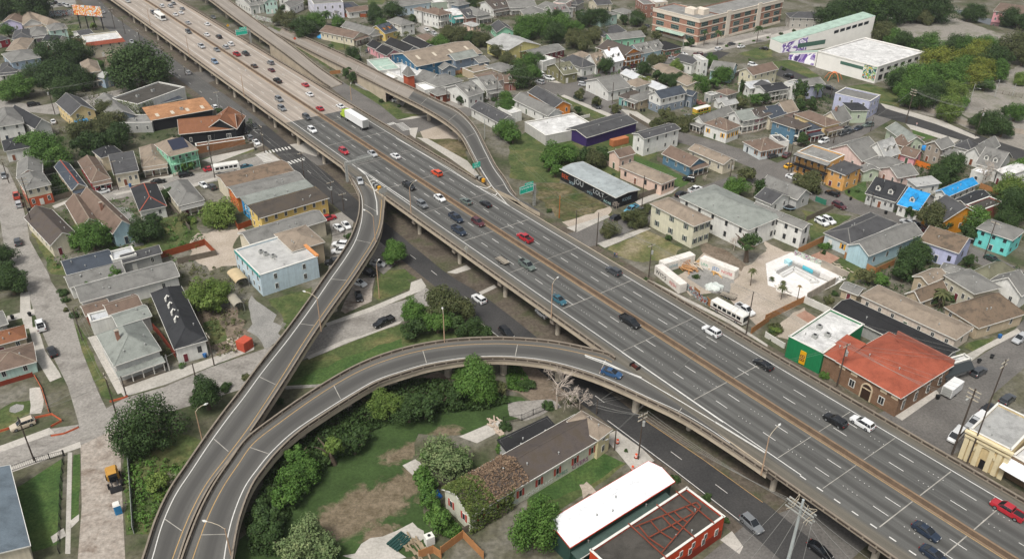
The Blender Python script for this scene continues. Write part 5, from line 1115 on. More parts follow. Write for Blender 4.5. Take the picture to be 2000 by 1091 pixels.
# ------------------------------------------------------------------ trees
FOL = {'d': ('dark_leaves', (.016, .036, .01), (.032, .062, .017), (.058, .098, .03)), 'g': ('green_leaves', (.03, .072, .012), (.056, .12, .022), (.1, .175, .04)),
 'l': ('light_leaves', (.06, .105, .02), (.1, .155, .033), (.16, .21, .055)), 'o': ('olive_leaves', (.04, .052, .018), (.07, .082, .032), (.12, .12, .056)),
 'y': ('yellow_green_leaves', (.06, .09, .014), (.12, .15, .024), (.21, .205, .035)), 'w': ('pale_blossom_leaves', (.05, .09, .03), (.1, .145, .06), (.19, .23, .11))}
FOLM = {k: foliage(*v) for k, v in FOL.items()}
BARK = pmat('bark', srgb('#5d5145'), .95, .35, 2); BARKL = pmat('pale_bark', srgb('#b3a79b'), .95, .3, 2)
FCOR = []
def crown_mesh(seed, nclump, leaf, n, flat=.8, open_=.35):
    r = random.Random(seed); mb = MB(); cl = []; ph = r.uniform(-1, 1)
    for i in range(nclump):
        while True:
            p = Vector((r.uniform(-1, 1), r.uniform(-1, 1), r.uniform(-.75, 1)))
            if .3 < p.length < .95 and (p.x + .35 * ph) ** 2 > .02: break
        p.z *= flat; p.x *= 1 + .16 * sin(p.z * 4 + seed); cl.append((p, r.uniform(.2, .46) if open_ > .3 else r.uniform(.15, .36)))
    cl += [(Vector((0, 0, 0)), .6), (Vector((.2, .1, .25)), .5), (Vector((-.25, -.1, .1)), .5)]
    per = n // len(cl)
    for c, rad in cl:
        k = int(per * (rad / .36) ** 2)
        for i in range(k):
            d = Vector((r.gauss(0, 1), r.gauss(0, 1), r.gauss(0, 1) + .25)).normalized(); q = c + d * rad * (r.uniform(.74, 1.16) if r.random() < .8 else r.uniform(.3, 1.0))
            if q.z < -.62: continue
            nn = (d + Vector((r.uniform(-.7, .7), r.uniform(-.7, .7), r.uniform(-.2, .9)))).normalized()
            a = nn.cross(Vector((r.uniform(-1, 1), r.uniform(-1, 1), r.uniform(-1, 1)))).normalized(); b = nn.cross(a); s = leaf * r.uniform(.6, 1.35)
            mb.face([q + a * s, q + b * s * .62, q - a * s, q - b * s * .62])
    return mb
CROWNS = [crown_mesh(s, n, .052, 8500, f) for s, n, f in ((1, 34, .8), (2, 26, .7), (3, 40, .85), (4, 22, .75))]
HUGE = [crown_mesh(s, n, .034, 21000, f, .2) for s, n, f in ((31, 60, .72), (32, 48, .8))]
SMALLC = [crown_mesh(s, n, .11, 1800, f) for s, n, f in ((11, 16, .85), (12, 12, .8), (13, 20, .75))]
SPARSE = [crown_mesh(21, 12, .1, 900, .8)]
CMESH = {}
def crown(kind, size, rng):
    lst = {'huge': HUGE, 'big': CROWNS, 'small': SMALLC, 'sparse': SPARSE}[size]; i = rng.randrange(len(lst))
    if (kind, size, i) not in CMESH: CMESH[kind, size, i] = lst[i].mesh('crown', [FOLM[kind]])
    return CMESH[kind, size, i]
def trunk_mesh(seed, nb=5):
    r = random.Random(seed); mb = MB(); lean = Vector((r.uniform(-.1, .1), r.uniform(-.1, .1), 0))
    mb.tube([(0, 0, 0), Vector((0, 0, .25)) + lean * .4, Vector((0, 0, .5)) + lean], [.075, .055, .045], 7)
    for i in range(nb):
        a = 2 * pi * i / nb + r.uniform(-.4, .4); t = Vector((0, 0, .42 + .07 * r.random())) + lean; e = t + Vector((cos(a) * .34, sin(a) * .34, r.uniform(.18, .4)))
        mb.tube([t, t.lerp(e, .5) + Vector((0, 0, .04)), e], [.035, .024, .01], 5)
    return mb.mesh('trunk', [BARK])
TRUNKS = [trunk_mesh(s) for s in (1, 2, 3)]
def bare_mesh(seed, depth=5, spread=.95):
    r = random.Random(seed); mb = MB()
    def grow(p, d, l, rad, k):
        e = p + d * l; mid = p.lerp(e, .5) + Vector((r.uniform(-.06, .06), r.uniform(-.06, .06), r.uniform(-.03, .05))) * l
        mb.tube([p, mid, e], [rad, rad * .85, rad * .7], 5 if k > 2 else 3, 0, False)
        if k == 0: return
        for i in range(3 if k > 1 else 4):
            ax = Vector((r.gauss(0, 1), r.gauss(0, 1), r.gauss(0, .6))).normalized(); nd = (d + ax * spread * r.uniform(.7, 1.3)).normalized()
            grow(p.lerp(e, r.uniform(.6, 1)), nd, l * r.uniform(.64, .84), rad * .66, k - 1)
    grow(Vector((0, 0, 0)), Vector((0, 0, 1)), .27, .02, depth); return mb
BARE = [bare_mesh(5).mesh('branches', [BARKL]), bare_mesh(9).mesh('branches', [BARKL])]
def palm_mesh():
    r = random.Random(3); mb = MB()
    for i in range(26):
        a = 2 * pi * i / 26 * 2.4; el = r.uniform(-.5, 1.1); L_ = r.uniform(.85, 1.1); pts = []
        for k in range(6):
            t = k / 5; pts.append(Vector((cos(a) * L_ * t * cos(el * (1 - .3 * t)), sin(a) * L_ * t * cos(el * (1 - .3 * t)), sin(el) * L_ * t - .75 * t * t)))
        s = Vector((-sin(a), cos(a), 0))
        for p, q, w0, w1 in zip(pts, pts[1:], (.05, .14, .17, .14, .08), (.14, .17, .14, .08, .01)):
            mb.face([p + s * w0, q + s * w1, q + Vector((0, 0, .05))  , p + Vector((0, 0, .05))]); mb.face([p - s * w0, p + Vector((0, 0, .05)), q + Vector((0, 0, .05)), q - s * w1])
    return mb
PALMF = palm_mesh(); PALMM = {k: PALMF.mesh('fronds', [FOLM[k]]) for k in 'do'}; PALMM['y'] = PALMF.mesh('fronds', [pmat('dry_fronds', srgb('#8a7448'), .9, .3)])
_m = MB(); _m.tube([(0, 0, 0), (.02, 0, .5), (0, .02, 1)], [.05, .036, .032], 7); PALMT = _m.mesh('trunk', [BARK])
TREES = []
def tree(kind, size, x, y, z0, r, H, label=None):
    rng = random.Random(hash_s('%.1f%.1f' % (x, y)))
    nm = {'p': 'palm_tree', 'n': 'bare_tree', 'c': 'cypress_tree', 'b': 'shrub'}.get(kind[0], 'tree' if r > 1.6 else 'shrub')
    t = thing(nm, label or kind, 'palm tree' if nm == 'palm_tree' else ('shrub' if nm == 'shrub' else 'tree'), (x, y, z0), rng.uniform(0, 6.28)); t['_k'] = kind; t['_own'] = 1 if label else 0
    if kind[0] == 'p':
        tr_ = link('trunk', PALMT, t); tr_.scale = (H * .5, H * .5, H)
        f = link('fronds', PALMM[kind[1] if len(kind) > 1 else 'd'], t); f.location = (0, 0, H - .1); f.scale = (r, r, r); 
    elif kind[0] == 'n':
        b = link('branches', BARE[rng.randrange(2)], t); b.scale = (H * .8, H * .8, H * .85)
    else:
        k = kind[-1]; sz = size or ('huge' if r > 5.2 else 'big' if r > 2.8 else 'small')
        if kind[0] == 'c' : zc, sx, sz_ = H * .52, r, H * .62
        elif nm == 'shrub': zc, sx, sz_ = r * .45, r, r * .8
        else: zc, sx, sz_ = max(H - r * .95, r * .75), r, r * 1.05
        if nm != 'shrub':
            tr_ = link('trunk', TRUNKS[rng.randrange(3)], t); s = max(zc, 1) / .62; tr_.scale = (s, s, s)
        c = link('crown', crown(k, sz, rng), t); c.location = (0, 0, zc); c.scale = (sx * rng.uniform(.9, 1.18), sx * rng.uniform(.9, 1.18), sz_ * rng.uniform(.92, 1.12))
    TREES.append(t); return t
KNAME = {'d': 'dark green bushy tree', 'g': 'green leafy tree', 'l': 'light green feathery tree', 'o': 'olive grey tree', 'y': 'yellow green round tree', 'w': 'pale flowering tree', 'p': 'palm tree', 'n': 'leafless bare tree', 'c': 'narrow dark conifer', 'b': 'low shrub'}
TREE_DATA = '''
0 150,80,150 d;0 60,120,100 d;0 230,120,90 d;0 300,100,60 d;0 20,40,100 d;0 430,470,130 d;0 560,450,110 d;0 330,480,60 d;0 300,620,110 d;0 430,640,140 d;0 570,640,100 d;0 140,720,110 g;0 30,760,80 g;0 480,730,100 d;0 620,680,70 d
0 1060,560,215 d 13;0 940,600,110 d;0 1200,570,90 d;0 745,545,50 g;0 700,650,60 d;0 810,890,75 o;0 870,980,80 o;0 620,1060,90 o;0 760,1040,80 o;0 920,1050,70 d;0 30,280,50 g;0 1700,890,30 d;0 700,240,25 l;0 1000,700,45 g
4 340,130,150 g 11;4 250,60,90 g;4 420,190,100 g;4 690,80,110 d;4 800,60,80 d;4 900,30,90 d;4 1440,225,65 g 5;4 710,800,150 g 9;4 600,830,70 g;4 840,780,70 g;4 1130,740,120 d 8;4 1180,660,70 d;4 1290,460,55 d;4 1720,600,120 l 7;4 1650,640,80 l;4 1420,640,45 o;4 1500,660,40 l;4 640,440,30 d;4 1100,320,20 d;4 30,940,80 d;4 60,1060,60 d
8 80,60,110 d;8 20,20,80 d;8 150,90,40 d;8 1560,150,120 l 7;8 1700,110,110 l 7;8 1640,210,90 l;8 660,90,55 g;8 900,0,75 g;8 500,140,45 d;8 515,200,30 d;8 580,320,35 d;8 520,280,25 o;8 1610,900,125 d 8;8 1760,870,55 d;8 1430,700,30 g;8 1930,790,35 o
f 290,842,70 d 9;12 1250,520,75 l 4;12 1170,570,40 g;12 1320,480,80 n 5;12 1260,640,45 l
13 610,230,100 l 7;13 340,470,140 g 6;13 250,620,105 g 5;13 340,310,75 g 5;13 440,400,80 g 5;13 780,210,85 d;13 850,140,70 d;13 560,330,60 d;13 120,820,110 d;13 30,900,90 d;13 60,740,80 d;13 140,960,90 d;13 430,990,190 w 6;13 310,1010,110 w;13 570,1040,110 w;13 1490,300,190 w 8;13 1380,270,100 g;13 1600,330,100 g;13 1310,440,90 g;13 1450,790,100 g;13 1540,870,70 g;13 1380,640,80 g;13 1350,520,90 g;13 1920,240,40 g
9 1240,260,110 g 7;9 1450,180,150 o 10;9 1420,330,110 g;9 1600,240,120 o;9 1560,340,80 d;9 1690,390,110 d;9 1790,410,70 d;9 1600,420,60 d;9 1230,390,90 d;9 1730,760,180 g 10;9 1650,700,110 g;9 1800,860,120 g;9 1010,980,120 l 7;9 920,900,60 g;9 1200,1020,120 d;9 1330,1000,110 d;9 1440,950,80 d;9 1130,1030,80 d;9 1560,930,80 d;9 200,970,40 d;9 1100,850,60 d;9 860,990,50 o;9 1910,840,70 o
14 210,840,200 g 9;14 330,720,70 g;14 100,900,90 g;14 -40,200,70 g;14 1290,450,45 d;14 1540,590,40 d;14 1680,760,40 d;14 905,235,20 d
5 1080,870,95 g 7;5 1060,930,60 g;5 720,770,40 d;10 365,760,210 n 17;10 545,875,110 n 9;10 470,930,60 o 4;10 290,980,50 d;10 130,820,60 d;13 1960,60,50 d
6 350,110,120 g 7;6 280,170,70 g;6 430,90,70 g;6 330,230,60 g;6 640,140,100 o 7;6 560,110,60 d;6 690,90,60 d;6 765,690,85 o 5;6 970,600,95 o 6;6 900,580,50 o;6 810,480,50 n 5;6 1050,520,45 o;6 1740,350,100 g 7;6 1820,250,65 o 5;6 1920,370,50 cd 8;6 1850,770,75 d 9;6 1740,760,70 n 7;6 785,255,28 pd 3;6 1880,990,40 po 5;6 1500,265,45 n 4;6 1220,750,35 d;6 280,550,30 d;6 1440,1050,30 d;6 1050,1080,30 d
7 330,310,100 o 6;7 250,290,60 o;7 1390,190,110 d 8;7 1460,130,70 d;7 1330,240,70 d;7 1280,540,95 o 10;7 1200,500,60 o;7 1340,620,60 d;7 1620,580,110 g 8;7 1570,680,70 d;7 1100,900,110 d 8;7 1180,830,90 d;7 1060,990,80 d;7 1900,330,110 l 9;7 1970,180,90 g;7 1900,480,130 d;7 1960,420,110 d;7 1860,560,80 d;7 450,800,45 g;7 430,850,25 d;7 1110,520,50 d;7 930,470,40 l;7 1580,890,50 d;7 1700,150,110 n 14;7 240,220,25 y;7 430,280,20 l;7 690,370,18 d;7 30,1050,28 po;7 120,1080,30 po;7 780,1030,60 o;7 900,1060,60 g
11 120,30,45 po 4;11 250,20,22 py 6;11 1370,60,80 po 5;11 1290,90,55 d;11 450,720,42 g 4;11 480,130,45 o;11 530,80,30 d;11 60,370,40 l;11 30,380,30 d;11 1420,100,40 d
1 520,120,60 pd 7;1 340,240,100 d;1 420,200,90 g;1 240,180,80 o;1 620,200,70 g;1 160,160,60 o;1 910,150,65 d 8;1 900,90,60 d;1 960,200,45 g;1 1040,85,75 d;1 560,370,32 pd 4;1 730,440,60 d;1 775,470,35 d;1 680,580,42 d;1 740,615,45 d;1 660,300,22 o;1 1410,345,75 g;1 1340,360,40 l;1 1560,290,85 o 8;1 1480,270,70 o;1 1720,310,80 o 7;1 1650,300,60 d;1 1790,215,45 pd 8;1 1740,200,40 pd 7;1 1940,470,85 o 8;1 1860,400,60 o;1 1650,545,30 po 3;1 1690,490,42 d;1 1310,710,32 d;1 1380,750,28 d;1 1930,760,60 g 6;1 1840,780,25 d;1 1930,830,70 g 7;1 1990,790,40 g;1 1930,1010,90 g 7;1 1990,1060,60 g;1 1100,840,20 d;1 1080,270,35 po 5;1 1150,265,32 po 5;1 1740,40,50 o;1 1690,10,70 d;1 400,30,50 o;1 1200,150,30 d;1 1190,170,25 d;1 1740,750,40 o;1 1580,780,40 d;1 1510,740,30 d;1 1660,800,18 g;1 960,800,25 d;1 190,90,40 d;1 450,160,50 g
2 100,210,110 g 9;2 230,190,110 g 10;2 380,190,110 g 10;2 60,250,80 g;2 300,250,90 d;2 480,210,60 g;2 460,300,100 o 9;2 530,330,70 o;2 580,130,80 d;2 670,120,80 d;2 500,110,40 d;2 330,120,50 d;2 260,110,40 d;2 950,130,65 d;2 850,140,40 d;2 620,265,70 o;2 700,250,60 o;2 100,490,100 g 7;2 40,590,100 d;2 150,560,60 g;2 180,460,60 d;2 710,500,65 d;2 770,490,45 d;2 660,520,30 d;2 1010,520,65 d;2 1080,460,60 o;2 1150,450,45 o;2 1260,500,55 l;2 1010,640,72 y 7;2 1110,570,50 d;2 1170,600,50 d;2 1230,610,55 d;2 1290,600,55 d;2 1330,620,40 d;2 1450,640,75 g 7;2 1540,460,62 g 7;2 1620,560,75 g 8;2 1560,620,50 g;2 1880,750,55 g;2 1950,740,45 d;2 510,730,45 o 5;2 640,780,45 o 5;2 785,840,50 o 5;2 1190,880,55 o;2 1240,920,50 o;2 1330,950,75 o 6;2 1400,920,50 o;2 1120,950,55 o;2 1380,310,35 d;2 1340,330,25 d;2 1485,230,30 pd 7;2 1590,230,40 pd 7;2 1905,190,40 pd 8;2 1780,780,50 o;2 500,850,35 d;2 960,810,18 d;2 635,690,22 d;2 690,710,18 d;2 1780,660,25 cd 6;2 150,660,30 o;2 560,270,50 o;2 1000,220,40 o;2 1100,260,45 o
2 1652,340,14 g;2 1757,325,13 g;2 1863,297,13 g;2 1972,270,13 g;2 1836,445,13 g;3 80,240,14 d;3 180,215,14 d;3 105,515,16 d;2 1970,470,12 o
3 480,110,110 d;3 560,140,90 d;3 650,60,130 d;3 760,50,120 g;3 870,60,110 d;3 960,40,110 d;3 1080,20,110 d;3 1180,20,100 d;3 1300,30,110 d;3 700,150,70 g;3 400,110,60 d;3 560,60,100 d;3 1200,100,55 o 7;3 870,225,75 o;3 1020,275,70 d;3 960,250,60 g;3 1090,300,50 d;3 1230,320,90 g 10;3 1180,360,50 d;3 1440,305,70 d;3 1530,320,80 g;3 1610,320,60 g;3 1310,440,100 y 10;3 1270,540,90 g;3 1090,570,110 g 10;3 1190,620,100 g;3 1400,560,110 g 11;3 1500,470,80 g;3 1570,420,90 y 11;3 1640,360,80 y;3 1600,560,90 y 10;3 1660,500,80 y;3 1740,430,100 d 11;3 1780,500,70 g;3 1700,330,80 g;3 1090,690,90 g;3 1190,720,90 d;3 1290,690,80 d;3 1440,690,90 l 9;3 1500,760,40 g;3 1410,810,95 l 9;3 1720,920,90 d 8;3 1820,950,60 d;3 1640,890,60 d;3 1920,830,55 g 7;3 1840,820,30 d;3 1960,570,50 l 6;3 1920,320,100 o 9;3 1980,380,70 o;3 1600,60,70 d 8;3 1540,70,40 d;3 1880,90,65 d 8;3 1980,120,50 d;3 380,640,45 pd 6;3 240,690,42 cd 9;3 240,730,35 po 4;3 250,800,45 d;3 330,780,40 d;3 40,720,30 d;3 980,600,70 d;3 1680,600,50 g;3 1350,650,60 d;3 270,1060,45 d;3 1300,380,60 g;3 1150,540,70 g
'''
for row in TREE_DATA.strip().split('\n'):
    tile = None
    for it in row.split(';'):
        q = it.split()
        if len(q[0]) <= 2 and ',' not in q[0]: tile = q[0]; q = q[1:]
        xs, ys, rs = [float(v) for v in q[0].split(',')]; kd = q[1]; hh = float(q[2]) if len(q) > 2 else None
        (cx, cy), = px('%s %f,%f' % (tile, xs, ys)); sc = 1 if tile == 'f' else 3.996
        p = G(cx, cy, 3); dist = sqrt(p.x ** 2 + p.y ** 2 + CAMH ** 2); r = rs / sc * dist / F_PX * (1.05 if tile == '3' else .88)
        H = hh or (min(11, r * 1.75 + 1) if r > 1.6 else r * 1.2)
        if kd[0] == 'p':
            p = G(cx, cy, H); tree(kd, None, p.x, p.y, 0, r * 1.05, H)
        else:
            zc = H * .5 if kd[0] in 'nc' else (max(H - r * .95, r * .75) if r > 1.6 else r * .45); p = G(cx, cy, zc); tree(kd, None, p.x, p.y, 0, r, H)
# tangled undergrowth under the loop ramp, too dense to count
def undergrowth(name, lab, mat, poly, n, h, leaf, seed):
    r = random.Random(seed); P = [G(x, y, 0) for x, y in px(poly)]; mb = MB(); x0, x1 = min(p.x for p in P), max(p.x for p in P); y0, y1 = min(p.y for p in P), max(p.y for p in P)
    def inside(x, y):
        c = False
        for a, b in zip(P, P[1:] + P[:1]):
            if (a.y > y) != (b.y > y) and x < (b.x - a.x) * (y - a.y) / (b.y - a.y) + a.x: c = not c
        return c
    k = 0
    while k < n:
        x, y = r.uniform(x0, x1), r.uniform(y0, y1)
        if not inside(x, y): continue
        hh = h * (.35 + .65 * abs(sin(x * .45 + seed) * cos(y * .38))) * r.uniform(.3, 1); k += 1
        d = Vector((r.gauss(0, 1), r.gauss(0, 1), r.gauss(0, 1) + .6)).normalized(); a = d.cross(Vector((r.uniform(-1, 1), r.uniform(-1, 1), .2))).normalized(); b = d.cross(a); s = leaf * r.uniform(.6, 1.4); q = Vector((x, y, hh + .1))
        mb.face([q + a * s, q + b * s * .6, q - a * s, q - b * s * .6])
    o = mb.build(name, mat); o['kind'] = 'stuff'; o['label'] = lab; o['category'] = 'undergrowth'; return o
undergrowth('undergrowth', 'dense dark green undergrowth along the inner edge of the loop ramp', FOLM['d'], '13 -20,1100 -60,820 60,600 160,330 330,180 500,30 760,-100 1000,-220 1300,-300 1700,-260 1900,-200 2000,-120 1800,-60 1500,-30 1200,0 900,120 820,280 650,330 560,440 440,620 300,760 250,900 200,1100', 15000, 2.0, .34, 3)
undergrowth('vine_cover', 'dark vines covering the plot between corner store and tan shotgun house', FOLM['d'], '4 380,330 470,300 560,470 420,520', 2500, 1.2, .3, 5)
undergrowth('weeds', 'rough weeds below the derelict house and along the fence', FOLM['g'], '13 1340,760 1480,700 1640,900 1560,960 1440,900', 2500, 1.6, .25, 8)
undergrowth('weeds', 'weeds beside the bus and kerb on the sandy yard', FOLM['o'], '11 0,330 80,320 130,380 20,460', 500, .8, .25, 9)
undergrowth('reeds', 'dark water plants in the patch under the elevated ramp pier', FOLM['g'], '10 -20,560 180,830 100,880 -20,860', 1500, .9, .25, 12)

def yard_greens(poly, n, seed, mat, lab):
    r = random.Random(seed); P = [G(x, y, 0) for x, y in px(poly)]; x0, x1 = min(p.x for p in P), max(p.x for p in P); y0, y1 = min(p.y for p in P), max(p.y for p in P); mb = MB()
    rects = [(q[0].matrix_basis.inverted(), q[2], q[3]) for q in BLD if x0 - 30 < q[1].x < x1 + 30 and y0 - 30 < q[1].y < y1 + 30]
    def ok(x, y):
        c = False
        for a, b in zip(P, P[1:] + P[:1]):
            if (a.y > y) != (b.y > y) and x < (b.x - a.x) * (y - a.y) / (b.y - a.y) + a.x: c = not c
        return c and not any(-.8 < (v := iv @ Vector((x, y, 0))).x < L_ + .8 and -.8 < v.y < D_ + .8 for iv, L_, D_ in rects)
    k = t = 0
    while k < n and t < n * 6:
        t += 1; x, y = r.uniform(x0, x1), r.uniform(y0, y1)
        if not ok(x, y): continue
        k += 1; hh = r.uniform(.3, 1.6); rad = r.uniform(.4, 1.5)
        for i in range(16):
            d = Vector((r.gauss(0, 1), r.gauss(0, 1), abs(r.gauss(0, 1)))).normalized(); q = Vector((x, y, .05)) + Vector((d.x * rad, d.y * rad, d.z * hh)); a = d.cross(Vector((r.uniform(-1, 1), r.uniform(-1, 1), .3))).normalized(); b = d.cross(a); s = r.uniform(.16, .34); mb.face([q + a * s, q + b * s * .7, q - a * s, q - b * s * .7])
    o = mb.build('weeds', mat); o['kind'] = 'stuff'; o['label'] = lab; o['category'] = 'weeds'
for i, (poly, n, m_, lab) in enumerate((('4 330,20 1950,-160 1960,60 1500,190 1000,300 500,420 420,300', 150, 'd', 'low weeds and bushes in back yards behind the red striped cottage'), ('4 250,700 600,560 1400,420 1640,640 1480,1000 700,1000 430,1091', 190, 'g', 'weedy back yards around the pale blue long house'), ('8 500,60 640,-80 1900,-60 1980,560 1700,640 1300,660 1000,340 640,380', 160, 'o', 'weeds in the yards around the long white houses'),
  ('1 600,130 1998,60 1998,980 1700,820 1380,700 820,460 560,300', 330, 'd', 'garden greenery among houses behind the far ramp'), ('2 0,60 1050,40 1050,280 1250,420 820,500 300,640 0,560', 260, 'd', 'garden greenery among houses below the school'), ('2 560,560 1400,420 2000,560 2000,900 1400,880 900,760', 260, 'g', 'garden greenery among the houses at upper centre'), ('3 0,640 800,760 560,900 200,1091 0,1000', 140, 'd', 'garden greenery in the blocks below the modern school'),
  ('7 620,-40 1200,60 2000,140 2000,880 1500,720 1060,540 780,420 660,200', 300, 'd', 'garden greenery around the blue tarpaulin houses'), ('11 520,-60 1060,-160 2000,-140 2000,260 1640,330 740,40', 140, 'd', 'garden greenery around the mossy pyramid roof'), ('0 -20,160 600,160 640,480 200,800 -20,760', 200, 'd', 'garden greenery at the upper left corner'), ('0 440,760 950,760 1150,1050 1000,1091 440,1091', 90, 'o', 'rough bushes around the slate blue gabled house'), ('12 1010,330 1500,380 1200,900 1040,900', 120, 'g', 'rough weeds on the verge beside the exit ramp'))):
    yard_greens(poly, n, 40 + i, FOLM[m_], lab)
# ------------------------------------------------------------------ vehicles
TYRE, _n, _b = newmat('tyre_rubber', .9, .1); _b.inputs['Base Color'].default_value = (.012, .012, .012, 1)
RIM = pmat('wheel_rim', srgb('#8d8f90'), .4, .1, 2, .5, .5)
CGL, _n, _b = newmat('car_glass', .06, .6); _b.inputs['Base Color'].default_value = (.012, .015, .018, 1)
HLM, _n, _b = newmat('headlight_glass', .1, .6); _b.inputs['Base Color'].default_value = (.6, .6, .58, 1)
TLM, _n, _b = newmat('tail_light_glass', .2, .5); _b.inputs['Base Color'].default_value = (.22, .01, .01, 1)
PLAST, _n, _b = newmat('black_trim', .6, .3); _b.inputs['Base Color'].default_value = (.02, .02, .021, 1)
CARC = {'white': '#d6d7d6', 'silver': '#a7a9aa', 'gray': '#6f7274', 'darkgray': '#3d4043', 'black': '#141517', 'red': '#a3222c', 'maroon': '#4d2026', 'blue': '#27496d', 'navy': '#1f2b3b', 'teal': '#2c5a68', 'green': '#26382f', 'orange': '#cc4a22',
 'beige': '#b8ab98', 'yellow': '#d9a520', 'redorange': '#b54a38', 'greengray': '#5b6660', 'brown': '#4a3b30', 'lightblue': '#4f8fa8', 'bluegray': '#6b7f95'}
PAINTS = {}
def paint(c):
    if c not in PAINTS:
        m, nt, b = newmat(c + '_car_paint', .28, .5); b.inputs['Base Color'].default_value = (*srgb(CARC[c]), 1); b.inputs['Coat Weight'].default_value = .6; b.inputs['Coat Roughness'].default_value = .08; PAINTS[c] = m
    return PAINTS[c]
def loft(mb, secs, m=0):
    """secs: x, half width bottom, half width top, z bottom, z top"""
    R = []
    for x, wb, wt, zb, zt in secs:
        zm = zb + (zt - zb) * .55
        R.append([(x, -wb, zb), (x, wb, zb), (x, wb * 1.0, zm), (x, wt, zt - .04), (x, wt - .1, zt), (x, -wt + .1, zt), (x, -wt, zt - .04), (x, -wb, zm)])
    for a, b in zip(R, R[1:]):
        n = len(a)
        for i in range(n): mb.face([a[i], b[i], b[(i + 1) % n], a[(i + 1) % n]], m)
    mb.face(R[0], m); mb.face(R[-1][::-1], m)
def wheel_mesh(r, w):
    mb = MB(); n = 14
    for s in (-1, 1):
        mb.face([(cos(2 * pi * k / n) * r * .62, s * (w / 2 + .005), sin(2 * pi * k / n) * r * .62) for k in range(n)][::s], 1)
    mb.tube([(0, -w / 2, 0), (0, w / 2, 0)], r, n, 0)
    return mb.mesh('wheel', [TYRE, RIM])
def vehicle_proto(kind):
    """front faces +x"""
    body, glass, roofmb = MB(), MB(), MB()
    spec = {
     'sedan': (4.75, .92, [(-2.35, .72, .68, .35, .82), (-2.2, .86, .8, .24, 1.0), (-1.2, .92, .86, .22, 1.04), (.75, .92, .86, .22, 1.0), (1.6, .9, .82, .22, .92), (2.2, .84, .72, .25, .78), (2.37, .68, .58, .35, .66)],
               [(-1.85, .78, .76, 1.0, 1.02), (-1.05, .8, .64, .98, 1.43), (.15, .8, .64, .96, 1.46), (1.15, .78, .74, .94, .99)], (-1.0, .12, .62, 1.47), .33, (-1.42, 1.42)),
     'suv': (4.85, .96, [(-2.4, .84, .8, .42, 1.05), (-2.3, .93, .88, .3, 1.12), (-1.2, .96, .9, .28, 1.14), (.8, .96, .9, .28, 1.12), (1.6, .95, .88, .28, 1.05), (2.25, .88, .78, .32, .96), (2.42, .74, .66, .42, .8)],
              [(-2.3, .86, .82, 1.1, 1.13), (-2.0, .86, .72, 1.1, 1.7), (.1, .86, .72, 1.1, 1.76), (1.1, .84, .8, 1.08, 1.12)], (-2.02, .12, .7, 1.77), .38, (-1.45, 1.45)),
     'jeep': (4.4, .92, [(-2.1, .86, .84, .5, 1.1), (-2.0, .9, .88, .42, 1.14), (.4, .92, .9, .42, 1.16), (.9, .84, .8, .42, 1.14), (1.95, .8, .76, .42, 1.08), (2.1, .72, .7, .5, 1.0)],
              [(-2.0, .86, .84, 1.12, 1.16), (-1.92, .86, .8, 1.12, 1.8), (.3, .86, .8, 1.12, 1.82), (.75, .84, .8, 1.12, 1.18)], (-1.94, .3, .8, 1.84), .42, (-1.3, 1.35)),
     'pickup': (5.8, 1.0, [(-2.88, .9, .88, .5, 1.08), (-2.8, .97, .95, .38, 1.12), (-.95, 1.0, .96, .34, 1.14), (-.9, 1.0, .96, .34, 1.14), (1.0, 1.0, .95, .34, 1.14), (1.8, .98, .9, .34, 1.12), (2.7, .92, .82, .36, 1.02), (2.9, .8, .72, .46, .86)],
               [(-.92, .88, .84, 1.1, 1.16), (-.78, .88, .72, 1.1, 1.78), (.7, .88, .74, 1.1, 1.82), (1.6, .86, .8, 1.1, 1.14)], (-.78, .72, .72, 1.83), .4, (-1.75, 1.75)),
     'van': (5.2, .98, [(-2.55, .9, .86, .42, 1.2), (-2.45, .97, .92, .32, 1.25), (1.0, .98, .93, .3, 1.25), (1.9, .95, .86, .3, 1.12), (2.4, .86, .74, .36, .92), (2.55, .74, .62, .45, .8)],
              [(-2.45, .92, .88, 1.22, 1.26), (-2.38, .92, .8, 1.22, 1.9), (.9, .92, .8, 1.22, 1.92), (1.95, .86, .8, 1.14, 1.18)], (-2.4, .92, .8, 1.94), .36, (-1.55, 1.55)),
    }[kind]
    L_, W_, secs, gs, (rx0, rx1, rw, rz_), wr, axles = spec
    loft(body, secs); loft(glass, gs)
    # roof panel and pillars stay with the body, like pressed steel
    body.hexa([(rx0, -rw, rz_ - .05), (rx1, -rw, rz_ - .05), (rx1, rw, rz_ - .05), (rx0, rw, rz_ - .05)], [(rx0 + .04, -rw + .06, rz_ + .02), (rx1 - .04, -rw + .06, rz_ + .02), (rx1 - .04, rw - .06, rz_ + .02), (rx0 + .04, rw - .06, rz_ + .02)])
    g0, g1, g2, g3 = gs
    for s in (-1, 1):
        for a, b in (((g0[0], g0[1], g0[3]), (g1[0] - .02, g1[2], g1[4])), ((g3[0], g3[1], g3[3]), (g2[0] + .02, g2[2], g2[4])), (((g1[0] + g2[0]) / 2, g1[1], g1[3]), ((g1[0] + g2[0]) / 2, g1[2], g1[4]))):
            body.bar((a[0], s * (a[1] + .005), a[2]), (b[0], s * (b[1] + .01), b[2]), .08, .05)
        if kind in ('suv', 'van', 'jeep'): body.bar((g1[0] + .45, s * (g1[1] + .005), g1[3]), (g1[0] + .45, s * (g1[2] + .01), g1[4]), .22, .04)
    if kind == 'pickup':   # open bed: dark well
        pass
    parts = {'body': body.mesh('body', [PAINTS['white']], False), 'window': glass.mesh('window', [CGL])}
    wm = wheel_mesh(wr, .22); lst = [('body', parts['body'], None), ('window', parts['window'], None)]
    for ax in axles:
        for s in (-1, 1): lst.append(('wheel', wm, (ax, s * (W_ - .1), wr)))
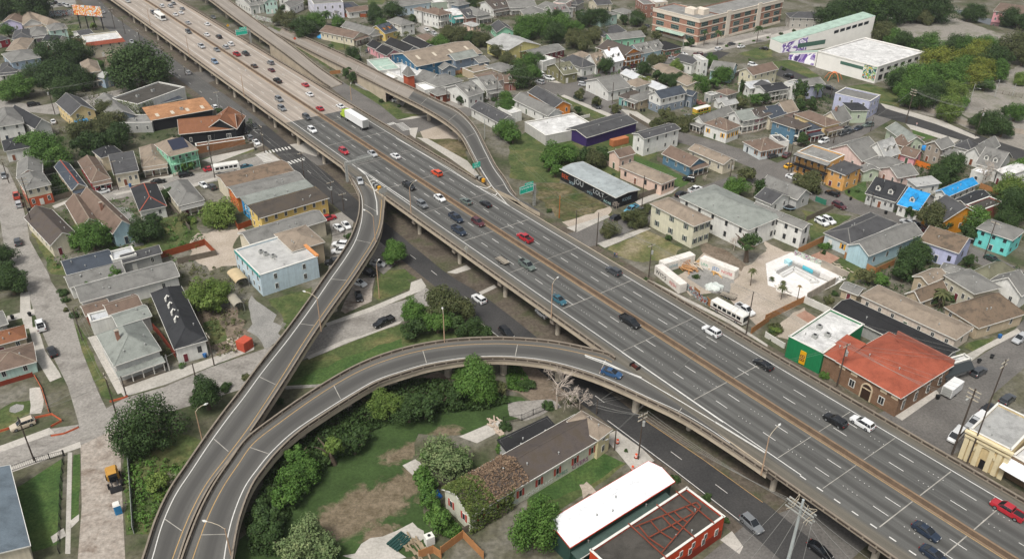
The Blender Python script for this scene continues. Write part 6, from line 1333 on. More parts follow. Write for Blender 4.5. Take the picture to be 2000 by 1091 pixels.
    f, b = secs[-2], secs[1]; hm = MB(); hm.box(-.12, -.17, -.07, .08, .17, .07); hmm = hm.mesh('headlight', [HLM]); tm = MB(); tm.box(-.07, -.13, -.1, .07, .13, .1); tmm = tm.mesh('tail_light', [TLM])
    for s in (-1, 1):
        lst.append(('headlight', hmm, (secs[-1][0] - .06, s * (secs[-1][1] - .16), secs[-1][4] - .06))); lst.append(('tail_light', tmm, (secs[0][0] - .02, s * (secs[0][1] - .1), secs[0][4] - .12)))
    if kind == 'pickup':
        bd = MB(); bd.box(-2.7, -.78, 1.12, -1.0, .78, 1.155); lst.append(('cargo_bed', bd.mesh('cargo_bed', [PLAST]), None))
        rl = MB()
        for s in (-1, 1): rl.box(-2.82, s * .9 - .09, 1.1, -.95, s * .9 + .09, 1.36)
        rl.box(-2.86, -.95, 1.1, -2.74, .95, 1.36); lst.append(('bed_side', rl.mesh('bed_side', [PAINTS['white']]), None))
    return lst
paint('white')
VPROTO = {k: vehicle_proto(k) for k in ('sedan', 'suv', 'jeep', 'pickup', 'van')}
VNAME = {'sedan': 'sedan_car', 'suv': 'suv_car', 'jeep': 'jeep_car', 'pickup': 'pickup_truck', 'van': 'van'}
VCAT = {'sedan': 'car', 'suv': 'car', 'jeep': 'car', 'pickup': 'pickup truck', 'van': 'van'}
VWORD = {'sedan': 'sedan', 'suv': 'tall hatch-backed car', 'jeep': 'boxy off-road car', 'pickup': 'pickup truck', 'van': 'van'}
CWORD = {'darkgray': 'dark grey', 'gray': 'grey', 'greengray': 'green grey', 'redorange': 'faded red', 'lightblue': 'light blue', 'navy': 'dark navy', 'teal': 'teal blue', 'bluegray': 'blue grey'}
CARS = []
def vehicle(kind, col, loc, rz, where, group):
    w = CWORD.get(col, col)
    t = thing(VNAME[kind], '%s %s %s' % (w, VWORD[kind], where), VCAT[kind], loc, rz, group)
    for n, me, l in VPROTO[kind]:
        o = link(n, me, t)
        if l: o.location = l
        if n in ('body', 'bed_side'):
            o.material_slots[0].link = 'OBJECT'; o.material_slots[0].material = paint(col)
    CARS.append(t); return t
def on_deck(tile, x, y, kind, col, dr):
    (a, b), = px('%s %f,%f' % (tile, x, y)); p = G(a, b, HZ + .75); s, n = HSN(p)
    d = HDX if dr == 'D' else -HDX
    for c in (-10.1, -6.35, -2.7, 2.6, 6.05, 9.8):     # settle into the nearest lane
        if abs(n - c) < 1.9: n = n * .5 + c * .5
    q = HW(s, n); 
    vehicle(kind, col, (q.x, q.y, HZ + .02), atan2(d.y, d.x), 'driving %s' % ('towards the viewer on near lanes of elevated highway' if dr == 'D' else 'away on far lanes of elevated highway'), 'vehicles on the elevated highway')
for row in '''
0 1030,0 sedan white D;0 975,45 suv silver D;0 1175,132 suv darkgray D;0 1205,120 sedan white D;0 1440,280 suv darkgray D;0 1545,390 pickup silver D;0 1670,415 sedan gray D;0 1655,510 suv bluegray D;0 1165,0 sedan gray U;0 1275,30 pickup black U;0 1320,58 sedan gray U;0 1235,80 suv white U;0 1300,80 suv silver U;0 1390,100 sedan gray U;0 1385,130 sedan white U;0 1340,145 sedan white U;0 1437,207 sedan silver U;0 1585,217 sedan white U;0 1588,298 sedan white U;0 1680,315 suv black U;0 1775,370 suv white U;0 1735,395 suv silver U;0 1820,448 pickup red U;0 1890,443 pickup darkgray U;0 1955,538 sedan brown U
1 90,512 suv gray U;1 95,568 sedan maroon U;1 142,652 pickup black U;1 358,680 sedan red U;1 395,753 sedan white U;1 158,797 suv gray D;1 190,865 suv gray D;1 475,863 sedan red U;1 637,843 sedan white U;1 383,932 suv darkgray D;1 425,1032 suv white D
5 680,102 suv red D;5 900,117 sedan silver D;5 1078,133 sedan white U;5 1190,367 pickup black D;5 1405,262 suv orange U;5 1430,455 sedan white D;5 1300,512 jeep gray D;5 1630,480 sedan greengray U;5 1785,497 sedan black U;5 1558,612 pickup navy D;5 1582,710 pickup navy D;5 1735,642 suv maroon D
6 100,760 pickup red U;6 118,972 pickup greengray D;6 800,1008 suv darkgray U;10 368,147 sedan teal D;10 927,312 pickup black D;10 1562,380 suv white U;10 1955,640 sedan black U;f 1632,814 suv black U;f 1685,818 suv white U;15 1252,837 sedan navy D;15 1318,1022 sedan navy D;15 1885,668 pickup red U
'''.strip().split('\n'):
    tl = None
    for it in row.split(';'):
        q = it.split()
        if ',' not in q[0] or q[0][0] == 'z': tl = q[0]; q = q[1:]
        x, y = [float(v) for v in q[0].split(',')]; on_deck(tl, x, y, q[1], q[2], q[3])
def on_ramp(tile, x, y, x2, y2, z, kind, col, where):
    (a, b), (c, d) = px('%s %f,%f %f,%f' % (tile, x, y, x2, y2)); p, q = G(a, b, z + .7), G(c, d, z + .7); e = q - p
    vehicle(kind, col, (p.x, p.y, z + .02), atan2(e.y, e.x), where, 'vehicles on the ramps')
on_ramp('5', 803, 332, 830, 420, 7, 'sedan', 'silver', 'turning onto the curved exit ramp'); on_ramp('10', 787, 713, 940, 765, 7, 'sedan', 'blue', 'entering from the loop ramp above the black road')
# street cars: centre, then a point ahead of the bonnet
STREET = '''
0 1005,362 1025,390 sedan silver;0 1058,408 1030,380 pickup black;0 1448,598 1425,570 suv silver;0 1660,865 1635,838 suv white;0 1975,1005 1995,1030 sedan black;0 780,132 760,112 sedan silver;0 400,990 385,960 sedan white;0 245,860 300,850 suv black;0 470,370 510,365 sedan white;0 1640,162 1665,175 sedan gray
0 330,80 380,70 sedan white;0 365,75 400,65 sedan gray;0 405,65 380,50 suv black;0 435,78 410,62 sedan gray;0 470,78 450,62 suv silver;0 350,100 320,95 sedan white;0 500,90 470,80 pickup white
z300,200 1300,430 1340,470 suv gray;z300,200 1390,488 1430,530 sedan black;z300,200 1225,355 1190,320 sedan redorange;z300,200 1465,595 1425,555 suv gray;z300,200 1570,667 1620,710 sedan white
4 135,842 125,800 suv darkgray;4 1225,357 1280,347 sedan black;4 1440,302 1490,292 suv black;4 1630,253 1670,243 sedan red;4 1910,233 1950,224 sedan teal;4 20,325 28,360 sedan gray;4 120,482 112,450 pickup redorange;4 140,547 134,510 suv silver;4 1200,420 1180,385 sedan white;4 1640,395 1600,370 suv darkgray;4 1580,380 1610,400 sedan white;4 700,540 660,550 sedan silver;4 790,440 750,450 sedan white
8 320,400 300,340 pickup white;8 412,600 380,540 sedan black;12 190,87 90,125 suv beige
5 560,627 620,610 suv red;5 640,700 690,730 sedan white;5 700,680 730,710 sedan white;5 655,830 580,825 suv white;5 650,882 580,888 suv white;5 600,968 560,972 suv black;5 950,975 1010,985 sedan silver;5 880,1047 940,1070 suv black
9 805,37 870,60 sedan white;9 803,142 820,200 sedan black;9 1000,343 920,380 pickup black;9 1742,152 1690,115 suv white;9 1960,412 2010,455 suv black;14 1895,792 1960,850 suv gray;15 430,988 520,1055 sedan black;10 240,255 215,235 sedan white
1 870,682 840,668 suv silver;1 810,655 790,640 sedan white;1 980,732 1020,745 sedan black;1 1050,778 1020,760 suv black;1 1085,790 1130,785 sedan white;1 1310,240 1340,256 sedan white;1 1365,265 1395,280 sedan silver;1 845,410 835,395 sedan darkgray;1 1080,115 1060,105 sedan black
2 205,577 180,560 van white;2 270,607 310,618 pickup white;2 200,637 180,630 suv silver;2 530,612 500,602 suv darkgray;2 540,652 570,655 suv silver;2 500,762 525,772 suv green;2 640,822 660,832 suv darkgray;2 792,870 760,855 suv darkgray;2 930,505 960,495 suv maroon;2 865,520 890,515 sedan darkgray;2 945,540 970,535 sedan white;2 1225,435 1250,428 sedan silver;2 1315,405 1345,410 sedan white;2 1430,405 1400,402 suv maroon;2 1590,364 1620,356 suv white;2 1690,322 1720,316 sedan darkgray;2 1765,342 1790,336 sedan white;2 1945,354 1915,350 sedan black;2 1860,484 1895,492 suv white;2 1020,190 990,186 sedan darkgray;2 1360,890 1340,880 sedan gray
3 140,567 110,558 suv black;3 460,657 500,664 suv black;3 570,1010 540,1022 suv darkgray;3 625,993 600,1004 sedan darkgray;3 690,967 665,977 sedan navy;3 765,942 735,947 suv greengray;3 420,1072 390,1082 suv white;3 400,1040 375,1052 sedan black;3 580,975 555,983 pickup gray
6 1310,408 1340,392 suv black;6 1420,370 1460,352 pickup white;6 805,600 840,582 suv black;6 925,530 890,548 pickup lightblue;6 1000,540 1020,528 suv darkgray;6 1370,290 1330,284 jeep black
7 135,92 150,80 suv maroon;7 155,174 185,162 sedan yellow;7 180,262 210,272 sedan white;7 495,387 450,372 suv black;7 550,482 590,500 suv maroon;7 415,612 460,635 suv white;7 468,598 510,618 suv white;7 1085,607 1050,592 suv silver;7 1150,635 1180,655 suv darkgray;7 1230,667 1265,690 sedan maroon;7 1750,882 1790,900 sedan green;7 20,100 40,95 suv darkgray
11 1730,962 1770,930 suv black;11 1650,1047 1610,1075 van white;11 1880,885 1900,870 suv darkgray;11 1970,412 1950,425 suv silver;15 1482,87 1455,115 van white;f 1908,813 1897,822 pickup silver;11 1655,672 1690,650 suv darkgray;10 1822,212 1870,240 pickup white
'''
for row in STREET.strip().split('\n'):
    tl = None
    for it in row.split(';'):
        q = it.split()
        if ',' not in q[0] or q[0][0] == 'z': tl = q[0]; q = q[1:]
        (a, b), (c, d) = px('%s %s %s' % (tl, q[0], q[1])); p, e = G(a, b, .7), G(c, d, .7); v = e - p
        t = vehicle(q[2], q[3], (p.x, p.y, .06), atan2(v.y, v.x), '@', 'cars and trucks on the streets'); t['_near'] = 1
# long lorry with white trailer and lime green cab
def big_truck():
    (a, b), (c, d) = px('1 645,905 860,985'); p = G(a, b, HZ + 1.5); s, n = HSN(p); n = -6.4; s0, _ = HSN(G(c, d, HZ + 1.5)); q = HW((s + s0) / 2 + 1, n)
    t = thing('articulated_lorry', 'articulated lorry with lime green cab and long white box trailer', 'lorry', (q.x, q.y, HZ + .02), atan2(-HDX.y, -HDX.x)); lime = pmat('lime_green_paint', srgb('#a9c23f'), .35, .06); wh = pmat('trailer_white', srgb('#dcdcda'), .5, .08)
    m = MB(); m.box(-8.6, -1.28, 1.15, 5.4, 1.28, 4.05); m.build('trailer', wh, t); m = MB(); m.box(-8.66, -1.2, 1.2, -8.61, 1.2, 3.95); m.build('trailer_door', STEEL, t)
    m = MB(); m.box(6.0, -1.22, .95, 8.0, 1.22, 3.5); m.hexa([(6.0, -1.1, 3.5), (8.0, -1.1, 3.5), (8.0, 1.1, 3.5), (6.0, 1.1, 3.5)], [(6.1, -1.05, 3.95), (7.0, -1.0, 3.75), (7.0, 1.0, 3.75), (6.1, 1.05, 3.95)]); m.hexa([(8.0, -1.1, .7), (9.9, -.95, .7), (9.9, .95, .7), (8.0, 1.1, .7)], [(8.0, -1.1, 2.2), (9.8, -.85, 1.75), (9.8, .85, 1.75), (8.0, 1.1, 2.2)]); m.build('cab', lime, t)
    m = MB(); m.hexa([(8.0, -1.0, 2.25), (8.06, -1.0, 2.25), (8.06, 1.0, 2.25), (8.0, 1.0, 2.25)], [(7.9, -1.0, 3.2), (8.03, -1.0, 3.2), (8.03, 1.0, 3.2), (7.9, 1.0, 3.2)]); m.build('windscreen', CGL, t)
    m = MB(); m.box(-8.4, -.5, .8, 8.5, .5, 1.15); m.build('chassis', PLAST, t)
    wm = wheel_mesh(.5, .35)
    for x in (-7.6, -6.4, 4.4, 5.6, 9.1):
        for s_ in (-1, 1): w_ = link('wheel', wm, t); w_.location = (x, s_ * 1.05, .5)
big_truck()
def boxy_bus(name, label, loc, rz, L_, W_, H_, col, stripe=None, rounded=False, trolley=False):
    t = thing(name, label, 'bus' if name != 'caravan' else 'camper', loc, rz); bm_ = pmat(label.split()[0] + '_bus_paint', srgb(col), .5, .12)
    m = MB(); x0, x1, w2 = -L_ / 2, L_ / 2, W_ / 2
    m.hexa([(x0, -w2, .45), (x1, -w2, .45), (x1, w2, .45), (x0, w2, .45)], [(x0, -w2, H_ - .3), (x1 - .15, -w2, H_ - .3), (x1 - .15, w2, H_ - .3), (x0, w2, H_ - .3)]); m.hexa([(x0, -w2, H_ - .3), (x1 - .15, -w2, H_ - .3), (x1 - .15, w2, H_ - .3), (x0, w2, H_ - .3)], [(x0 + .25, -w2 + .3, H_), (x1 - .4, -w2 + .3, H_), (x1 - .4, w2 - .3, H_), (x0 + .25, w2 - .3, H_)], 1)
    m.build('body', [bm_, pmat(label.split()[0] + '_bus_roof', srgb('#d8d6cf'), .6, .12)], t)
    for s in (-1, 1):
        for i in range(int(L_ / 1.5) - 1):
            g = MB(); x = x0 + .9 + i * 1.5; g.box(x, s * w2 - .02, H_ * .5, x + 1.15, s * w2 + .02, H_ * .5 + .85); g.build('window', CGL, t)
    g = MB(); g.box(x1 - .12, -w2 + .15, H_ * .42, x1 + .01, w2 - .15, H_ - .45); g.build('windscreen', CGL, t)
    if stripe: g = MB(); g.box(x0 - .01, -w2 - .03, .75, x1 - .3, w2 + .03, 1.15); g.build('stripe', pmat(label.split()[0] + '_bus_stripe', srgb(stripe), .5, .1), t)
    wm = wheel_mesh(.48, .3)
    for x in (x0 + L_ * .2, x1 - L_ * .2):
        for s in (-1, 1): w_ = link('wheel', wm, t); w_.location = (x, s * (w2 - .14), .48)
    return t
(_a,), = [px('0 1172,168')]; _p = G(_a[0], _a[1], HZ + 1.5); _s, _n2 = HSN(_p); _q = HW(_s, 6.0); boxy_bus('city_bus', 'white city bus driving towards the viewer among cars on the tan highway deck', (_q.x, _q.y, HZ + .02), atan2(HDX.y, HDX.x), 11.5, 2.55, 3.2, '#dcdcd8')
def at2(s):
    (a, b), (c, d) = px(s); p, q = G(a, b, 1.2), G(c, d, 1.2); v = q - p
    return (p.x, p.y, .06), atan2(v.y, v.x)
_l, _r = at2('4 1755,250 1840,235'); boxy_bus('caravan', 'white camper caravan parked at the kerb beside the mossy tan warehouse', _l, _r, 9, 2.5, 3.1, '#dddbd4', '#b9b3a6')
_l, _r = at2('z1250,120 925,735 1050,700'); boxy_bus('trolley_bus', 'yellow and green old trolley bus parked among trees', _l, _r, 8, 2.4, 3.0, '#c9a23c', '#4f7f3a')
_l, _r = at2('10 1700,235 1860,320'); boxy_bus('old_bus', 'old white bus with graffiti beside the highway parapet', _l, _r, 10.5, 2.5, 3.0, '#d5d2ca', '#5a4a48')
def box_trailer(label, s, L_, W_, H_, col):
    l, r = at2(s); t = thing('box_trailer', label, 'trailer', l, r); m = MB(); m.box(-L_ / 2, -W_ / 2, .6, L_ / 2, W_ / 2, H_); m.build('body', pmat('trailer_box_white', srgb(col), .5, .1), t); m = MB(); m.box(-L_ / 2 - .05, -W_ / 2 + .15, .7, -L_ / 2, W_ / 2 - .15, H_ - .15); m.build('door', STEEL, t)
    m = MB(); m.bar((L_ / 2, 0, .55), (L_ / 2 + 1.3, 0, .5), .12, .12); m.build('drawbar', BLACKM, t)
    wm = wheel_mesh(.38, .25)
    for s_ in (-1, 1): w_ = link('wheel', wm, t); w_.location = (-.3, s_ * (W_ / 2 - .05), .38)
box_trailer('white box trailer parked beside the red tiled brick building', '11 1445,815 1500,770', 5.2, 2.3, 2.9, '#d6d6d4')
def flat_trailer(label, loc, rz, deck='#8d8578'):
    t = thing('flat_trailer', label, 'trailer', loc, rz); m = MB(); m.box(-2.2, -.95, .55, 2.0, .95, .7); m.build('deck', pmat('trailer_deck', srgb(deck), .9, .2), t)
    m = MB()
    for s in (-1, 1): m.bar((-2.2, s * .95, 1.05), (2.0, s * .95, 1.05), .06, .06); [m.bar((x, s * .95, .7), (x, s * .95, 1.05), .05, .05) for x in (-2.1, -.7, .6, 1.9)]
    m.bar((2, 0, .55), (3.3, 0, .5), .1, .1); m.build('rail', BLACKM, t); wm = wheel_mesh(.33, .2)
    for x in (-.5, .35):
        for s in (-1, 1): w_ = link('wheel', wm, t); w_.location = (x, s * .98, .33)
_l, _r = at2('10 1690,88 1640,70'); flat_trailer('empty flat trailer parked on sandy yard behind the old white bus', _l, _r)
(_a,), = [px('6 10,905')]; _s, _n2 = HSN(G(_a[0], _a[1], HZ + .8)); _q = HW(_s, 9.6); flat_trailer('black flat trailer towed by the green grey pickup on the highway', (_q.x, _q.y, HZ + .02), atan2(HDX.y, HDX.x), '#33332f')
# yellow excavator and portable toilet on the torn-up road
_l, _r = at2('12 905,500 925,580'); t = thing('excavator', 'yellow wheeled digger parked on the torn-up road', 'digger', _l, _r); yel = pmat('digger_yellow', srgb('#b5883f'), .5, .15)
m = MB(); m.box(-2.4, -1.1, .9, .2, 1.1, 2.2); m.hexa([(-2.4, -1, 2.2), (-.9, -1, 2.2), (-.9, 1, 2.2), (-2.4, 1, 2.2)], [(-2.2, -.85, 2.6), (-1, -.85, 2.6), (-1, .85, 2.6), (-2.2, .85, 2.6)]); m.build('body', yel, t); m = MB(); m.box(-.9, -.75, 2.2, .9, .75, 3.0); m.box(.2, -.75, 1.0, .9, .75, 2.2); m.build('cab_window', CGL, t); m = MB(); m.box(-.95, -.8, 3.0, .95, .8, 3.12); m.build('cab_roof', yel, t)
m = MB(); m.bar((.8, -.5, 1.2), (2.3, -.5, .7), .2, .25); m.bar((.8, .5, 1.2), (2.3, .5, .7), .2, .25); m.hexa([(2.2, -1.1, .15), (3.0, -1.1, .15), (3.0, 1.1, .15), (2.2, 1.1, .15)], [(2.2, -1.1, .95), (2.6, -1.1, .95), (2.6, 1.1, .95), (2.2, 1.1, .95)]); m.build('bucket_arm', BLACKM, t)
wm = wheel_mesh(.55, .4)
for x in (-1.6, 1.2):
    for s in (-1, 1): w_ = link('wheel', wm, t); w_.location = (x, s * 1.15, .55)
_l, _r = at2('12 938,730 945,760'); t = thing('portable_toilet', 'blue portable toilet with white roof on the torn-up road', 'portable toilet', _l, _r); m = MB(); m.box(-.6, -.6, 0, .6, .6, 2.1); m.build('cabin', pmat('toilet_blue', srgb('#2f7fb0'), .5, .1), t); m = MB(); m.hexa([(-.66, -.66, 2.1), (.66, -.66, 2.1), (.66, .66, 2.1), (-.66, .66, 2.1)], [(-.5, -.5, 2.4), (.5, -.5, 2.4), (.5, .5, 2.4), (-.5, .5, 2.4)]); m.build('roof', TRIM, t); m = MB(); m.box(.6, -.4, .1, .64, .4, 1.9); m.build('door', pmat('toilet_door', srgb('#2a6f9c'), .5, .1), t)
# ------------------------------------------------------------------ poles, lamps, wires
POLEW = pmat('tarred_wood_pole', srgb('#4d443c'), .95, .3, 1.5); POLEC = pmat('grey_pole', srgb('#9fa09b'), .8, .2, 1); INSUL = pmat('pale_crossarm', srgb('#b3a894'), .8, .2, 1)
POLES = []; PTOP = {}; PH = {}
def utility_pole(s, key=None, mat=None, arms=1, lamp=0, tank=0, rad=.16, label=None, ang=None):
    (bx, by), (tx, ty) = px(s); b = G(bx, by, 0); H = height_to(b, ty); r = random.Random(hash_s(s)); a = ang if ang is not None else atan2(HNX.y, HNX.x) + r.choice([0, pi / 2])
    t = thing('utility_pole', label or '@ utility pole', 'pole', (b.x, b.y, 0), a); t['_near'] = 1
    m = MB(); m.tube([(0, 0, 0), (0, 0, H)], [rad, rad * .7], 8); m.build('shaft', mat or POLEW, t)
    for i in range(arms):
        z = H - .5 - i * 1.0; m = MB(); m.bar((0, -1.25, z), (0, 1.25, z), .14, .16); m.build('crossarm', INSUL, t)
        m = MB()
        for y in (-1.1, -.45, .45, 1.1): m.tube([(0, y, z + .08), (0, y, z + .32)], .06, 6)
        m.build('insulators', POLEC, t)
    if tank: m = MB(); m.tube([(.42, 0, H - 2.9), (.42, 0, H - 1.8)], .3, 10); m.build('transformer', STEEL, t)
    if lamp: m = MB(); m.tube([(0, 0, H - 2), (1.2, 0, H - 1.5), (2.2, 0, H - 1.4)], .05, 6); m.box(2.1, -.16, H - 1.5, 2.8, .16, H - 1.34); m.build('lamp_arm', POLEC, t)
    POLES.append(t); PH[t.name] = H
    if key: PTOP[key] = Vector((b.x, b.y, H - .3)), a
    return t
for s, kw in (('z180,0 310,530 210,195', dict(lamp=1)), ('z180,0 470,610 400,340', dict(key='n1')), ('z180,0 725,815 660,520', dict(tank=1)), ('z180,0 1075,1045 1035,790', dict(key='n2')), ('0 415,938 330,730', dict(tank=1)), ('0 510,390 475,250', {}), ('0 405,185 385,90', {}), ('0 605,45 590,0', dict(arms=0, lamp=1)), ('0 750,55 740,0', {}), ('0 945,760 905,620', dict(tank=1)), ('0 1430,620 1415,545', dict(lamp=1)),
  ('z300,200 1390,530 1330,165', dict(lamp=1, arms=0)), ('z300,200 1700,830 1605,400', dict(lamp=1)), ('0 1695,880 1675,740', dict(tank=1, mat=POLEC)), ('4 918,430 860,200', {}), ('4 245,605 150,340', dict(arms=3, key='c1')), ('4 62,385 0,200', {}), ('4 268,775 150,470', dict(arms=0)), ('4 1668,325 1640,40', dict(tank=1)), ('4 1645,230 1630,150', dict(arms=0, mat=POLEC)),
  ('5 370,342 325,115', dict(lamp=1, mat=POLEW)), ('5 592,522 570,340', dict(tank=1)), ('5 680,572 655,430', dict(lamp=1)), ('5 55,125 30,-30', {}), ('8 1682,700 1608,450', {}), ('8 1535,790 1505,680', dict(arms=0)), ('8 650,510 540,265', dict(arms=0)), ('8 1000,950 925,790', dict(arms=0)), ('f 231,819 203,740', {}), ('12 285,368 118,30', dict(arms=0, key='b1')),
  ('14 1002,300 1045,-60', dict(tank=1, arms=2, key='d1')), ('14 815,232 825,70', dict(arms=0, lamp=1)), ('10 672,1040 668,930', dict(arms=0)), ('15 1452,232 1520,-280', dict(arms=3, rad=.22, lamp=1, key='e1')), ('f 1893,893 1974,690', dict(arms=2, key='e2')), ('11 545,800 637,470', dict(tank=1, arms=1, key='e3')), ('10 1832,398 1885,72', dict(arms=0, key='e4')),
  ('6 1066,1057 1110,800', dict(tank=1, arms=1, key='e5')), ('6 657,822 690,560', dict(arms=0, key='e6')), ('6 493,712 497,540', dict(arms=0)), ('6 1005,520 1030,265', dict(arms=0)), ('6 1690,290 1708,140', dict(tank=1)), ('6 362,605 362,430', dict(arms=0, mat=pmat('rusty_pole', srgb('#a5602a'), .9, .2))), ('7 147,217 165,0', dict(arms=0)), ('7 1690,850 1750,590', dict(arms=1)), ('7 790,490 805,380', dict(arms=0)),
  ('3 1060,920 1135,655', dict(arms=3, rad=.22, key='f1')), ('3 1605,1022 1645,800', dict(arms=2, tank=1, key='f2')), ('3 1545,805 1575,610', dict(arms=0, lamp=1, mat=POLEC)), ('3 1750,715 1778,575', dict(arms=0, lamp=1, mat=POLEC)), ('3 1890,700 1917,605', dict(arms=0, lamp=1, mat=POLEC)), ('3 890,192 905,80', dict(arms=0, lamp=1)), ('3 470,730 485,640', dict(arms=0)), ('3 785,990 795,880', dict(arms=0)), ('3 495,1090 495,1000', dict(arms=0)),
  ('2 765,800 765,635', dict(arms=0)), ('2 347,637 350,430', dict(arms=1)), ('2 1308,397 1315,250', dict(arms=0, mat=POLEC)), ('2 1560,1062 1580,905', dict(tank=1)), ('2 47,482 45,345', dict(arms=1)), ('2 880,192 880,90', dict(arms=1)), ('2 720,150 720,20', dict(arms=0)), ('1 800,502 795,380', dict(arms=0, mat=POLEC)), ('1 333,300 320,150', dict(arms=0, lamp=1, mat=POLEC)), ('1 1115,670 1110,500', dict(arms=0, mat=POLEC)), ('1 1045,132 1040,0', dict(arms=1)), ('1 1475,802 1475,690', dict(arms=0)), ('1 1865,772 1870,570', dict(arms=1, tank=1)), ('1 1772,1091 1775,930', dict(arms=0, mat=POLEC)), ('1 670,400 668,300', dict(arms=0)), ('1 945,320 942,170', dict(arms=0)), ('z400,0 465,185 440,0', dict(arms=0, lamp=1, mat=POLEC)), ('z400,0 890,490 880,410', dict(arms=0, mat=POLEC))):
    utility_pole(s, **kw)
# the tall galvanised pole at the bottom edge, base just outside the photo
def big_pole():
    b = G(1536, 1128, 0); H = height_to(b, 968); t = thing('transmission_pole', 'tall galvanised steel pole crowded with crossarms and wires at the highway edge, bottom right', 'pole', (b.x, b.y, 0), atan2(HNX.y, HNX.x))
    m = MB(); m.tube([(0, 0, 0), (0, 0, H)], [.36, .2], 12); m.build('shaft', pmat('galvanised_pole', srgb('#b9c0bf'), .5, .15, .5, .5, .3), t)
    for z, w_ in ((H - 1.6, 2.6), (H - 3.0, 2.6)):
        for x in (-.35, .35): m = MB(); m.bar((x, -w_, z), (x, w_, z), .16, .2); m.build('crossarm', POLEC, t)
    r = random.Random(4)
    for i in range(10): 
        y = r.uniform(-2.4, 2.4); z = H - r.uniform(1.2, 3.2); m = MB(); m.tube([(0, y, z), (r.uniform(-.6, .6), y + .4, z + r.uniform(.5, 1.3)), (r.uniform(-1.4, 1.4), y + r.uniform(-.9, .9), z + r.uniform(.2, .9)), (r.uniform(-1.8, 1.8), y, z - .2)], .045, 5); m.build('jumper_wire', INSUL, t)
    PTOP['big'] = Vector((b.x, b.y, H - 1.6)), atan2(HNX.y, HNX.x)
big_pole()
WIREM = pmat('weathered_wire', srgb('#7d7d78'), .7, .1)
def wire(a, b, sag, label, rad=.03):
    a, b = Vector(a), Vector(b); m = MB(); pts = []
    for i in range(13):
        t = i / 12; p = a.lerp(b, t); p.z -= sag * 4 * t * (1 - t); pts.append(p)
    m.tube(pts, rad, 4, 0, False); o = m.build('power_line', WIREM); tag(o, label, 'power line', 'overhead power lines'); return o
bp, ba = PTOP['big']; ax = Vector((cos(ba + pi / 2), sin(ba + pi / 2), 0))
for i, y in enumerate((-2.4, -1.2, .2, 1.3, 2.3)):
    o = bp + ax * y
    e = G(1330 + i * 52, 1180 + i * 18, 9); wire(o, e, .5, 'overhead wire running from the tall galvanised pole to the lower left')
for i, y in enumerate((-1.2, 1.0, 2.3)):
    o = bp + ax * y; e = G(1672 + i * 45, 1140 - i * 10, 9); wire(o, e, .4, 'overhead wire running from the tall galvanised pole to the lower right')
p1, _a = PTOP['d1']
for i, d in enumerate((-1.1, -.4, .4, 1.1)):
    wire(p1 + Vector((d * .8, d * .6, .4)), bp + ax * d * 2, 1.0, 'overhead wire along the black road under the highway edge')
q1 = G(1117, 792, 6)
wire(p1, G(1168, 793, 7), .5, 'service wire from roadside pole to the derelict house'); wire(p1 + Vector((.3, .3, -.4)), G(1128, 776, 9), .5, 'service wire from roadside pole to the bare tree')
e3, _a = PTOP['e3']; e2, _a = PTOP['e2']; e1, _a = PTOP['e1']; e4, _a = PTOP['e4']; e5, _a = PTOP['e5']; e6, _a = PTOP['e6']
for i in range(3): wire(e3 + Vector((i * .7 - .7, .4, 0)), e1 + Vector((i * .7 - .7, 0, -2 - i)), 1.2, 'overhead wire crossing the red tiled roof')
for a, b in ((e3, e4), (e4, e5), (e5, e6)):
    for i in range(2): wire(a + Vector((i * .7, .3, 0)), b + Vector((i * .7, .3, 0)), .9, 'overhead wire between poles along the highway’s far side')
f1, _a = PTOP['f1']; f2, _a = PTOP['f2']
for i in range(3): wire(f1 + Vector((i - 1, .4, -.6 * i)), f2 + Vector((i - 1, .4, -.4 * i)), 1.2, 'overhead wire along the dark road at upper right')
n1, _a = PTOP['n1']; n2, _a = PTOP['n2']
for i in range(2): wire(n1 + Vector((i, 0, 0)), n2 + Vector((i, 0, 0)), .8, 'overhead wire along the frontage road, upper left')
for i, a in enumerate(POLES):
    near = sorted((((b.location - a.location).length, j) for j, b in enumerate(POLES) if j > i))[:2]
    for d, j in near:
        if 14 < d < 75:
            tops = [Vector((q.location.x, q.location.y, PH[q.name] - .4)) for q in (a, POLES[j])]
            for k in (-.6, .5): wire(tops[0] + Vector((k, k, 0)), tops[1] + Vector((k, k, 0)), d * .014, 'thin overhead wire strung between wooden street poles', .018)
LAMPH = pmat('lamp_head', srgb('#c9c9c4'), .5, .1)
def highway_lamp(s, zb, arm, label):
    (bx, by), (tx, ty), (hx, hy) = px(s); b = G(bx, by, zb); H = height_to(b, ty); e = G(hx, hy, zb + H); d = Vector((e.x - b.x, e.y - b.y, 0)); a = atan2(d.y, d.x)
    t = thing('highway_lamp', label, 'street lamp', b, a, 'davit lamps on the highway and ramps'); m = MB(); m.tube([(0, 0, 0), (0, 0, H * .55), (0, 0, H)], [.15, .12, .09], 8); m.build('post', pmat('lamp_post_steel', srgb('#b79a80'), .6, .2, .5, .4, .2), t)
    L_ = min(max(d.length, 1.2), 3.5); m = MB(); m.tube([(0, 0, H - .1), (L_ * .3, 0, H + .45), (L_ * .7, 0, H + .65), (L_, 0, H + .6)], .06, 6); m.build('arm', INSUL, t); m = MB(); m.tube([(L_ - .1, 0, H + .58), (L_ + .35, 0, H + .56), (L_ + .8, 0, H + .55)], [.1, .24, .12], 8); m.build('lamp_head', LAMPH, t)
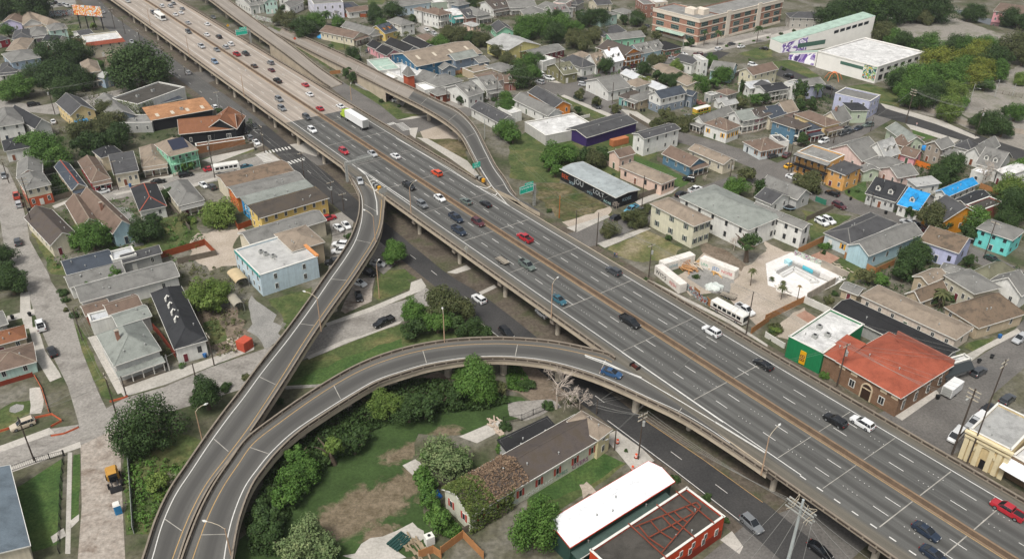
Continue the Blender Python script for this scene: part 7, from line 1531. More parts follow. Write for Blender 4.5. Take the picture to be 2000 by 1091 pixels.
for s, z, l in (('9 515,420 470,160 390,130', 5.9, 'davit lamp on the exit ramp parapet, arm reaching left over grass'), ('10 310,290 315,30 350,0', 7, 'davit lamp on the highway edge beside the teal car'), ('f 1491,921 1507,846 1523,829', 7, 'davit lamp on the loop ramp parapet near the merge lines'), ('9 1477,495 1465,275 1462,262', 6.5, 'davit lamp on the inner parapet of the loop ramp among trees'),
  ('12 1600,215 1540,-30 1610,-65', 0, 'davit lamp on the grass between oak and exit ramp'), ('12 1830,1085 1770,880 1640,845', 4, 'davit lamp beside the loop ramp at the bottom edge'), ('5 1205,600 1190,380 1235,345', 7, 'davit lamp on the highway edge behind the black pickup'), ('5 930,825 905,610 845,578', 6.6, 'davit lamp on the exit ramp above the parked cars'), ('1 728,800 722,690 722,680', 7, 'davit lamp on the far parapet beside the grey frontage road'), ('9 965,157 945,-105 945,-112', 0, 'tall lamp post standing on the small triangular lawn'),
  ('0 1460,480 1435,310 1430,300', 7, 'davit lamp on the near parapet of the tan deck, nearer the foreground'), ('0 1890,780 1878,610 1910,580', 7, 'davit lamp on the near parapet of the tan deck above the black pickup row'), ('0 1150,230 1115,100 1110,90', 7, 'davit lamp on the near parapet behind the white city bus')):
    highway_lamp(s, z, 1, l)
# ------------------------------------------------------------------ road signs
SGREEN = pmat('sign_green', srgb('#1fae93'), .5, .08); SWH = pmat('sign_white', srgb('#e4e8e4'), .5, .05)
def text(body, size, mat, parent, loc, rot, ext=.01, align='CENTER', name='lettering'):
    c = bpy.data.curves.new(name, 'FONT'); c.body = body; c.size = size; c.align_x = align; c.align_y = 'CENTER'; c.extrude = ext; c.resolution_u = 2
    o0 = bpy.data.objects.new(name, c); C.objects.link(o0); dg = bpy.context.evaluated_depsgraph_get(); me = bpy.data.meshes.new_from_object(o0.evaluated_get(dg)); bpy.data.objects.remove(o0); me.materials.clear(); me.materials.append(mat)
    o = link(name, me, parent); o.location = loc; o.rotation_euler = rot; return o
def lattice(m, a, b, w_, n, r=.1):
    a, b = Vector(a), Vector(b); d = (b - a).normalized(); up = Vector((0, 0, 1)) if abs(d.z) < .8 else Vector((1, 0, 0)); s = d.cross(up).normalized() * w_ / 2; u = s.cross(d).normalized() * w_ / 2
    cs = [s + u, s - u, -s - u, -s + u]
    for c in cs: m.bar(a + c, b + c, r * 1.6, r * 1.6)
    for i in range(n):
        p, q = a.lerp(b, i / n), a.lerp(b, (i + 1) / n)
        for k in range(4): m.bar(p + cs[k], q + cs[(k + 1) % 4], r, r)
def sign_gantry(s, zb, ty, armlen, label, panel, front):
    """lattice post with arm over the road; panel: width, height, offset, lines of text; front +1 faces traffic going up the photo"""
    (bx, by), = px(s); b = G(bx, by, zb); H = height_to(b, ty); t = thing('sign_gantry', label, 'road sign', b, atan2(HNX.y, HNX.x))
    m = MB(); lattice(m, (0, 0, 0), (0, 0, H), .55, 9); m.build('post', POLEC, t); m = MB(); lattice(m, (0, 0, H - .5), (armlen, 0, H - .5), .7, 8); m.build('arm', POLEC, t)
    w_, h_, off, lines, mat = panel; y = -.5 * front
    m = MB(); m.box(off - w_ / 2, y - .06, H - .5 - h_ / 2, off + w_ / 2, y + .06, H - .5 + h_ / 2); pn = m.build('sign_panel', mat, t)
    if lines:
        m = MB(); X0, X1, Z0, Z1 = off - w_ / 2, off + w_ / 2, H - .5 - h_ / 2, H - .5 + h_ / 2; yy = y - .07 * front
        for q in ((X0, Z0, X1, Z0 + .1), (X0, Z1 - .1, X1, Z1), (X0, Z0, X0 + .1, Z1), (X1 - .1, Z0, X1, Z1)): m.box(q[0], yy - .01, q[1], q[2], yy + .01, q[3])
        m.build('sign_border', SWH, pn)
        if lines[0]:
            e = off + (w_ * .18) * front; m = MB(); m.box(e - w_ * .3, y - .06, Z1, e + w_ * .3, y + .06, Z1 + .75); m.build('exit_tab', mat, t); text(lines[0], .55, SWH, t, (e, yy, Z1 + .36), (pi / 2, 0, 0 if front > 0 else pi))
        for i, l in enumerate(lines[1:]): text(l, .85 if i == 0 else .6, SWH, t, (off, yy, Z1 - .75 - i * .95), (pi / 2, 0, 0 if front > 0 else pi))
    return t
_h = HSN(G(1041, 400, 0))
# the frame's x axis points to the viewer's left of the road, y towards the viewer's far end
def gantry_dir(): return None
sign_gantry('6 165,512', 0, px('6 165,345')[0][1], 5.6, 'green exit sign reading Esplanade Ave on a cantilever lattice gantry', (5.4, 2.5, 3.5, ['EXIT 235A', 'Esplanade Ave', '➚'], SGREEN), -1)
sign_gantry('z400,0 680,742', HZ, px('z400,0 650,510')[0][1], 5.5, 'green highway sign on a leaning lattice gantry beside the tan ramp', (5.6, 2.6, 4.0, ['EXIT 235', 'N Claiborne Ave', ''], SGREEN), -1)
sign_gantry('5 706,345', HZ, px('5 695,190')[0][1], -9.5, 'grey lattice sign gantry over the near lanes, seen from behind', (5.0, 2.0, -6.5, None, STEEL), 1)
def two_posts(t, x):
    for q in (-x, x): m = MB(); m.bar((q, 0, 0), (q, 0, 2.5), .1, .1); m.build('post', STEEL, t)
t = thing('exit_sign', 'small green EXIT sign on two posts at the far ramp nose', 'road sign', G(928, 337, HZ), atan2(-HNX.y, -HNX.x)); two_posts(t, .8); m = MB(); m.box(-1.5, -.12, 1.6, 1.5, -.04, 3.4); m.build('sign_panel', SGREEN, t); text('EXIT', .7, SWH, t, (0, -.13, 2.95), (pi / 2, 0, 0)); text('235A ➚', .65, SWH, t, (0, -.13, 2.1), (pi / 2, 0, 0))
def cushion(s, z, label):
    (x, y), = px(s); t = thing('crash_cushion', label, 'crash barrier', G(x, y, z), atan2(-HDX.y, -HDX.x)); m = MB(); m.tube([(-.6, 0, 0), (-.6, 0, 1.0)], .6, 12); m.build('nose', pmat('cushion_yellow', srgb('#c98f1e'), .6, .15), t)
    for i in range(4): m = MB(); m.box(.1 + i * .9, -.45, .2, .85 + i * .9, .45, .9); m.build('bay', STEEL if i % 2 else BLACKM, t)
cushion('5 1758,325', HZ, 'yellow nosed crash cushion at the far ramp nose'); cushion('5 948,395', HZ, 'yellow nosed crash cushion at the exit ramp nose')
for s, z, l in (('5 985,460', HZ, 'grey sign backs on posts at the exit ramp nose'),):
    t = thing('road_sign', l, 'road sign', G(*px(s)[0], z), atan2(HNX.y, HNX.x)); two_posts(t, .6); m = MB(); m.box(-1.3, .06, 1.5, 1.3, .12, 3.1); m.build('sign_panel', STEEL, t)
def diamond(s, z, ty, col, label, mat=None):
    (x, y), = px(s); b = G(x, y, z); H = height_to(b, ty); t = thing('warning_sign', label, 'road sign', b, atan2(HNX.y, HNX.x)); m = MB(); m.bar((0, 0, 0), (0, 0, H), .1, .1); m.build('post', STEEL, t); m = MB(); r = .8; P = [(0, -.08, H - .8), (r, -.08, H), (0, -.08, H + .8), (-r, -.08, H)]; m.hexa([(a, b_ + .04, c) for a, b_, c in P], P); m.build('sign_plate', pmat(col, srgb(mat), .6, .05), t)
diamond('z400,0 1380,825', 1.2, px('z400,0 1360,645')[0][1], 'sign_orange', 'orange diamond sign on a post between the two tan ramps', '#dd5a2c'); diamond('z400,0 1462,600', 0, px('z400,0 1457,515')[0][1], 'sign_amber', 'amber orange diamond sign in front of dark shrubs', '#d98532'); diamond('z400,0 320,500', HZ, px('z400,0 310,455')[0][1], 'sign_yellow', 'yellow warning sign on the far parapet near the green sign', '#e0a820'); diamond('z430,520 1005,1020', 0, px('z430,520 1003,950')[0][1], 'sign_back', 'pale diamond sign seen from behind beside the exit ramp', '#b9b6aa'); diamond('5 1640,905', HZ, px('5 1640,850')[0][1], 'sign_back', 'grey square sign back on the near highway parapet', '#b9b6aa')
# ------------------------------------------------------------------ fences and garden walls
FM = {'wood': WOOD, 'rust': pmat('rust_timber', srgb('#8a4526'), .9, .25, 1), 'orange': pmat('orange_fence_paint', srgb('#cf7326'), .8, .15), 'red': pmat('red_fence_paint', srgb('#7a3322'), .85, .2), 'white': pmat('white_wall_paint2', srgb('#cfccc4'), .85, .2), 'conc': CONC, 'green': pmat('green_fence', srgb('#2f6f5a'), .8, .15), 'brick': brick('garden_brick', (.3, .14, .09), (.25, .11, .07), (.3, .26, .22)), 'black': BLACKM, 'cedar': pmat('cedar_boards', srgb('#a3744a'), .9, .25, 1), 'tags': MUR['tags'], 'pale': MUR['palemix'], 'net': pmat('orange_netting', srgb('#c0603f'), .8, .2), 'gray': pmat('gray_metal_fence', srgb('#8f928f'), .6, .2)}
def fence(kind, h, s, label, name='fence', iron=False):
    P = [G(x, y, 0) for x, y in px(s)]; b = P[0]; t = thing(name, label, 'wall' if name.endswith('wall') else 'fence', b); m = MB()
    for a, c in zip(P, P[1:]):
        a, c = a - b, c - b; d = (c - a).normalized(); n = Vector((-d.y, d.x, 0)) * (.04 if kind not in ('conc', 'brick', 'white') else .1)
        if iron:
            for z in (.25, h - .1): m.bar(a + Vector((0, 0, z)), c + Vector((0, 0, z)), .05, .05)
            k = int((c - a).length / .35)
            for i in range(k): q = a.lerp(c, i / k); m.bar(q, q + Vector((0, 0, h)), .03, .03)
        else: m.hexa([a + n, a - n, c - n, c + n], [q + Vector((0, 0, h)) for q in (a + n, a - n, c - n, c + n)])
        k = max(1, int((c - a).length / 2.4))
        for i in range(k + 1): q = a.lerp(c, i / k); mp = MB(); mp.bar(q + n * 1.3, q + n * 1.3 + Vector((0, 0, h + .08)), .13, .13); mp.build('post', FM[kind] if kind != 'net' else WOOD, t)
    m.build('railings' if iron else 'panel', FM[kind], t)
for a in (('wood', 1.9, '4 1520,185 1970,85 1975,110', 'weathered board fence round the grass plot by the crosswalk'), ('rust', 2.0, '4 1250,960 1600,850 1680,930', 'rust red board fence round a small lawn'), ('wood', 1.8, '4 1390,1000 1690,930', 'grey board fence below the rust red fence'), ('rust', 1.9, '5 -40,690 -140,730 -160,700', 'rust board fence behind the yellow green tree'), ('red', 1.8, '8 735,440 920,390', 'red board fence under the white carport roof'), ('red', 2.0, '8 1180,400 1250,470 1380,640', 'long rust red fence between grey house and long white house'),
  ('wood', 1.8, '8 1480,270 1340,120', 'timber fence behind the long white house'), ('red', 1.2, '8 -20,890 270,800', 'dark red skirting fence along the mint bungalow'), ('wood', 1.8, '4 410,525 560,480', 'board fence between corner store and tan shotgun house'), ('wood', 1.8, '4 1320,560 1480,740', 'thin garden fence across the long lawn'), ('wood', 1.7, '13 1640,900 1740,850 1980,740', 'grey board fence below the derelict house'), ('cedar', 1.9, '13 1470,1060 1640,930 1800,1091', 'new cedar fence round a small yard at the bottom edge'), ('cedar', 1.9, '13 1300,1091 1410,1050 1470,1091', 'cedar fence corner beside the white cistern'),
  ('wood', 1.8, '2 -10,790 120,880 140,900', 'grey board fence left of the long white cottage'), ('wood', 1.8, '6 720,190 860,240 1140,390', 'pale board fence beside the long peach house'), ('wood', 1.9, '6 980,450 1130,400', 'board fence beside the graffiti garage'), ('wood', 1.7, '6 1120,150 1380,250', 'grey fence between peach and blue cottages'), ('orange', 2.0, 'z1750,230 10,570 580,760', 'bright orange fence behind the pink cottages'), ('cedar', 1.9, '7 700,290 835,240', 'cedar fence behind the orange corner building'), ('cedar', 1.9, '7 230,860 440,760', 'cedar fence beside the white rear wing'), ('cedar', 1.9, '7 590,890 830,1010 980,940', 'cedar fence round the sky blue house'), ('cedar', 1.8, '7 1640,330 1800,390', 'cedar fence beside the blue tarpaulin wing'), ('wood', 1.8, '7 290,610 500,510', 'grey fence behind the parked white cars'), ('green', 1.8, '7 360,450 440,480', 'short green gate beside the lane'),
  ('conc', 1.8, '3 1130,790 1400,900 1640,960 2010,1000', 'long grey concrete wall along the dark road', 'garden_wall'), ('wood', 1.6, '3 1760,680 1960,720', 'low chain fence by the parking lot lamps', 'fence', True), ('conc', 2.2, '7 410,960 612,1052', 'concrete wall behind the skate pool, upper side', 'garden_wall'), ('conc', 2.2, '11 515,5 300,130', 'concrete wall behind the skate pool, lower side', 'garden_wall'), ('pale', 1.6, '7 200,870 440,960', 'graffitied low wall behind the skate pool', 'garden_wall'), ('cedar', 2.0, '11 -20,300 280,150', 'brown board fence between sandy yard and patio'), ('white', 2.0, '11 280,150 480,240', 'white wall behind the patio', 'garden_wall'),
  ('tags', 1.9, '10 1330,30 1420,110 1520,180', 'graffiti covered board fence along the highway by the containers'), ('cedar', 2.0, '10 1420,85 1460,120', 'brown wooden gate panel in the graffiti fence'), ('cedar', 2.0, '10 1520,165 1555,200', 'second brown gate panel beside the old white bus'), ('cedar', 1.8, '10 1870,400 2010,300', 'green tinted timber fence by the old white bus'), ('white', 1.5, '11 -20,420 130,510', 'white and blue hoarding beside the green shop', 'garden_wall'), ('pale', 2.4, 'z400,0 700,340 1200,450', 'long pale graffiti wall behind the curved tan ramp', 'graffiti_wall'), ('rust', 1.7, '1 230,240 330,262', 'rusty graffiti fence end beside dark shrubs'), ('rust', 1.9, '1 560,150 860,150', 'rust red fence below the white cottage at the top'), ('cedar', 1.6, '1 560,600 640,590', 'small orange timber fence below the tan ramp'),
  ('cedar', 1.8, '1 1530,590 1660,570', 'cedar fence beside the slate blue house'), ('white', 1.2, '2 440,945 590,905', 'white garden wall beyond the flat roofed store', 'garden_wall'), ('wood', 1.8, '2 1650,620 1760,560', 'board fence beside the cream two storey house'), ('black', 1.5, '12 100,460 300,385 515,330', 'black iron fence along the top of the bright lawn', 'fence', True), ('black', 1.5, '12 520,330 500,600 495,900 490,1091', 'long black iron fence beside the narrow path', 'fence', True), ('net', .55, '8 280,800 340,900 400,1091', 'orange safety netting beside the patchy lot'), ('net', .55, '12 -10,160 90,125', 'orange netting at the left photo edge'), ('net', .5, '12 290,40 420,10 500,60 410,110', 'orange netting heap at the street corner by the beige car'), ('net', .45, '12 415,180 520,160 630,110', 'orange netting along the broken kerb'), ('net', .5, '8 870,995 975,965 1010,950', 'orange netting at the corner below the big grey house'), ('gray', 1.7, '12 1020,330 1045,600 1070,930', 'grey wire fence beside the torn-up road'),
  ('white', 1.9, '8 1310,670 1330,740', 'short white gate wall beside the big grey house', 'garden_wall'), ('brick', 1.0, '1 1400,790 1490,840', 'low brick garden wall by the ramp', 'garden_wall'), ('black', 1.7, 'z980,700 60,1000 340,960 690,800', 'dark iron fence behind the derelict house', 'fence', True), ('wood', 1.5, '2 900,900 1080,1000', 'low dark fence along the lane beside the purple hall'), ('white', 1.2, '2 1660,590 1750,545', 'white picket fence below the pale blue house'), ('black', 2.0, '5 590,770 690,745', 'black fence between parked white cars', 'fence', True)):
    fence(*a)
# ------------------------------------------------------------------ containers, sheds, yard things
def container(s3, h, col, label, graf=None):
    A, B, Cc = [G(x, y, h) for x, y in px(s3)]; u = (B - A); L_ = u.length; u.normalize(); n = Vector((-u.y, u.x, 0)); D_ = min(2.6, max(2.4, abs((Cc - B).dot(n)))); t = thing('shipping_container', label, 'container', (A.x, A.y, 0), atan2(u.y, u.x))
    m = MB(); m.box(0, 0, .12, L_, D_, h); m.build('body', pmat(label.split()[0] + '_container', srgb(col), .6, .2, .6, streak=.15), t); m = MB()
    for i in range(int(L_ / .5)): m.box(.1 + i * .5, -.04, .25, .3 + i * .5, D_ + .04, h - .15)
    m.build('ribs', pmat(label.split()[0] + '_container', srgb(col)), t); m = MB(); m.box(L_, .15, .25, L_ + .06, D_ - .15, h - .15); m.build('door', pmat(label.split()[0] + '_container_door', srgb(col), .6, .3), t)
    if graf:
        for i, (txt, size, x, mc) in enumerate(graf): text(txt, size, pmat('spray_' + mc.lstrip('#'), srgb(mc), .7, .1), t, (x * L_, -.06, h * .5), (pi / 2, 0, 0), .008, name='graffiti')
    return t
container('8 1905,528 1975,480 1880,365', 2.6, '#b8503a', 'red shipping container standing on rubble beside a driveway')
container('6 1115,965 1310,1115 1340,1090', 2.9, '#e0dbd2', 'white container with bold black graffiti lettering beside the highway', [('WYDS', 1.75, .27, '#15171a'), ('RESH', 1.35, .75, '#b5383a')])
container('6 1190,955 1430,880 1390,850', 2.9, '#e0dbd2', 'white container with orange graffiti closing the yard’s upper left side', [('HER', 1.5, .74, '#c07a28'), ('SOAR', 1.2, .3, '#7fa3ad')])
container('6 1465,905 1740,1005 1770,985', 2.9, '#e0dbd2', 'white container with blue and red graffiti on the yard’s right side', [('UFA', 1.2, .15, '#5fa78a'), ('JED', 1.5, .48, '#3f7fb8'), ('NOISE', 1.2, .79, '#c0202c')])
container('2 780,1091 900,1060 890,1045', 2.5, '#b06f48', 'orange box trailer body on the grass behind the purple hall')
def heap(name, label, s, n, L_, col, h, seed, cat='timber pile'):
    (x, y), = px(s); r = random.Random(seed); m = MB(); b = G(x, y, 0)
    for i in range(n):
        p = Vector((r.uniform(-3, 3), r.uniform(-1.5, 1.5), .1 + r.uniform(0, h))); a = r.gauss(0, .35); d = Vector((cos(a), sin(a), r.uniform(-.06, .06))) * L_ / 2; m.bar(p - d, p + d, .3, .12)
    o = m.build(name, pmat(name + '_' + col.lstrip('#'), srgb(col), .85, .3)); o.location = b; o.rotation_euler = (0, 0, atan2(HDX.y, HDX.x)); o['kind'] = 'stuff'; o['label'] = label; o['category'] = cat
heap('lumber', 'jumbled pale lumber beside the orange graffiti container', '6 1340,975', 60, 3.2, '#b88a5c', 1.0, 1); heap('lumber', 'long boards lying along the red and blue graffiti container', '6 1560,985', 50, 5, '#c49a5e', .6, 2); heap('lumber', 'stacked white boards in the middle of the gravel yard', '6 1410,965', 14, 2.6, '#cbbfae', 1.0, 3); heap('rubble', 'scattered debris and rubble in front of the red container', '8 1850,530', 40, .9, '#b5a898', .3, 4, 'rubble'); heap('bicycle_heap', 'heap of old bicycles beside the charcoal rear block', 'z1250,120 860,610', 70, 1.2, '#9a6a60', .9, 5, 'scrap heap'); heap('rubble', 'white rubble beside the skate pool yard', '11 110,60', 30, 1.2, '#d8d2c8', .5, 6, 'rubble'); heap('lumber', 'planks beside the white cistern at the bottom', '13 1270,1030', 22, 3.0, '#8f8069', .4, 7); heap('rubble', 'torn branches and rubble on the junk lot', '5 -30,850', 40, 1.2, '#a0917c', .4, 8, 'rubble'); heap('rubble', 'broken boards in the weedy yard behind the white hall', '14 -90,70', 25, 1.6, '#b5a493', .3, 9, 'rubble'); heap('rubble', 'stone rubble beside the cedar fence of sky blue house', '7 560,980', 40, 1.0, '#b8ad98', .4, 10, 'rubble')
def carport(s, label, col):
    (a, b), (c, d), (e, f) = px(s); A, B, E = G(a, b, 2.2), G(c, d, 2.2), G(e, f, 2.2); u = B - A; W_ = u.length; u.normalize(); n = Vector((-u.y, u.x, 0)); L_ = abs((E - B).dot(n)); t = thing('carport', label, 'carport', (A.x, A.y, 0), atan2(u.y, u.x)); m = MB(); k = 10
    q = [(W_ * (.5 - .5 * cos(pi * i / k)), 2.2 + .9 * sin(pi * i / k)) for i in range(k + 1)]
    for (x0, z0), (x1, z1) in zip(q, q[1:]): m.hexa([(x0, 0, z0), (x1, 0, z1), (x1, L_, z1), (x0, L_, z0)], [(x0, 0, z0 + .06), (x1, 0, z1 + .06), (x1, L_, z1 + .06), (x0, L_, z0 + .06)])
    m.build('canopy', pmat(label.split()[0] + '_canopy', srgb(col), .7, .2), t)
    for x in (.05, W_ - .05):
        for y in (.1, L_ / 2, L_ - .1): m = MB(); m.bar((x, y, 0), (x, y, 2.25), .08, .08); m.build('post', STEEL, t)
carport('z430,520 245,320 445,255 300,100', 'tan arched carport beside the pale blue mural building', '#b9a684'); carport('z430,520 225,690 375,640 280,480', 'grey arched carport above the red container', '#9d9788')
(_x, _y), = px('7 155,512'); t = thing('trampoline', 'round black trampoline in the garden beside white house', 'trampoline', G(_x, _y, 0)); m = MB(); m.tube([(0, 0, .85), (0, 0, .9)], 1.9, 28); m.build('mat', BLACKM, t); m = MB(); m.tube([(cos(2 * pi * k / 24) * 2.0, sin(2 * pi * k / 24) * 2.0, .9) for k in range(25)], .09, 6); m.build('rim', pmat('blue_pad', srgb('#8fa3ad'), .7, .1), t)
for k in range(4): m = MB(); m.bar((cos(pi * k / 2) * 1.9, sin(pi * k / 2) * 1.9, 0), (cos(pi * k / 2) * 1.9, sin(pi * k / 2) * 1.9, .9), .06, .06); m.build('leg', STEEL, t)
# skate pool: raised grey channel walls round a sunken bowl on the white plaza
t = thing('skate_pool', 'empty concrete skate pool with grey curved ledges on the white plaza', 'skate pool', G(1560, 530, 0)); o0 = G(1560, 530, 0)
def path(s, z): return [G(x, y, z) - Vector((o0.x, o0.y, 0)) for x, y in px(s)]
GR = pmat('skate_grey', srgb('#8f8d89'), .8, .25, .6); GRL = pmat('skate_pale', srgb('#c9c8c4'), .8, .15, .6)
m = MB(); P = path('7 60,1010 200,930 560,1060 520,1091 200,985 110,1040', .09); bm = bmesh.new(); f = bm.faces.new([bm.verts.new(p) for p in P]); me = bpy.data.meshes.new('floor'); bm.to_mesh(me); bm.free(); me.materials.append(GR); link('floor', me, t)
for s, zz in (('7 55,1005 195,930 575,1075', .5), ('7 95,1035 200,975 370,1060 390,1085 330,1091', .6), ('7 110,1050 195,1000 330,1075', .7)):
    q = path(s, 0); m = MB()
    for a, b in zip(q, q[1:]): d = (b - a).normalized(); n = Vector((-d.y, d.x, 0)) * .35; m.hexa([a - n, b - n, b + n, a + n], [k + Vector((0, 0, zz)) for k in (a - n, b - n, b + n, a + n)])
    m.build('ledge', GRL, t)
m = MB(); q = path('7 270,960 350,1000 345,1018 265,978', .1); m.hexa(q, [k + Vector((0, 0, .5)) for k in q]); m.build('blue_block', pmat('pool_blue', srgb('#4fa9b8'), .7, .1), t)
m = MB(); q = path('7 415,1010 545,1070 520,1091 400,1040', .1); m.hexa(q, [k + Vector((0, 0, 1.4)) for k in q]); m.build('white_ramp', PLAZA, t); m = MB(); q = path('7 120,935 150,925 185,945 160,960', .1); m.hexa(q, [k + Vector((0, 0, 1.2)) for k in q]); m.build('blue_hump', pmat('pool_pale_blue', srgb('#a9d0d8'), .7, .1), t)
# ------------------------------------------------------------------ billboard
b0 = G(*px('0 605,265')[0], 0); b1 = G(*px('0 785,278')[0], 0); d = (b1 - b0); W_ = d.length; t = thing('billboard', 'large painted billboard with red and yellow mural on four black posts', 'billboard', b0, atan2(d.y, d.x)); Hb = height_to(b0, px('0 575,158')[0][1]); Ht = Hb + 5.2
BM = mural('billboard_art', K_('#d8dcd6', '#a8c4cc', '#d8dcd6', '#d98a3a', '#c9482a', '#d9b04a', '#e0d6c4', '#c97a92'), .28, 2.2); m = MB(); m.box(-1.5, -.25, Hb, W_ + 1.5, .1, Ht); m.build('panel', BM, t); m = MB(); m.box(-1.6, -.5, Hb - .3, W_ + 3, .2, Hb - .02); m.build('catwalk', BLACKM, t)
for i in range(4): m = MB(); m.tube([(W_ * i / 3, .3, 0), (W_ * i / 3, .3, Ht - .5)], .3, 8); m.build('post', BLACKM, t)
fence('tags', 3.2, '0 345,180 440,170 570,160', 'dark mural wall behind the billboard', 'mural_wall')
# red tiled skirt round the cream building's roof
def skirt():
    A, B, Cc = [G(x, y, 7.2) for x, y in px('0 655,385 935,345 880,290')]; t = [r for r in BLD if 'red tiled roof skirt' in r[0]['label']][0]; r, _, L_, D_, h = t; m = MB()
    m.hexa([(-1.0, -1.0, 6.2), (L_ + 1, -1.0, 6.2), (L_ + 1, .0, 6.2), (-1, 0, 6.2)], [(-.1, -.1, 7.9), (L_ + .1, -.1, 7.9), (L_ + .1, .02, 7.9), (-.1, .02, 7.9)]); m.hexa([(L_ + .0, .0, 6.2), (L_ + 1, -1, 6.2), (L_ + 1, D_ * .6, 6.2), (L_ + .0, D_ * .6, 6.2)], [(L_ - .02, .0, 7.9), (L_ + .1, -.1, 7.9), (L_ + .1, D_ * .6, 7.9), (L_ - .02, D_ * .6, 7.9)]); m.build('roof_skirt', roofm('redtile'), r)
skirt()
def bld(word): return [q for q in BLD if word in q[0]['label']][0]
# red beams on the orange red building
r, _, L_, D_, h = bld('red steel beams'); RB = pmat('rusty_red_beam', srgb('#83402c'), .85, .35)
for p, q in (('14 930,800', '14 1235,1070'), ('14 1150,650', '14 1450,905'), ('14 1300,545', '14 1600,790'), ('14 985,825', '14 1460,630'), ('14 1460,630', '14 1495,665'), ('14 1495,665', '14 1190,1030'), ('14 1090,910', '14 1440,715'), ('14 1010,815', '14 1090,910'), ('14 1090,910', '14 1210,990'), ('14 1100,775', '14 1170,855'), ('14 1170,855', '14 1275,920'), ('14 1195,740', '14 1250,800'), ('14 1250,800', '14 1325,850'), ('14 1285,700', '14 1330,745'), ('14 1330,745', '14 1390,785'), ('14 1370,660', '14 1440,715')):
    iv = Matrix.Rotation(-r.rotation_euler.z, 3, 'Z'); P, Q = [iv @ (G(*px(k)[0], h + .8) - Vector((r.location.x, r.location.y, 0))) for k in (p, q)]
    m = MB(); m.bar(P, Q, .17, .17); m.build('roof_beam', RB, r)
if 0:
    m = MB(); m.bar((x0 * L_, y0 * D_, h + .75), (x1 * L_, y1 * D_, h + .75), .35, .3); m.build('roof_beam', RB, r)
m = MB(); m.box(-.04, .2, .1, .0, D_ - .2, 2.2); m.build('plinth', pmat('dark_red_plinth', srgb('#7d2a18'), .85, .15), r)
for i in range(4): w_ = link('window', WIN, r); w_.location = (-.03, D_ * (.2 + .13 * i), 3.0); w_.rotation_euler = (0, 0, -pi / 2); w_.scale = (.8, 1, 1.3)
# white floodlights on the hall
r, _, L_, D_, h = bld('bright white metal roof')
for i in range(4): m = MB(); x = L_ * (.12 + .26 * i); m.box(x - .5, -1.1, h - 1.1, x + .5, -.5, h - .7); m.bar((x, -.8, h - 1.1), (x, 0, h - 1.4), .1, .1); m.build('floodlight', TRIM, r)
# shop sign on the green wall
r, _, L_, D_, h = bld('green walled shop'); m = MB(); m.box(L_ * .5 - .75, -.22, .5, L_ * .5 + .75, -.05, 4.0); m.build('sign_board', pmat('sign_board_yellow', srgb('#d9a41c'), .6, .1), r); text('BB', 1.7, pmat('sign_maroon', srgb('#5a1f1a'), .7, .05), r, (L_ * .5, -.24, 2.2), (pi / 2, -pi / 2, 0), .01)
# brick building details: pale arched door, white panels
r, _, L_, D_, h = bld('brown brick building'); CR = pmat('limestone_trim', srgb('#c9b79a'), .85, .15)
m = MB(); cx = L_ * .52; m.box(cx - 1.1, -.12, .1, cx + 1.1, .02, 2.9); k = 12; m.face([(cx + 1.1 * cos(pi * i / k), -.13, 2.9 + 1.1 * sin(pi * i / k)) for i in range(k + 1)]); m.build('arched_door', pmat('dark_bronze_door', srgb('#3a2a22'), .6, .1), r)
m = MB(); [m.bar((cx + 1.25 * cos(pi * i / k), -.1, 2.9 + 1.25 * sin(pi * i / k)), (cx + 1.25 * cos(pi * (i + 1) / k), -.1, 2.9 + 1.25 * sin(pi * (i + 1) / k)), .2, .3) for i in range(k)]; m.bar((cx - 1.25, -.1, .1), (cx - 1.25, -.1, 2.9), .2, .3); m.bar((cx + 1.25, -.1, .1), (cx + 1.25, -.1, 2.9), .2, .3); m.box(cx - 1.1, -.16, 2.7, cx + 1.1, -.05, 3.0); m.build('door_surround', CR, r)
for fx in (.08, .28, .76, .93):
    m = MB(); x = L_ * fx; m.box(x - .8, -.06, h - 1.5, x + .8, .02, h - .3); m.build('stone_panel', CR, r)
    if fx in (.28, .76): w_ = link('window', WIN, r); w_.location = (x, -.03, 1.1); w_.scale = (1.5, 1, 2.0)
for i in range(4): y = D_ * (.12 + .24 * i); w_ = link('window', WIN, r); w_.location = (L_ + .02, y, 1.4); w_.rotation_euler = (0, 0, pi / 2); w_.scale = (1.2, 1, 2.2)
m = MB(); m.bar((L_ * .1, D_ + .45, h + .45), (L_ + .3, D_ + .45, h + .45), .4, 1.3); m.build('parapet_wall', pmat('pink_brown_parapet', srgb('#8f5a4b'), .85, .2), r)
# classical facade: arch, pilasters, cornice
r, _, L_, D_, h = bld('cream classical hall'); CT = pmat('facade_cream', srgb('#d9cba6'), .85, .15)
for fx in (.02, .16, .34, .64, .82, .98): m = MB(); x = L_ * fx; m.box(x - .45, -.3, .02, x + .45, -.02, h - 1.2); m.build('pilaster', CT, r)
m = MB(); m.box(-.4, -.55, h - 1.2, L_ + .4, -.02, h - .8); m.box(-.6, -.75, h - .2, L_ + .6, -.02, h + .25); m.build('cornice', CT, r)
m = MB(); cx = L_ * .49; [m.bar((cx + 2.0 * cos(pi * i / 14), -.15, 3.4 + 2.0 * sin(pi * i / 14)), (cx + 2.0 * cos(pi * (i + 1) / 14), -.15, 3.4 + 2.0 * sin(pi * (i + 1) / 14)), .25, .4) for i in range(14)]; m.build('arch_moulding', CT, r)
m = MB(); m.box(cx - .3, -.12, .05, cx + 1.5, .0, 2.2); m.build('doorway', BLACKM, r)
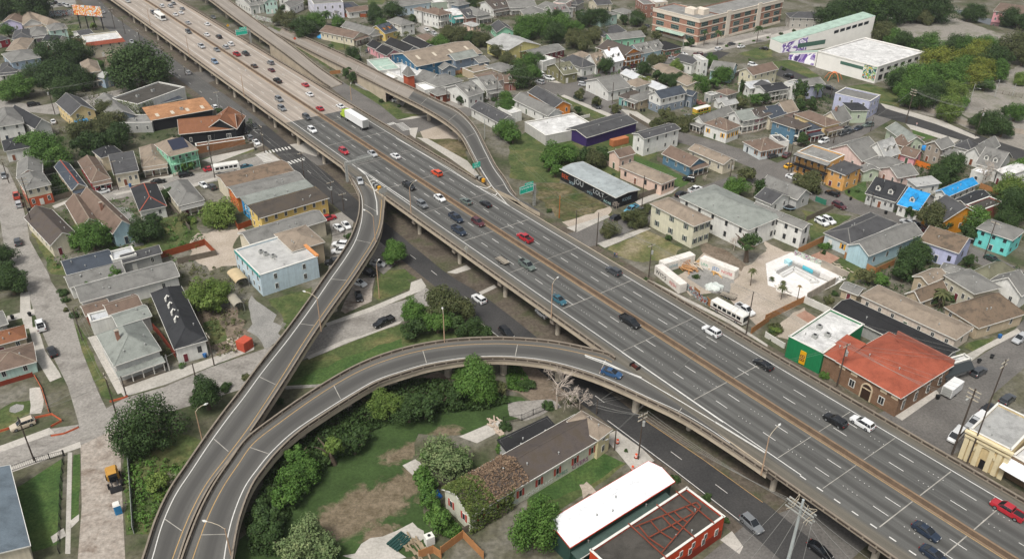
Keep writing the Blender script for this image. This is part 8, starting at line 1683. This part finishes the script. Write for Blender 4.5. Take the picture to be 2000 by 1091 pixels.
r, _, L_, D_, h = bld('brown shopfront under'); m = MB(); m.hexa([(-.5, -3, 3.6), (L_, -3, 3.6), (L_, -.02, 4.6), (-.5, -.02, 4.6)], [(-.5, -3, 3.75), (L_, -3, 3.75), (L_, -.02, 4.75), (-.5, -.02, 4.75)]); m.build('canopy', roofm('brightwhite'), r)
# black awning on the corner cafe, blue awning on the yellow house, mural end walls
r, _, L_, D_, h = bld('corner cafe'); m = MB(); m.hexa([(L_ + 1.6, -.4, 2.5), (L_ + 1.6, D_, 2.5), (L_ + .03, D_, 3.9), (L_ + .03, -.4, 3.9)], [(L_ + 1.6, -.4, 2.62), (L_ + 1.6, D_, 2.62), (L_ + .03, D_, 4.05), (L_ + .03, -.4, 4.05)]); m.build('awning', pmat('black_awning', srgb('#33383a'), .8, .1), r)
r, _, L_, D_, h = bld('small blue awning'); m = MB(); m.hexa([(.3, -2.0, 2.6), (L_ * .6, -2.0, 2.6), (L_ * .6, -.02, 3.2), (.3, -.02, 3.2)], [(.3, -2.0, 2.7), (L_ * .6, -2.0, 2.7), (L_ * .6, -.02, 3.35), (.3, -.02, 3.35)]); m.build('awning', pmat('blue_awning', srgb('#3f86b5'), .7, .1), r)
for wd, mu in (('orange mural end wall', 'orange'), ('blue mural end wall', 'bluem'), ('pale blue two storey mural', 'teal')):
    r, _, L_, D_, h = bld(wd); m = MB(); x = -.03 if 'two storey' not in wd else L_ + .03; m.face([(x, .1, .1), (x, D_ - .1, .1), (x, D_ - .1, h * (1 if 'two' not in wd else .9)), (x, .1, h * (1 if 'two' not in wd else .9))]); m.build('mural', MUR[mu], r)
r, _, L_, D_, h = bld('pale blue two storey mural'); m = MB(); m.bar((L_ + .1, 0, h + .6), (L_ + .1, D_, h + .6), .9, .5); m.build('orange_parapet', pmat('orange_parapet', srgb('#c98a55'), .8, .2), r); m = MB(); m.bar((-.05, 0, h + .1), (-.05, D_, h + .1), .15, .9); m.build('teal_band', pmat('teal_band', srgb('#3f8f88'), .8, .15), r)
# ivy over the derelict house and the stepped front building
def ivy(r, x0, x1, y0, y1, z, n, mat, seed, fz):
    rr = random.Random(seed); m = MB()
    for i in range(n):
        x, y = rr.uniform(x0, x1), rr.uniform(y0, y1); q = Vector((x, y, fz(x, y) + rr.uniform(.02, .5))); d = Vector((rr.gauss(0, .6), rr.gauss(0, .6), 1)).normalized(); a = d.cross(Vector((rr.uniform(-1, 1), rr.uniform(-1, 1), .1))).normalized(); b = d.cross(a); s = rr.uniform(.12, .27); m.face([q + a * s, q + b * s * .7, q - a * s, q - b * s * .7])
    o = m.build('ivy', mat, r); o['kind'] = 'stuff'
IVB = foliage('brown_vines', (.09, .062, .04), (.15, .105, .072), (.2, .15, .1)); IVG = foliage('green_vines', (.04, .065, .015), (.07, .1, .022), (.12, .14, .04))
r, _, L_, D_, h = bld('derelict graffitied'); gz = lambda x, y: h + 2 * (1 - abs(y - D_ / 2) / (D_ / 2)); ivy(r, -.6, L_ * .17, -.6, D_ + .5, h, 2600, IVG, 1, gz); ivy(r, L_ * .12, L_ * .42, -.6, D_ + .4, h, 2600, IVB, 2, gz); ivy(r, -.5, L_ * .3, -.8, -.1, 0, 1300, IVG, 3, lambda x, y: random.uniform(.1, h))
r, _, L_, D_, h = bld('white stepped front'); ivy(r, -.7, .1, -.5, D_ * .8, 0, 1500, IVG, 4, lambda x, y: random.uniform(.1, h + .4)); ivy(r, 0, L_ * .3, -.6, .3, 0, 900, IVG, 5, lambda x, y: random.uniform(.3, h))
r, _, L_, D_, h = bld('derelict graffitied')
for tx, sz, fx, zz, cc in (('OVERS', 1.5, .83, 1.0, '#8a3f7a'), ('AMES', 1.3, .68, 1.1, '#5f8f82'), ('MARKS', 1.2, .55, 1.0, '#dfe0dc'), ('HODD', 1.3, .44, .9, '#e6e6e2'), ('STEK', 1.2, .31, 1.0, '#b9c9cc')): text(tx, sz, pmat('spray_' + cc.lstrip('#'), srgb(cc), .7, .1), r, (L_ * fx, -.05, zz), (pi / 2, 0, 0), .01, name='graffiti')
r, _, L_, D_, h = bld('black garage')
for tx, sz, fx, zz, cc in (('JOU', 2.7, .34, 2.3, '#b3b8b8'), ('LOLT', 2.2, .7, 2.2, '#b3b8b8'), ('SK8', 1.5, .2, .9, '#8fa6ad'), ('MEX', 1.4, .55, .8, '#7f98a0'), ('ROAR', 1.3, .86, .8, '#9fc0bb'), ('BEK', 2.2, .08, 2.0, '#b8532f')): text(tx, sz, pmat('spray_' + cc.lstrip('#'), srgb(cc), .7, .15), r, (L_ * fx, -.05, zz), (pi / 2, 0, 0), .01, name='graffiti')
text('KOSE', 1.6, pmat('spray_8fa6ad', srgb('#8fa6ad')), r, (L_ + .05, D_ * .5, 2.2), (pi / 2, 0, pi / 2), .01, name='graffiti')
# turbine vents on the black roof
r, _, L_, D_, h = bld('turbine vents')
for i in range(4):
    y = D_ * (.3 + .13 * i); m = MB(); z = h + 1.9; x = L_ * .3; m.tube([(x, y, z - .5), (x, y, z + .5)], .28, 10); m.tube([(x, y, z + .45), (x + .5, y + .5, z + .8), (x + .9, y + .2, z + .5)], .2, 8); m.build('turbine_vent', TRIM, r)
# ------------------------------------------------------------------ school block
def school():
    h = 13.2; A, B, Cc = [G(x, y, h) for x, y in px('z1250,0 165,95 880,262 2330,-40')]; u = B - A; L_ = u.length; u.normalize(); n = Vector((-u.y, u.x, 0)); D_ = (Cc - B).dot(n); t = thing('school_building', 'three storey red brick school with white stone bands and many windows', 'school', (A.x, A.y, 0), atan2(u.y, u.x))
    BR = brick('school_brick', (.38, .19, .13), (.33, .16, .11), (.36, .28, .22)); ST = pmat('pale_stone', srgb('#d6cbbb'), .85, .12); wd = 16
    def vol(x0, y0, x1, y1, top=h):
        m = MB(); m.hexa([(x0, y0, 0), (x1, y0, 0), (x1, y1, 0), (x0, y1, 0)], [(x0, y0, top), (x1, y0, top), (x1, y1, top), (x0, y1, top)], 0, (False, False)); m.build('wall', BR, t)
        m = MB(); m.face([(x0, y0, top - .6), (x1, y0, top - .6), (x1, y1, top - .6), (x0, y1, top - .6)]); m.build('roof', roofm('flatgray'), t)
    vol(0, 0, L_, wd); vol(L_ - wd, wd, L_, D_)
    def bands(o, ax, LL, out):
        m = MB()
        for z, hh, p in ((0, 1.2, .25), (4.3, .35, .2), (8.3, .35, .2), (11.3, 1.5, .35), (h - .25, .3, .45)):
            if ax == 0: m.box(o[0] - .3, o[1] - p, z, o[0] + LL + .3, o[1] + .05, z + hh)
            else: m.box(o[0] - .05, o[1] - .3, z, o[0] + p, o[1] + LL + .3, z + hh)
        m.build('stone_band', ST, t)
        k = int(LL / 8.0)
        for i in range(k):
            c = (i + .5) / k * LL
            for fl in range(3):
                z = 1.6 + fl * 3.75 - (.2 if fl else 0)
                m = MB(); w_ = 2.6
                if ax == 0:
                    m.box(o[0] + c - w_, o[1] - .1, z, o[0] + c + w_, o[1] + .05, z + 2.2, 0)
                    for a in range(5):
                        for b in range(2): x = o[0] + c - w_ + .12 + a * 1.03; m.face([(x, o[1] - .12, z + .12 + b * 1.03), (x + .9, o[1] - .12, z + .12 + b * 1.03), (x + .9, o[1] - .12, z + 1.05 + b * 1.03), (x, o[1] - .12, z + 1.05 + b * 1.03)], 1)
                else:
                    m.box(o[0] - .05, o[1] + c - w_, z, o[0] + .1, o[1] + c + w_, z + 2.2, 0)
                    for a in range(5):
                        for b in range(2): y = o[1] + c - w_ + .12 + a * 1.03; m.face([(o[0] + .12, y, z + .12 + b * 1.03), (o[0] + .12, y + .9, z + .12 + b * 1.03), (o[0] + .12, y + .9, z + 1.05 + b * 1.03), (o[0] + .12, y, z + 1.05 + b * 1.03)], 1)
                m.build('window', [pmat('school_frame', srgb('#8fb3a8'), .6, .1), GLASS], t)
    bands((0, 0), 0, L_, -1); bands((L_, 0), 1, D_, 1)
    m = MB(); m.box(1, wd + .02, 0, 6, wd + 4, h - 1); m.build('stair_tower', ST, t)
    for x, y in ((L_ * .62, wd * .5), (L_ - wd * .5, D_ * .16)): m = MB(); m.box(x - 3, y - 2.2, h - .6, x + 3, y + 2.2, h + 2.2); m.build('roof_plant_room', ST, t)
    m = MB(); m.hexa([(L_ * .15, -3, 3.4), (L_ * .75, -3, 3.4), (L_ * .75, -.3, 4.0), (L_ * .15, -.3, 4.0)], [(L_ * .15, -3, 3.55), (L_ * .75, -3, 3.55), (L_ * .75, -.3, 4.2), (L_ * .15, -.3, 4.2)]); m.build('entrance_canopy', roofm('mintroof'), t)
    for y in (D_ * .33, D_ * .7): m = MB(); m.box(L_ + .02, y - 1.6, 1.2, L_ + .5, y + 1.6, h + .8); m.build('stone_bay', ST, t)
    BLD.append((t, Vector(((A.x + B.x) / 2, (A.y + B.y) / 2, 0)), L_, D_, h))
school()
def modern():
    h = 7.6; A, B, Cc = [G(x, y, h) for x, y in px('3 372,372 838,488 1215,372')]; u = B - A; L_ = u.length; u.normalize(); n = Vector((-u.y, u.x, 0)); D_ = (Cc - B).dot(n); rz = atan2(u.y, u.x); t = thing('modern_school', 'white modern school with flat roof, purple mural wedge wings and bright corner mural', 'school', (A.x, A.y, 0), rz)
    W_ = pmat('school_white_render', srgb('#e2dfd8'), .8, .1, .3); m = MB(); m.hexa([(0, 0, 0), (L_, 0, 0), (L_, D_, 0), (0, D_, 0)], [(0, 0, h), (L_, 0, h), (L_, D_, h), (0, D_, h)], 0, (False, False)); m.build('wall', W_, t); m = MB(); m.face([(.3, .3, h - .4), (L_ - .3, .3, h - .4), (L_ - .3, D_ - .3, h - .4), (.3, D_ - .3, h - .4)]); m.build('roof', roofm('white'), t)
    m = MB()
    for a, b in (((0, 0), (L_, 0)), ((L_, 0), (L_, D_)), ((L_, D_), (0, D_)), ((0, D_), (0, 0))): m.bar((*a, h), (*b, h), .4, .5)
    m.build('coping', W_, t)
    m = MB(); m.box(L_ * .4, -.08, 4.6, L_ * .78, .02, 6.0); m.build('window_strip', pmat('green_glass', srgb('#4b6a5e'), .2, .1), t); m = MB(); m.box(L_ * .79, -.12, 1.2, L_ * .99, .02, h - .3); m.build('mural', MUR['colour'], t)
    for i in range(6): w_ = link('window', WIND, t); w_.location = (L_ + .03, D_ * (.1 + .15 * i), 4.8); w_.rotation_euler = (0, 0, pi / 2); w_.scale = (3, 1, 1.4)
    for i in range(3): w_ = link('window', WIND, t); w_.location = (L_ + .03, D_ * (.1 + .12 * i), 1.0); w_.rotation_euler = (0, 0, pi / 2); w_.scale = (3, 1, 2.4)
    # two wedge wings that rise to the right
    inv = Matrix.Rotation(-rz, 3, 'Z')
    for s, d, z0, z1, mu in (('3 72,392 770,300', 9, 5.0, 13.5, .28), ('3 138,440 345,490', 5, 3.0, 6.8, .95)):
        P, Q = [G(x, y, 0) for x, y in px(s)]; P = inv @ (P - A); Q = inv @ (Q - A); P.z = Q.z = 0; e = (Q - P).normalized(); nn = Vector((-e.y, e.x, 0)) * d; m = MB(); U = Vector((0, 0, 1)); b = [P, Q, Q + nn, P + nn]; tp = [P + U * z0, Q + U * z1, Q + nn + U * z1, P + nn + U * z0]; m.hexa(b, tp); wg = m.build('wedge_wing', W_, t)
        m = MB(); m.hexa([k + U * .02 for k in tp], [k + U * .2 for k in tp]); m.build('wing_roof', roofm('mintroof'), wg); o = -nn.normalized() * .05; m = MB(); q1 = P.lerp(Q, mu); m.face([P + o + U * .2, q1 + o + U * .2, q1 + o + U * (z0 + (z1 - z0) * mu - .6), P + o + U * (z0 - .6)]); m.build('mural', MUR['purple'], wg)
        if d > 6: m = MB(); a1, a2 = P.lerp(Q, .18), P.lerp(Q, .48); m.face([a1 + o * 1.5 + U * 1.6, a2 + o * 1.5 + U * 2.2, a2 + o * 1.5 + U * 4.4, a1 + o * 1.5 + U * 3.8]); m.build('window_strip', pmat('green_glass', srgb('#4b6a5e')), wg)
        if d > 6:
            for i in range(6): m = MB(); a1, a2 = P.lerp(Q, .56 + i * .065), P.lerp(Q, .61 + i * .065); zz = z0 + (z1 - z0) * (.56 + i * .065) - 3; m.face([a1 + o * 1.5 + U * zz, a2 + o * 1.5 + U * (zz + .5), a2 + o * 1.5 + U * (zz + 2), a1 + o * 1.5 + U * (zz + 1.5)]); m.build('window', GLASS, wg)
    BLD.append((t, Vector((A.x, A.y, 0)), L_, D_, h))
modern()
# playground frame by the modern school
b = G(*px('3 490,590')[0], 0); t = thing('playground_frame', 'orange and beige climbing frame in front of the modern white school', 'climbing frame', b); PF = pmat('playground_orange', srgb('#c9764a'), .6, .1)
for k in range(5): a = k * 1.25; m = MB(); m.tube([(cos(a) * 4, sin(a) * 4, 0), (cos(a) * 2.5, sin(a) * 2.5, 2.6), (0, 0, 3.4)], .16, 6); m.build('leg', PF, t)
m = MB(); m.tube([(0, 0, 3.3), (0, 0, 3.7)], [1.2, .3], 10); m.build('top', PF, t)
# ------------------------------------------------------------------ small street things
def barrel(s, label):
    (x, y), = px(s); p = G(x, y, 0); t = thing('traffic_barrel', label, 'traffic barrel', (p.x, p.y, .05), 0, 'orange traffic barrels by the black road'); OR = pmat('barrel_orange', srgb('#d2502a'), .6, .1)
    m = MB(); m.tube([(0, 0, 0), (0, 0, .12)], .4, 10); m.build('base', BLACKM, t); m = MB(); m.tube([(0, 0, .12), (0, 0, 1.0)], [.31, .26], 12); m.build('drum', OR, t); m = MB(); m.tube([(0, 0, .4), (0, 0, .52)], .305, 12); m.tube([(0, 0, .7), (0, 0, .82)], .29, 12); m.build('bands', SWH, t)
barrel('14 838,178', 'orange barrel near the thin lamp post by the black road'); barrel('14 985,290', 'orange barrel at the foot of the wooden pole'); barrel('14 700,262', 'orange barrel at the corner of the derelict house'); barrel('14 958,385', 'orange barrel beside the bright white roof')
def bin_(s, col, label):
    (x, y), = px(s); p = G(x, y, 0); t = thing('wheelie_bin', label, 'bin', (p.x, p.y, .05), random.Random(hash_s(s)).uniform(0, 3)); t['_near'] = 1; m = MB(); m.hexa([(-.25, -.3, .1), (.25, -.3, .1), (.25, .3, .1), (-.25, .3, .1)], [(-.32, -.38, 1.0), (.32, -.38, 1.0), (.32, .38, 1.0), (-.32, .38, 1.0)]); m.build('bin_body', pmat('bin_' + col, srgb({'black': '#1d1f20', 'blue': '#2c5f94', 'green': '#2f4a3a'}[col]), .6, .1), t); m = MB(); m.hexa([(-.35, -.42, 1.0), (.35, -.42, 1.0), (.35, .42, 1.0), (-.35, .42, 1.0)], [(-.3, -.36, 1.12), (.3, -.36, 1.12), (.3, .36, 1.12), (-.3, .36, 1.12)]); m.build('bin_lid', pmat('bin_' + col, srgb('#1d1f20')), t)
for s, c in (('4 225,605', 'black'), ('4 270,560', 'black'), ('4 320,550', 'black'), ('4 790,425', 'blue'), ('4 845,415', 'black'), ('4 1010,405', 'blue'), ('8 240,330', 'black'), ('8 105,355', 'black'), ('8 190,150', 'black'), ('8 1610,635', 'blue'), ('4 1940,85', 'blue'), ('7 635,440', 'black'), ('7 910,545', 'black'), ('7 620,385', 'black'), ('11 1330,890', 'black'), ('11 1490,660', 'black'), ('11 1650,605', 'black'), ('11 1325,780', 'blue'), ('11 1750,570', 'black'), ('11 1810,410', 'blue'), ('z1350,180 1200,985', 'black'), ('z1350,180 1265,970', 'black'), ('z1350,180 1265,910', 'black'), ('2 990,860', 'black'), ('2 1015,860', 'black')): bin_(s, c, '@ %s wheelie bin' % c)
# tank, cistern, tarpaulin, dish, pipes, wreck on the gore
def tarp(s, label, col, w_, h_, seed):
    (x, y), = px(s); p = G(x, y, 0); r = random.Random(seed); bm = bmesh.new(); bmesh.ops.create_icosphere(bm, subdivisions=3, radius=1)
    for v in bm.verts: k = 1 + .25 * sin(v.co.x * 5 + seed) * cos(v.co.y * 4) + r.uniform(-.05, .05); v.co = Vector((v.co.x * w_ * k, v.co.y * w_ * .7 * k, max(0, v.co.z) * h_ * k))
    me = bpy.data.meshes.new('tarpaulin'); bm.to_mesh(me); bm.free(); me.materials.append(pmat('tarp_' + col.lstrip('#'), srgb(col), .5, .25, 1.5)); o = link('tarpaulin', me); o.location = p; tag(o, label, 'tarpaulin')
tarp('1 510,310', 'bright blue tarpaulin over a heap beside the curved ramp', '#3f97cf', 3.6, 1.6, 1); tarp('13 1400,610', 'crumpled blue tarpaulin at the ivy covered end of the derelict house', '#1f5f9e', 1.6, 1.3, 2); tarp('10 1570,45', 'pale plastic sheet over a car in the gravel yard', '#c9cfc9', 2.4, 1.4, 3); tarp('z1750,230 415,410', 'small bright blue tarpaulin beside the taupe house', '#2f86c9', 2.0, 1.4, 4)
p = G(*px('13 1380,975')[0], 0); t = thing('water_cistern', 'white plastic water cistern in the yard at the bottom', 'cistern', p, .5); m = MB(); m.box(-.8, -.7, .1, .8, .7, 2.0); m.build('tank', TRIM, t); m = MB(); m.tube([(0, 0, 2.0), (0, 0, 2.12)], .3, 10); m.build('cap', BLACKM, t)
for i in range(5):
    p = G(*px('13 1140,960')[0], .3) + Vector((sin(.9), -cos(.9), 0)) * (.58 * i - 1.1); m = MB(); a = .9; m.tube([Vector((-cos(a) * 1.8, -sin(a) * 1.8, 0)), Vector((cos(a) * 1.8, sin(a) * 1.8, 0))], .26, 8); o = m.build('rolled_mat', pmat('dark_teal_roll', srgb('#23443f'), .8, .2)); o.location = p; tag(o, 'dark teal rolled mat in the row lying on the broken slab at the bottom', 'roll', 'rolled mats on the slab')
p = G(*px('10 968,672')[0], HZ); t = thing('damaged_barrier', 'dark red broken barrier piece lying in the gore between ramp and highway', 'barrier', p, atan2(HDX.y, HDX.x)); m = MB(); m.box(-1.1, -.35, .03, 1.1, .35, .45); m.build('base', pmat('rust_red_metal', srgb('#4a1c14'), .7, .3), t); m = MB(); m.box(-1.1, -.7, .1, -.85, .7, .75); m.box(.85, -.6, .1, 1.1, .6, .7); m.build('end_plate', BLACKM, t)
# ------------------------------------------------------------------ people
SKIN = pmat('skin', srgb('#8a6248'), .6, .08)
def person(s, shirt, trousers, label, hair='#1f1712', face=0.0):
    (x, y), = px(s); p = G(x, y, .06); t = thing('person', label, 'person', (p.x, p.y, .06), face); bm = bmesh.new(); sk = bm.verts.layers.skin.verify()
    J = {'pel': ((0, 0, .95), .15), 'ch': ((0, 0, 1.3), .17), 'nk': ((0, 0, 1.5), .065), 'hd': ((.02, 0, 1.62), .1), 'ht': ((.01, 0, 1.74), .085)}
    for q, s_ in (('l', 1), ('r', -1)):
        st = .12 * s_; J.update({'hp' + q: ((0, .1 * s_, .9), .1), 'kn' + q: ((.06 + st, .1 * s_, .5), .065), 'an' + q: ((-.02 + st * 1.6, .1 * s_, .09), .045), 'to' + q: ((.15 + st * 1.6, .11 * s_, .04), .04), 'sh' + q: ((0, .2 * s_, 1.42), .075), 'el' + q: ((-.03 - st * .6, .27 * s_, 1.14), .05), 'ha' + q: ((.08 - st, .28 * s_, .9), .038), 'fi' + q: ((.1 - st, .28 * s_, .8), .028)})
    V = {}
    for k, (c, r) in J.items(): v = bm.verts.new(c); v[sk].radius = (r, r); V[k] = v
    V['pel'][sk].use_root = True
    for a, b in (('pel', 'ch'), ('ch', 'nk'), ('nk', 'hd'), ('hd', 'ht')) + tuple(e for q in 'lr' for e in (('pel', 'hp' + q), ('hp' + q, 'kn' + q), ('kn' + q, 'an' + q), ('an' + q, 'to' + q), ('ch', 'sh' + q), ('sh' + q, 'el' + q), ('el' + q, 'ha' + q), ('ha' + q, 'fi' + q))): bm.edges.new((V[a], V[b]))
    me = bpy.data.meshes.new('body'); bm.to_mesh(me); bm.free(); o0 = bpy.data.objects.new('body', me); C.objects.link(o0); o0.modifiers.new('skin', 'SKIN'); o0.modifiers.new('sub', 'SUBSURF').levels = 1; dg = bpy.context.evaluated_depsgraph_get(); m2 = bpy.data.meshes.new_from_object(o0.evaluated_get(dg)); bpy.data.objects.remove(o0); m2.name = 'body'
    m2.materials.clear(); [m2.materials.append(q) for q in (SKIN, pmat('shirt_' + shirt.lstrip('#'), srgb(shirt), .85, .1), pmat('trousers_' + trousers.lstrip('#'), srgb(trousers), .85, .1), pmat('hair_' + hair.lstrip('#'), srgb(hair), .8, .1))]
    for f in m2.polygons: z = f.center.z; f.material_index = 3 if (z > 1.68 or (z > 1.56 and f.center.x < -.02)) else 0 if z > 1.47 or (abs(f.center.y) > .22 and z < 1.12 and z > .7) else 1 if z > .98 else 2
    link('body', m2, t)
person('6 797,905', '#3f5f8a', '#2b3350', 'person in a blue top walking on the pavement beside the highway', face=2.2); person('6 813,910', '#b58c94', '#5a6a8a', 'person in a pinkish top walking beside another by the highway', face=2.2); person('z1750,230 285,60', '#c9a9a4', '#8a8f96', 'person in pale clothes crossing the pavement by the dark road', face=1.0)
# ------------------------------------------------------------------ labels that depend on what stands near
ORD = ['first', 'second', 'third', 'fourth', 'fifth', 'sixth', 'seventh', 'eighth', 'ninth', 'tenth', 'eleventh', 'twelfth']
def short(r):
    w = r['label'].split(',')[0].split(); 
    for stop in ('beside', 'behind', 'below', 'between', 'above', 'right', 'at', 'near', 'joined', 'left', 'along', 'against', 'among', 'in', 'under', 'by', 'facing', 'next', 'hemmed', 'half', 'before', 'with', 'cut', 'covering', 'late', 'rising', 'screened'):
        if stop in w and w.index(stop) >= 2: w = w[:w.index(stop)]
    return ' '.join(w[:7])
def nearest(p):
    best = None
    for r, c, L_, D_, h in BLD:
        d = (Vector((c.x, c.y, 0)) - Vector((p.x, p.y, 0))).length - min(L_, D_) * .5
        if best is None or d < best[0]: best = (d, r, c)
    return best
def near_phrase(p):
    d, r, c = nearest(p); a = PROJ((p.x, p.y, 0)); b = PROJ((c.x, c.y, 0))
    rel = 'in front of' if a[1] > b[1] + abs(a[0] - b[0]) else 'behind' if a[1] < b[1] - abs(a[0] - b[0]) else 'right of' if a[0] > b[0] else 'left of'
    return rel + ' the ' + short(r)
for t in TREES:
    if t['_own']: continue
    k = KNAME[t['_k'][0]] if t.name.split('.')[0] not in ('shrub',) else {'d': 'dark green shrub', 'g': 'green shrub', 'l': 'light green shrub', 'o': 'olive shrub'}.get(t['_k'][-1], 'green shrub')
    t['label'] = k + ' ' + near_phrase(t.location)
for t in CARS + POLES + [o for o in LABELLED if o.name.startswith('wheelie_bin')]:
    if '@' in t['label']:
        lab = t['label'].replace('@ ', '').replace(' @', '').replace('@', ''); t['label'] = lab + ' ' + ('parked ' if t in CARS else '') + near_phrase(t.location)
from collections import defaultdict
def trim(l):
    w = l.split(); return ' '.join(w[:16])
same = defaultdict(list)
for o in LABELLED: o['label'] = trim(o['label']); same[o['label'].lower()].append(o)
for k, l in same.items():
    if len(l) < 2 or l[0].get('group') in ('overhead power lines', 'rolled mats on the slab'): continue
    l.sort(key=lambda o: PROJ(o.matrix_basis.translation)[0]); n = len(l); base = l[0]['label']
    for i, o in enumerate(l):
        pos = ('left one' if i == 0 else 'right one') if n == 2 else ('leftmost' if i == 0 else 'rightmost' if i == n - 1 else (ORD[i] if i < 12 else str(i + 1) + 'th') + ' from left')
        sfx = ', %s of %d' % (pos, n); b = base.split(); o['label'] = ' '.join(b[:16 - len(sfx.replace(',', '').split())]) + sfx
for o in LABELLED:
    for kk in ('_d', '_wc', '_rc', '_k', '_own', '_near'):
        if kk in o: del o[kk]
# one description for each repeated kind
for o in LABELLED:
    if 'group' not in o:
        n = o.name.split('.')[0]; g = {'tree': 'trees among the houses', 'shrub': 'shrubs in the gardens', 'palm_tree': 'palm trees', 'bare_tree': 'leafless trees', 'cypress_tree': 'dark conifers', 'utility_pole': 'utility poles along the streets', 'house': 'houses of the neighbourhood', 'fence': 'garden fences', 'wheelie_bin': 'wheelie bins at the kerbs', 'shipping_container': 'containers in the yards', 'warehouse': 'long warehouses', 'shed': 'small sheds', 'garden_wall': 'garden walls'}.get(n)
        if g: o['group'] = g
# thin summer haze over the whole town
m = MB(); m.box(-2450, -950, -1.0, 2450, 4050, 128); hz = bpy.data.materials.new('haze_air'); hz.use_nodes = True; nt = hz.node_tree; nt.nodes.clear(); ou = nt.nodes.new('ShaderNodeOutputMaterial'); pv = nt.nodes.new('ShaderNodeVolumePrincipled'); pv.inputs['Color'].default_value = (.93, .95, 1, 1); pv.inputs['Density'].default_value = .0001; pv.inputs['Anisotropy'].default_value = .3; nt.links.new(pv.outputs[0], ou.inputs['Volume'])
o = m.build('haze', hz); o['kind'] = 'stuff'; o['label'] = 'thin pale haze over the whole neighbourhood'; o['category'] = 'haze'
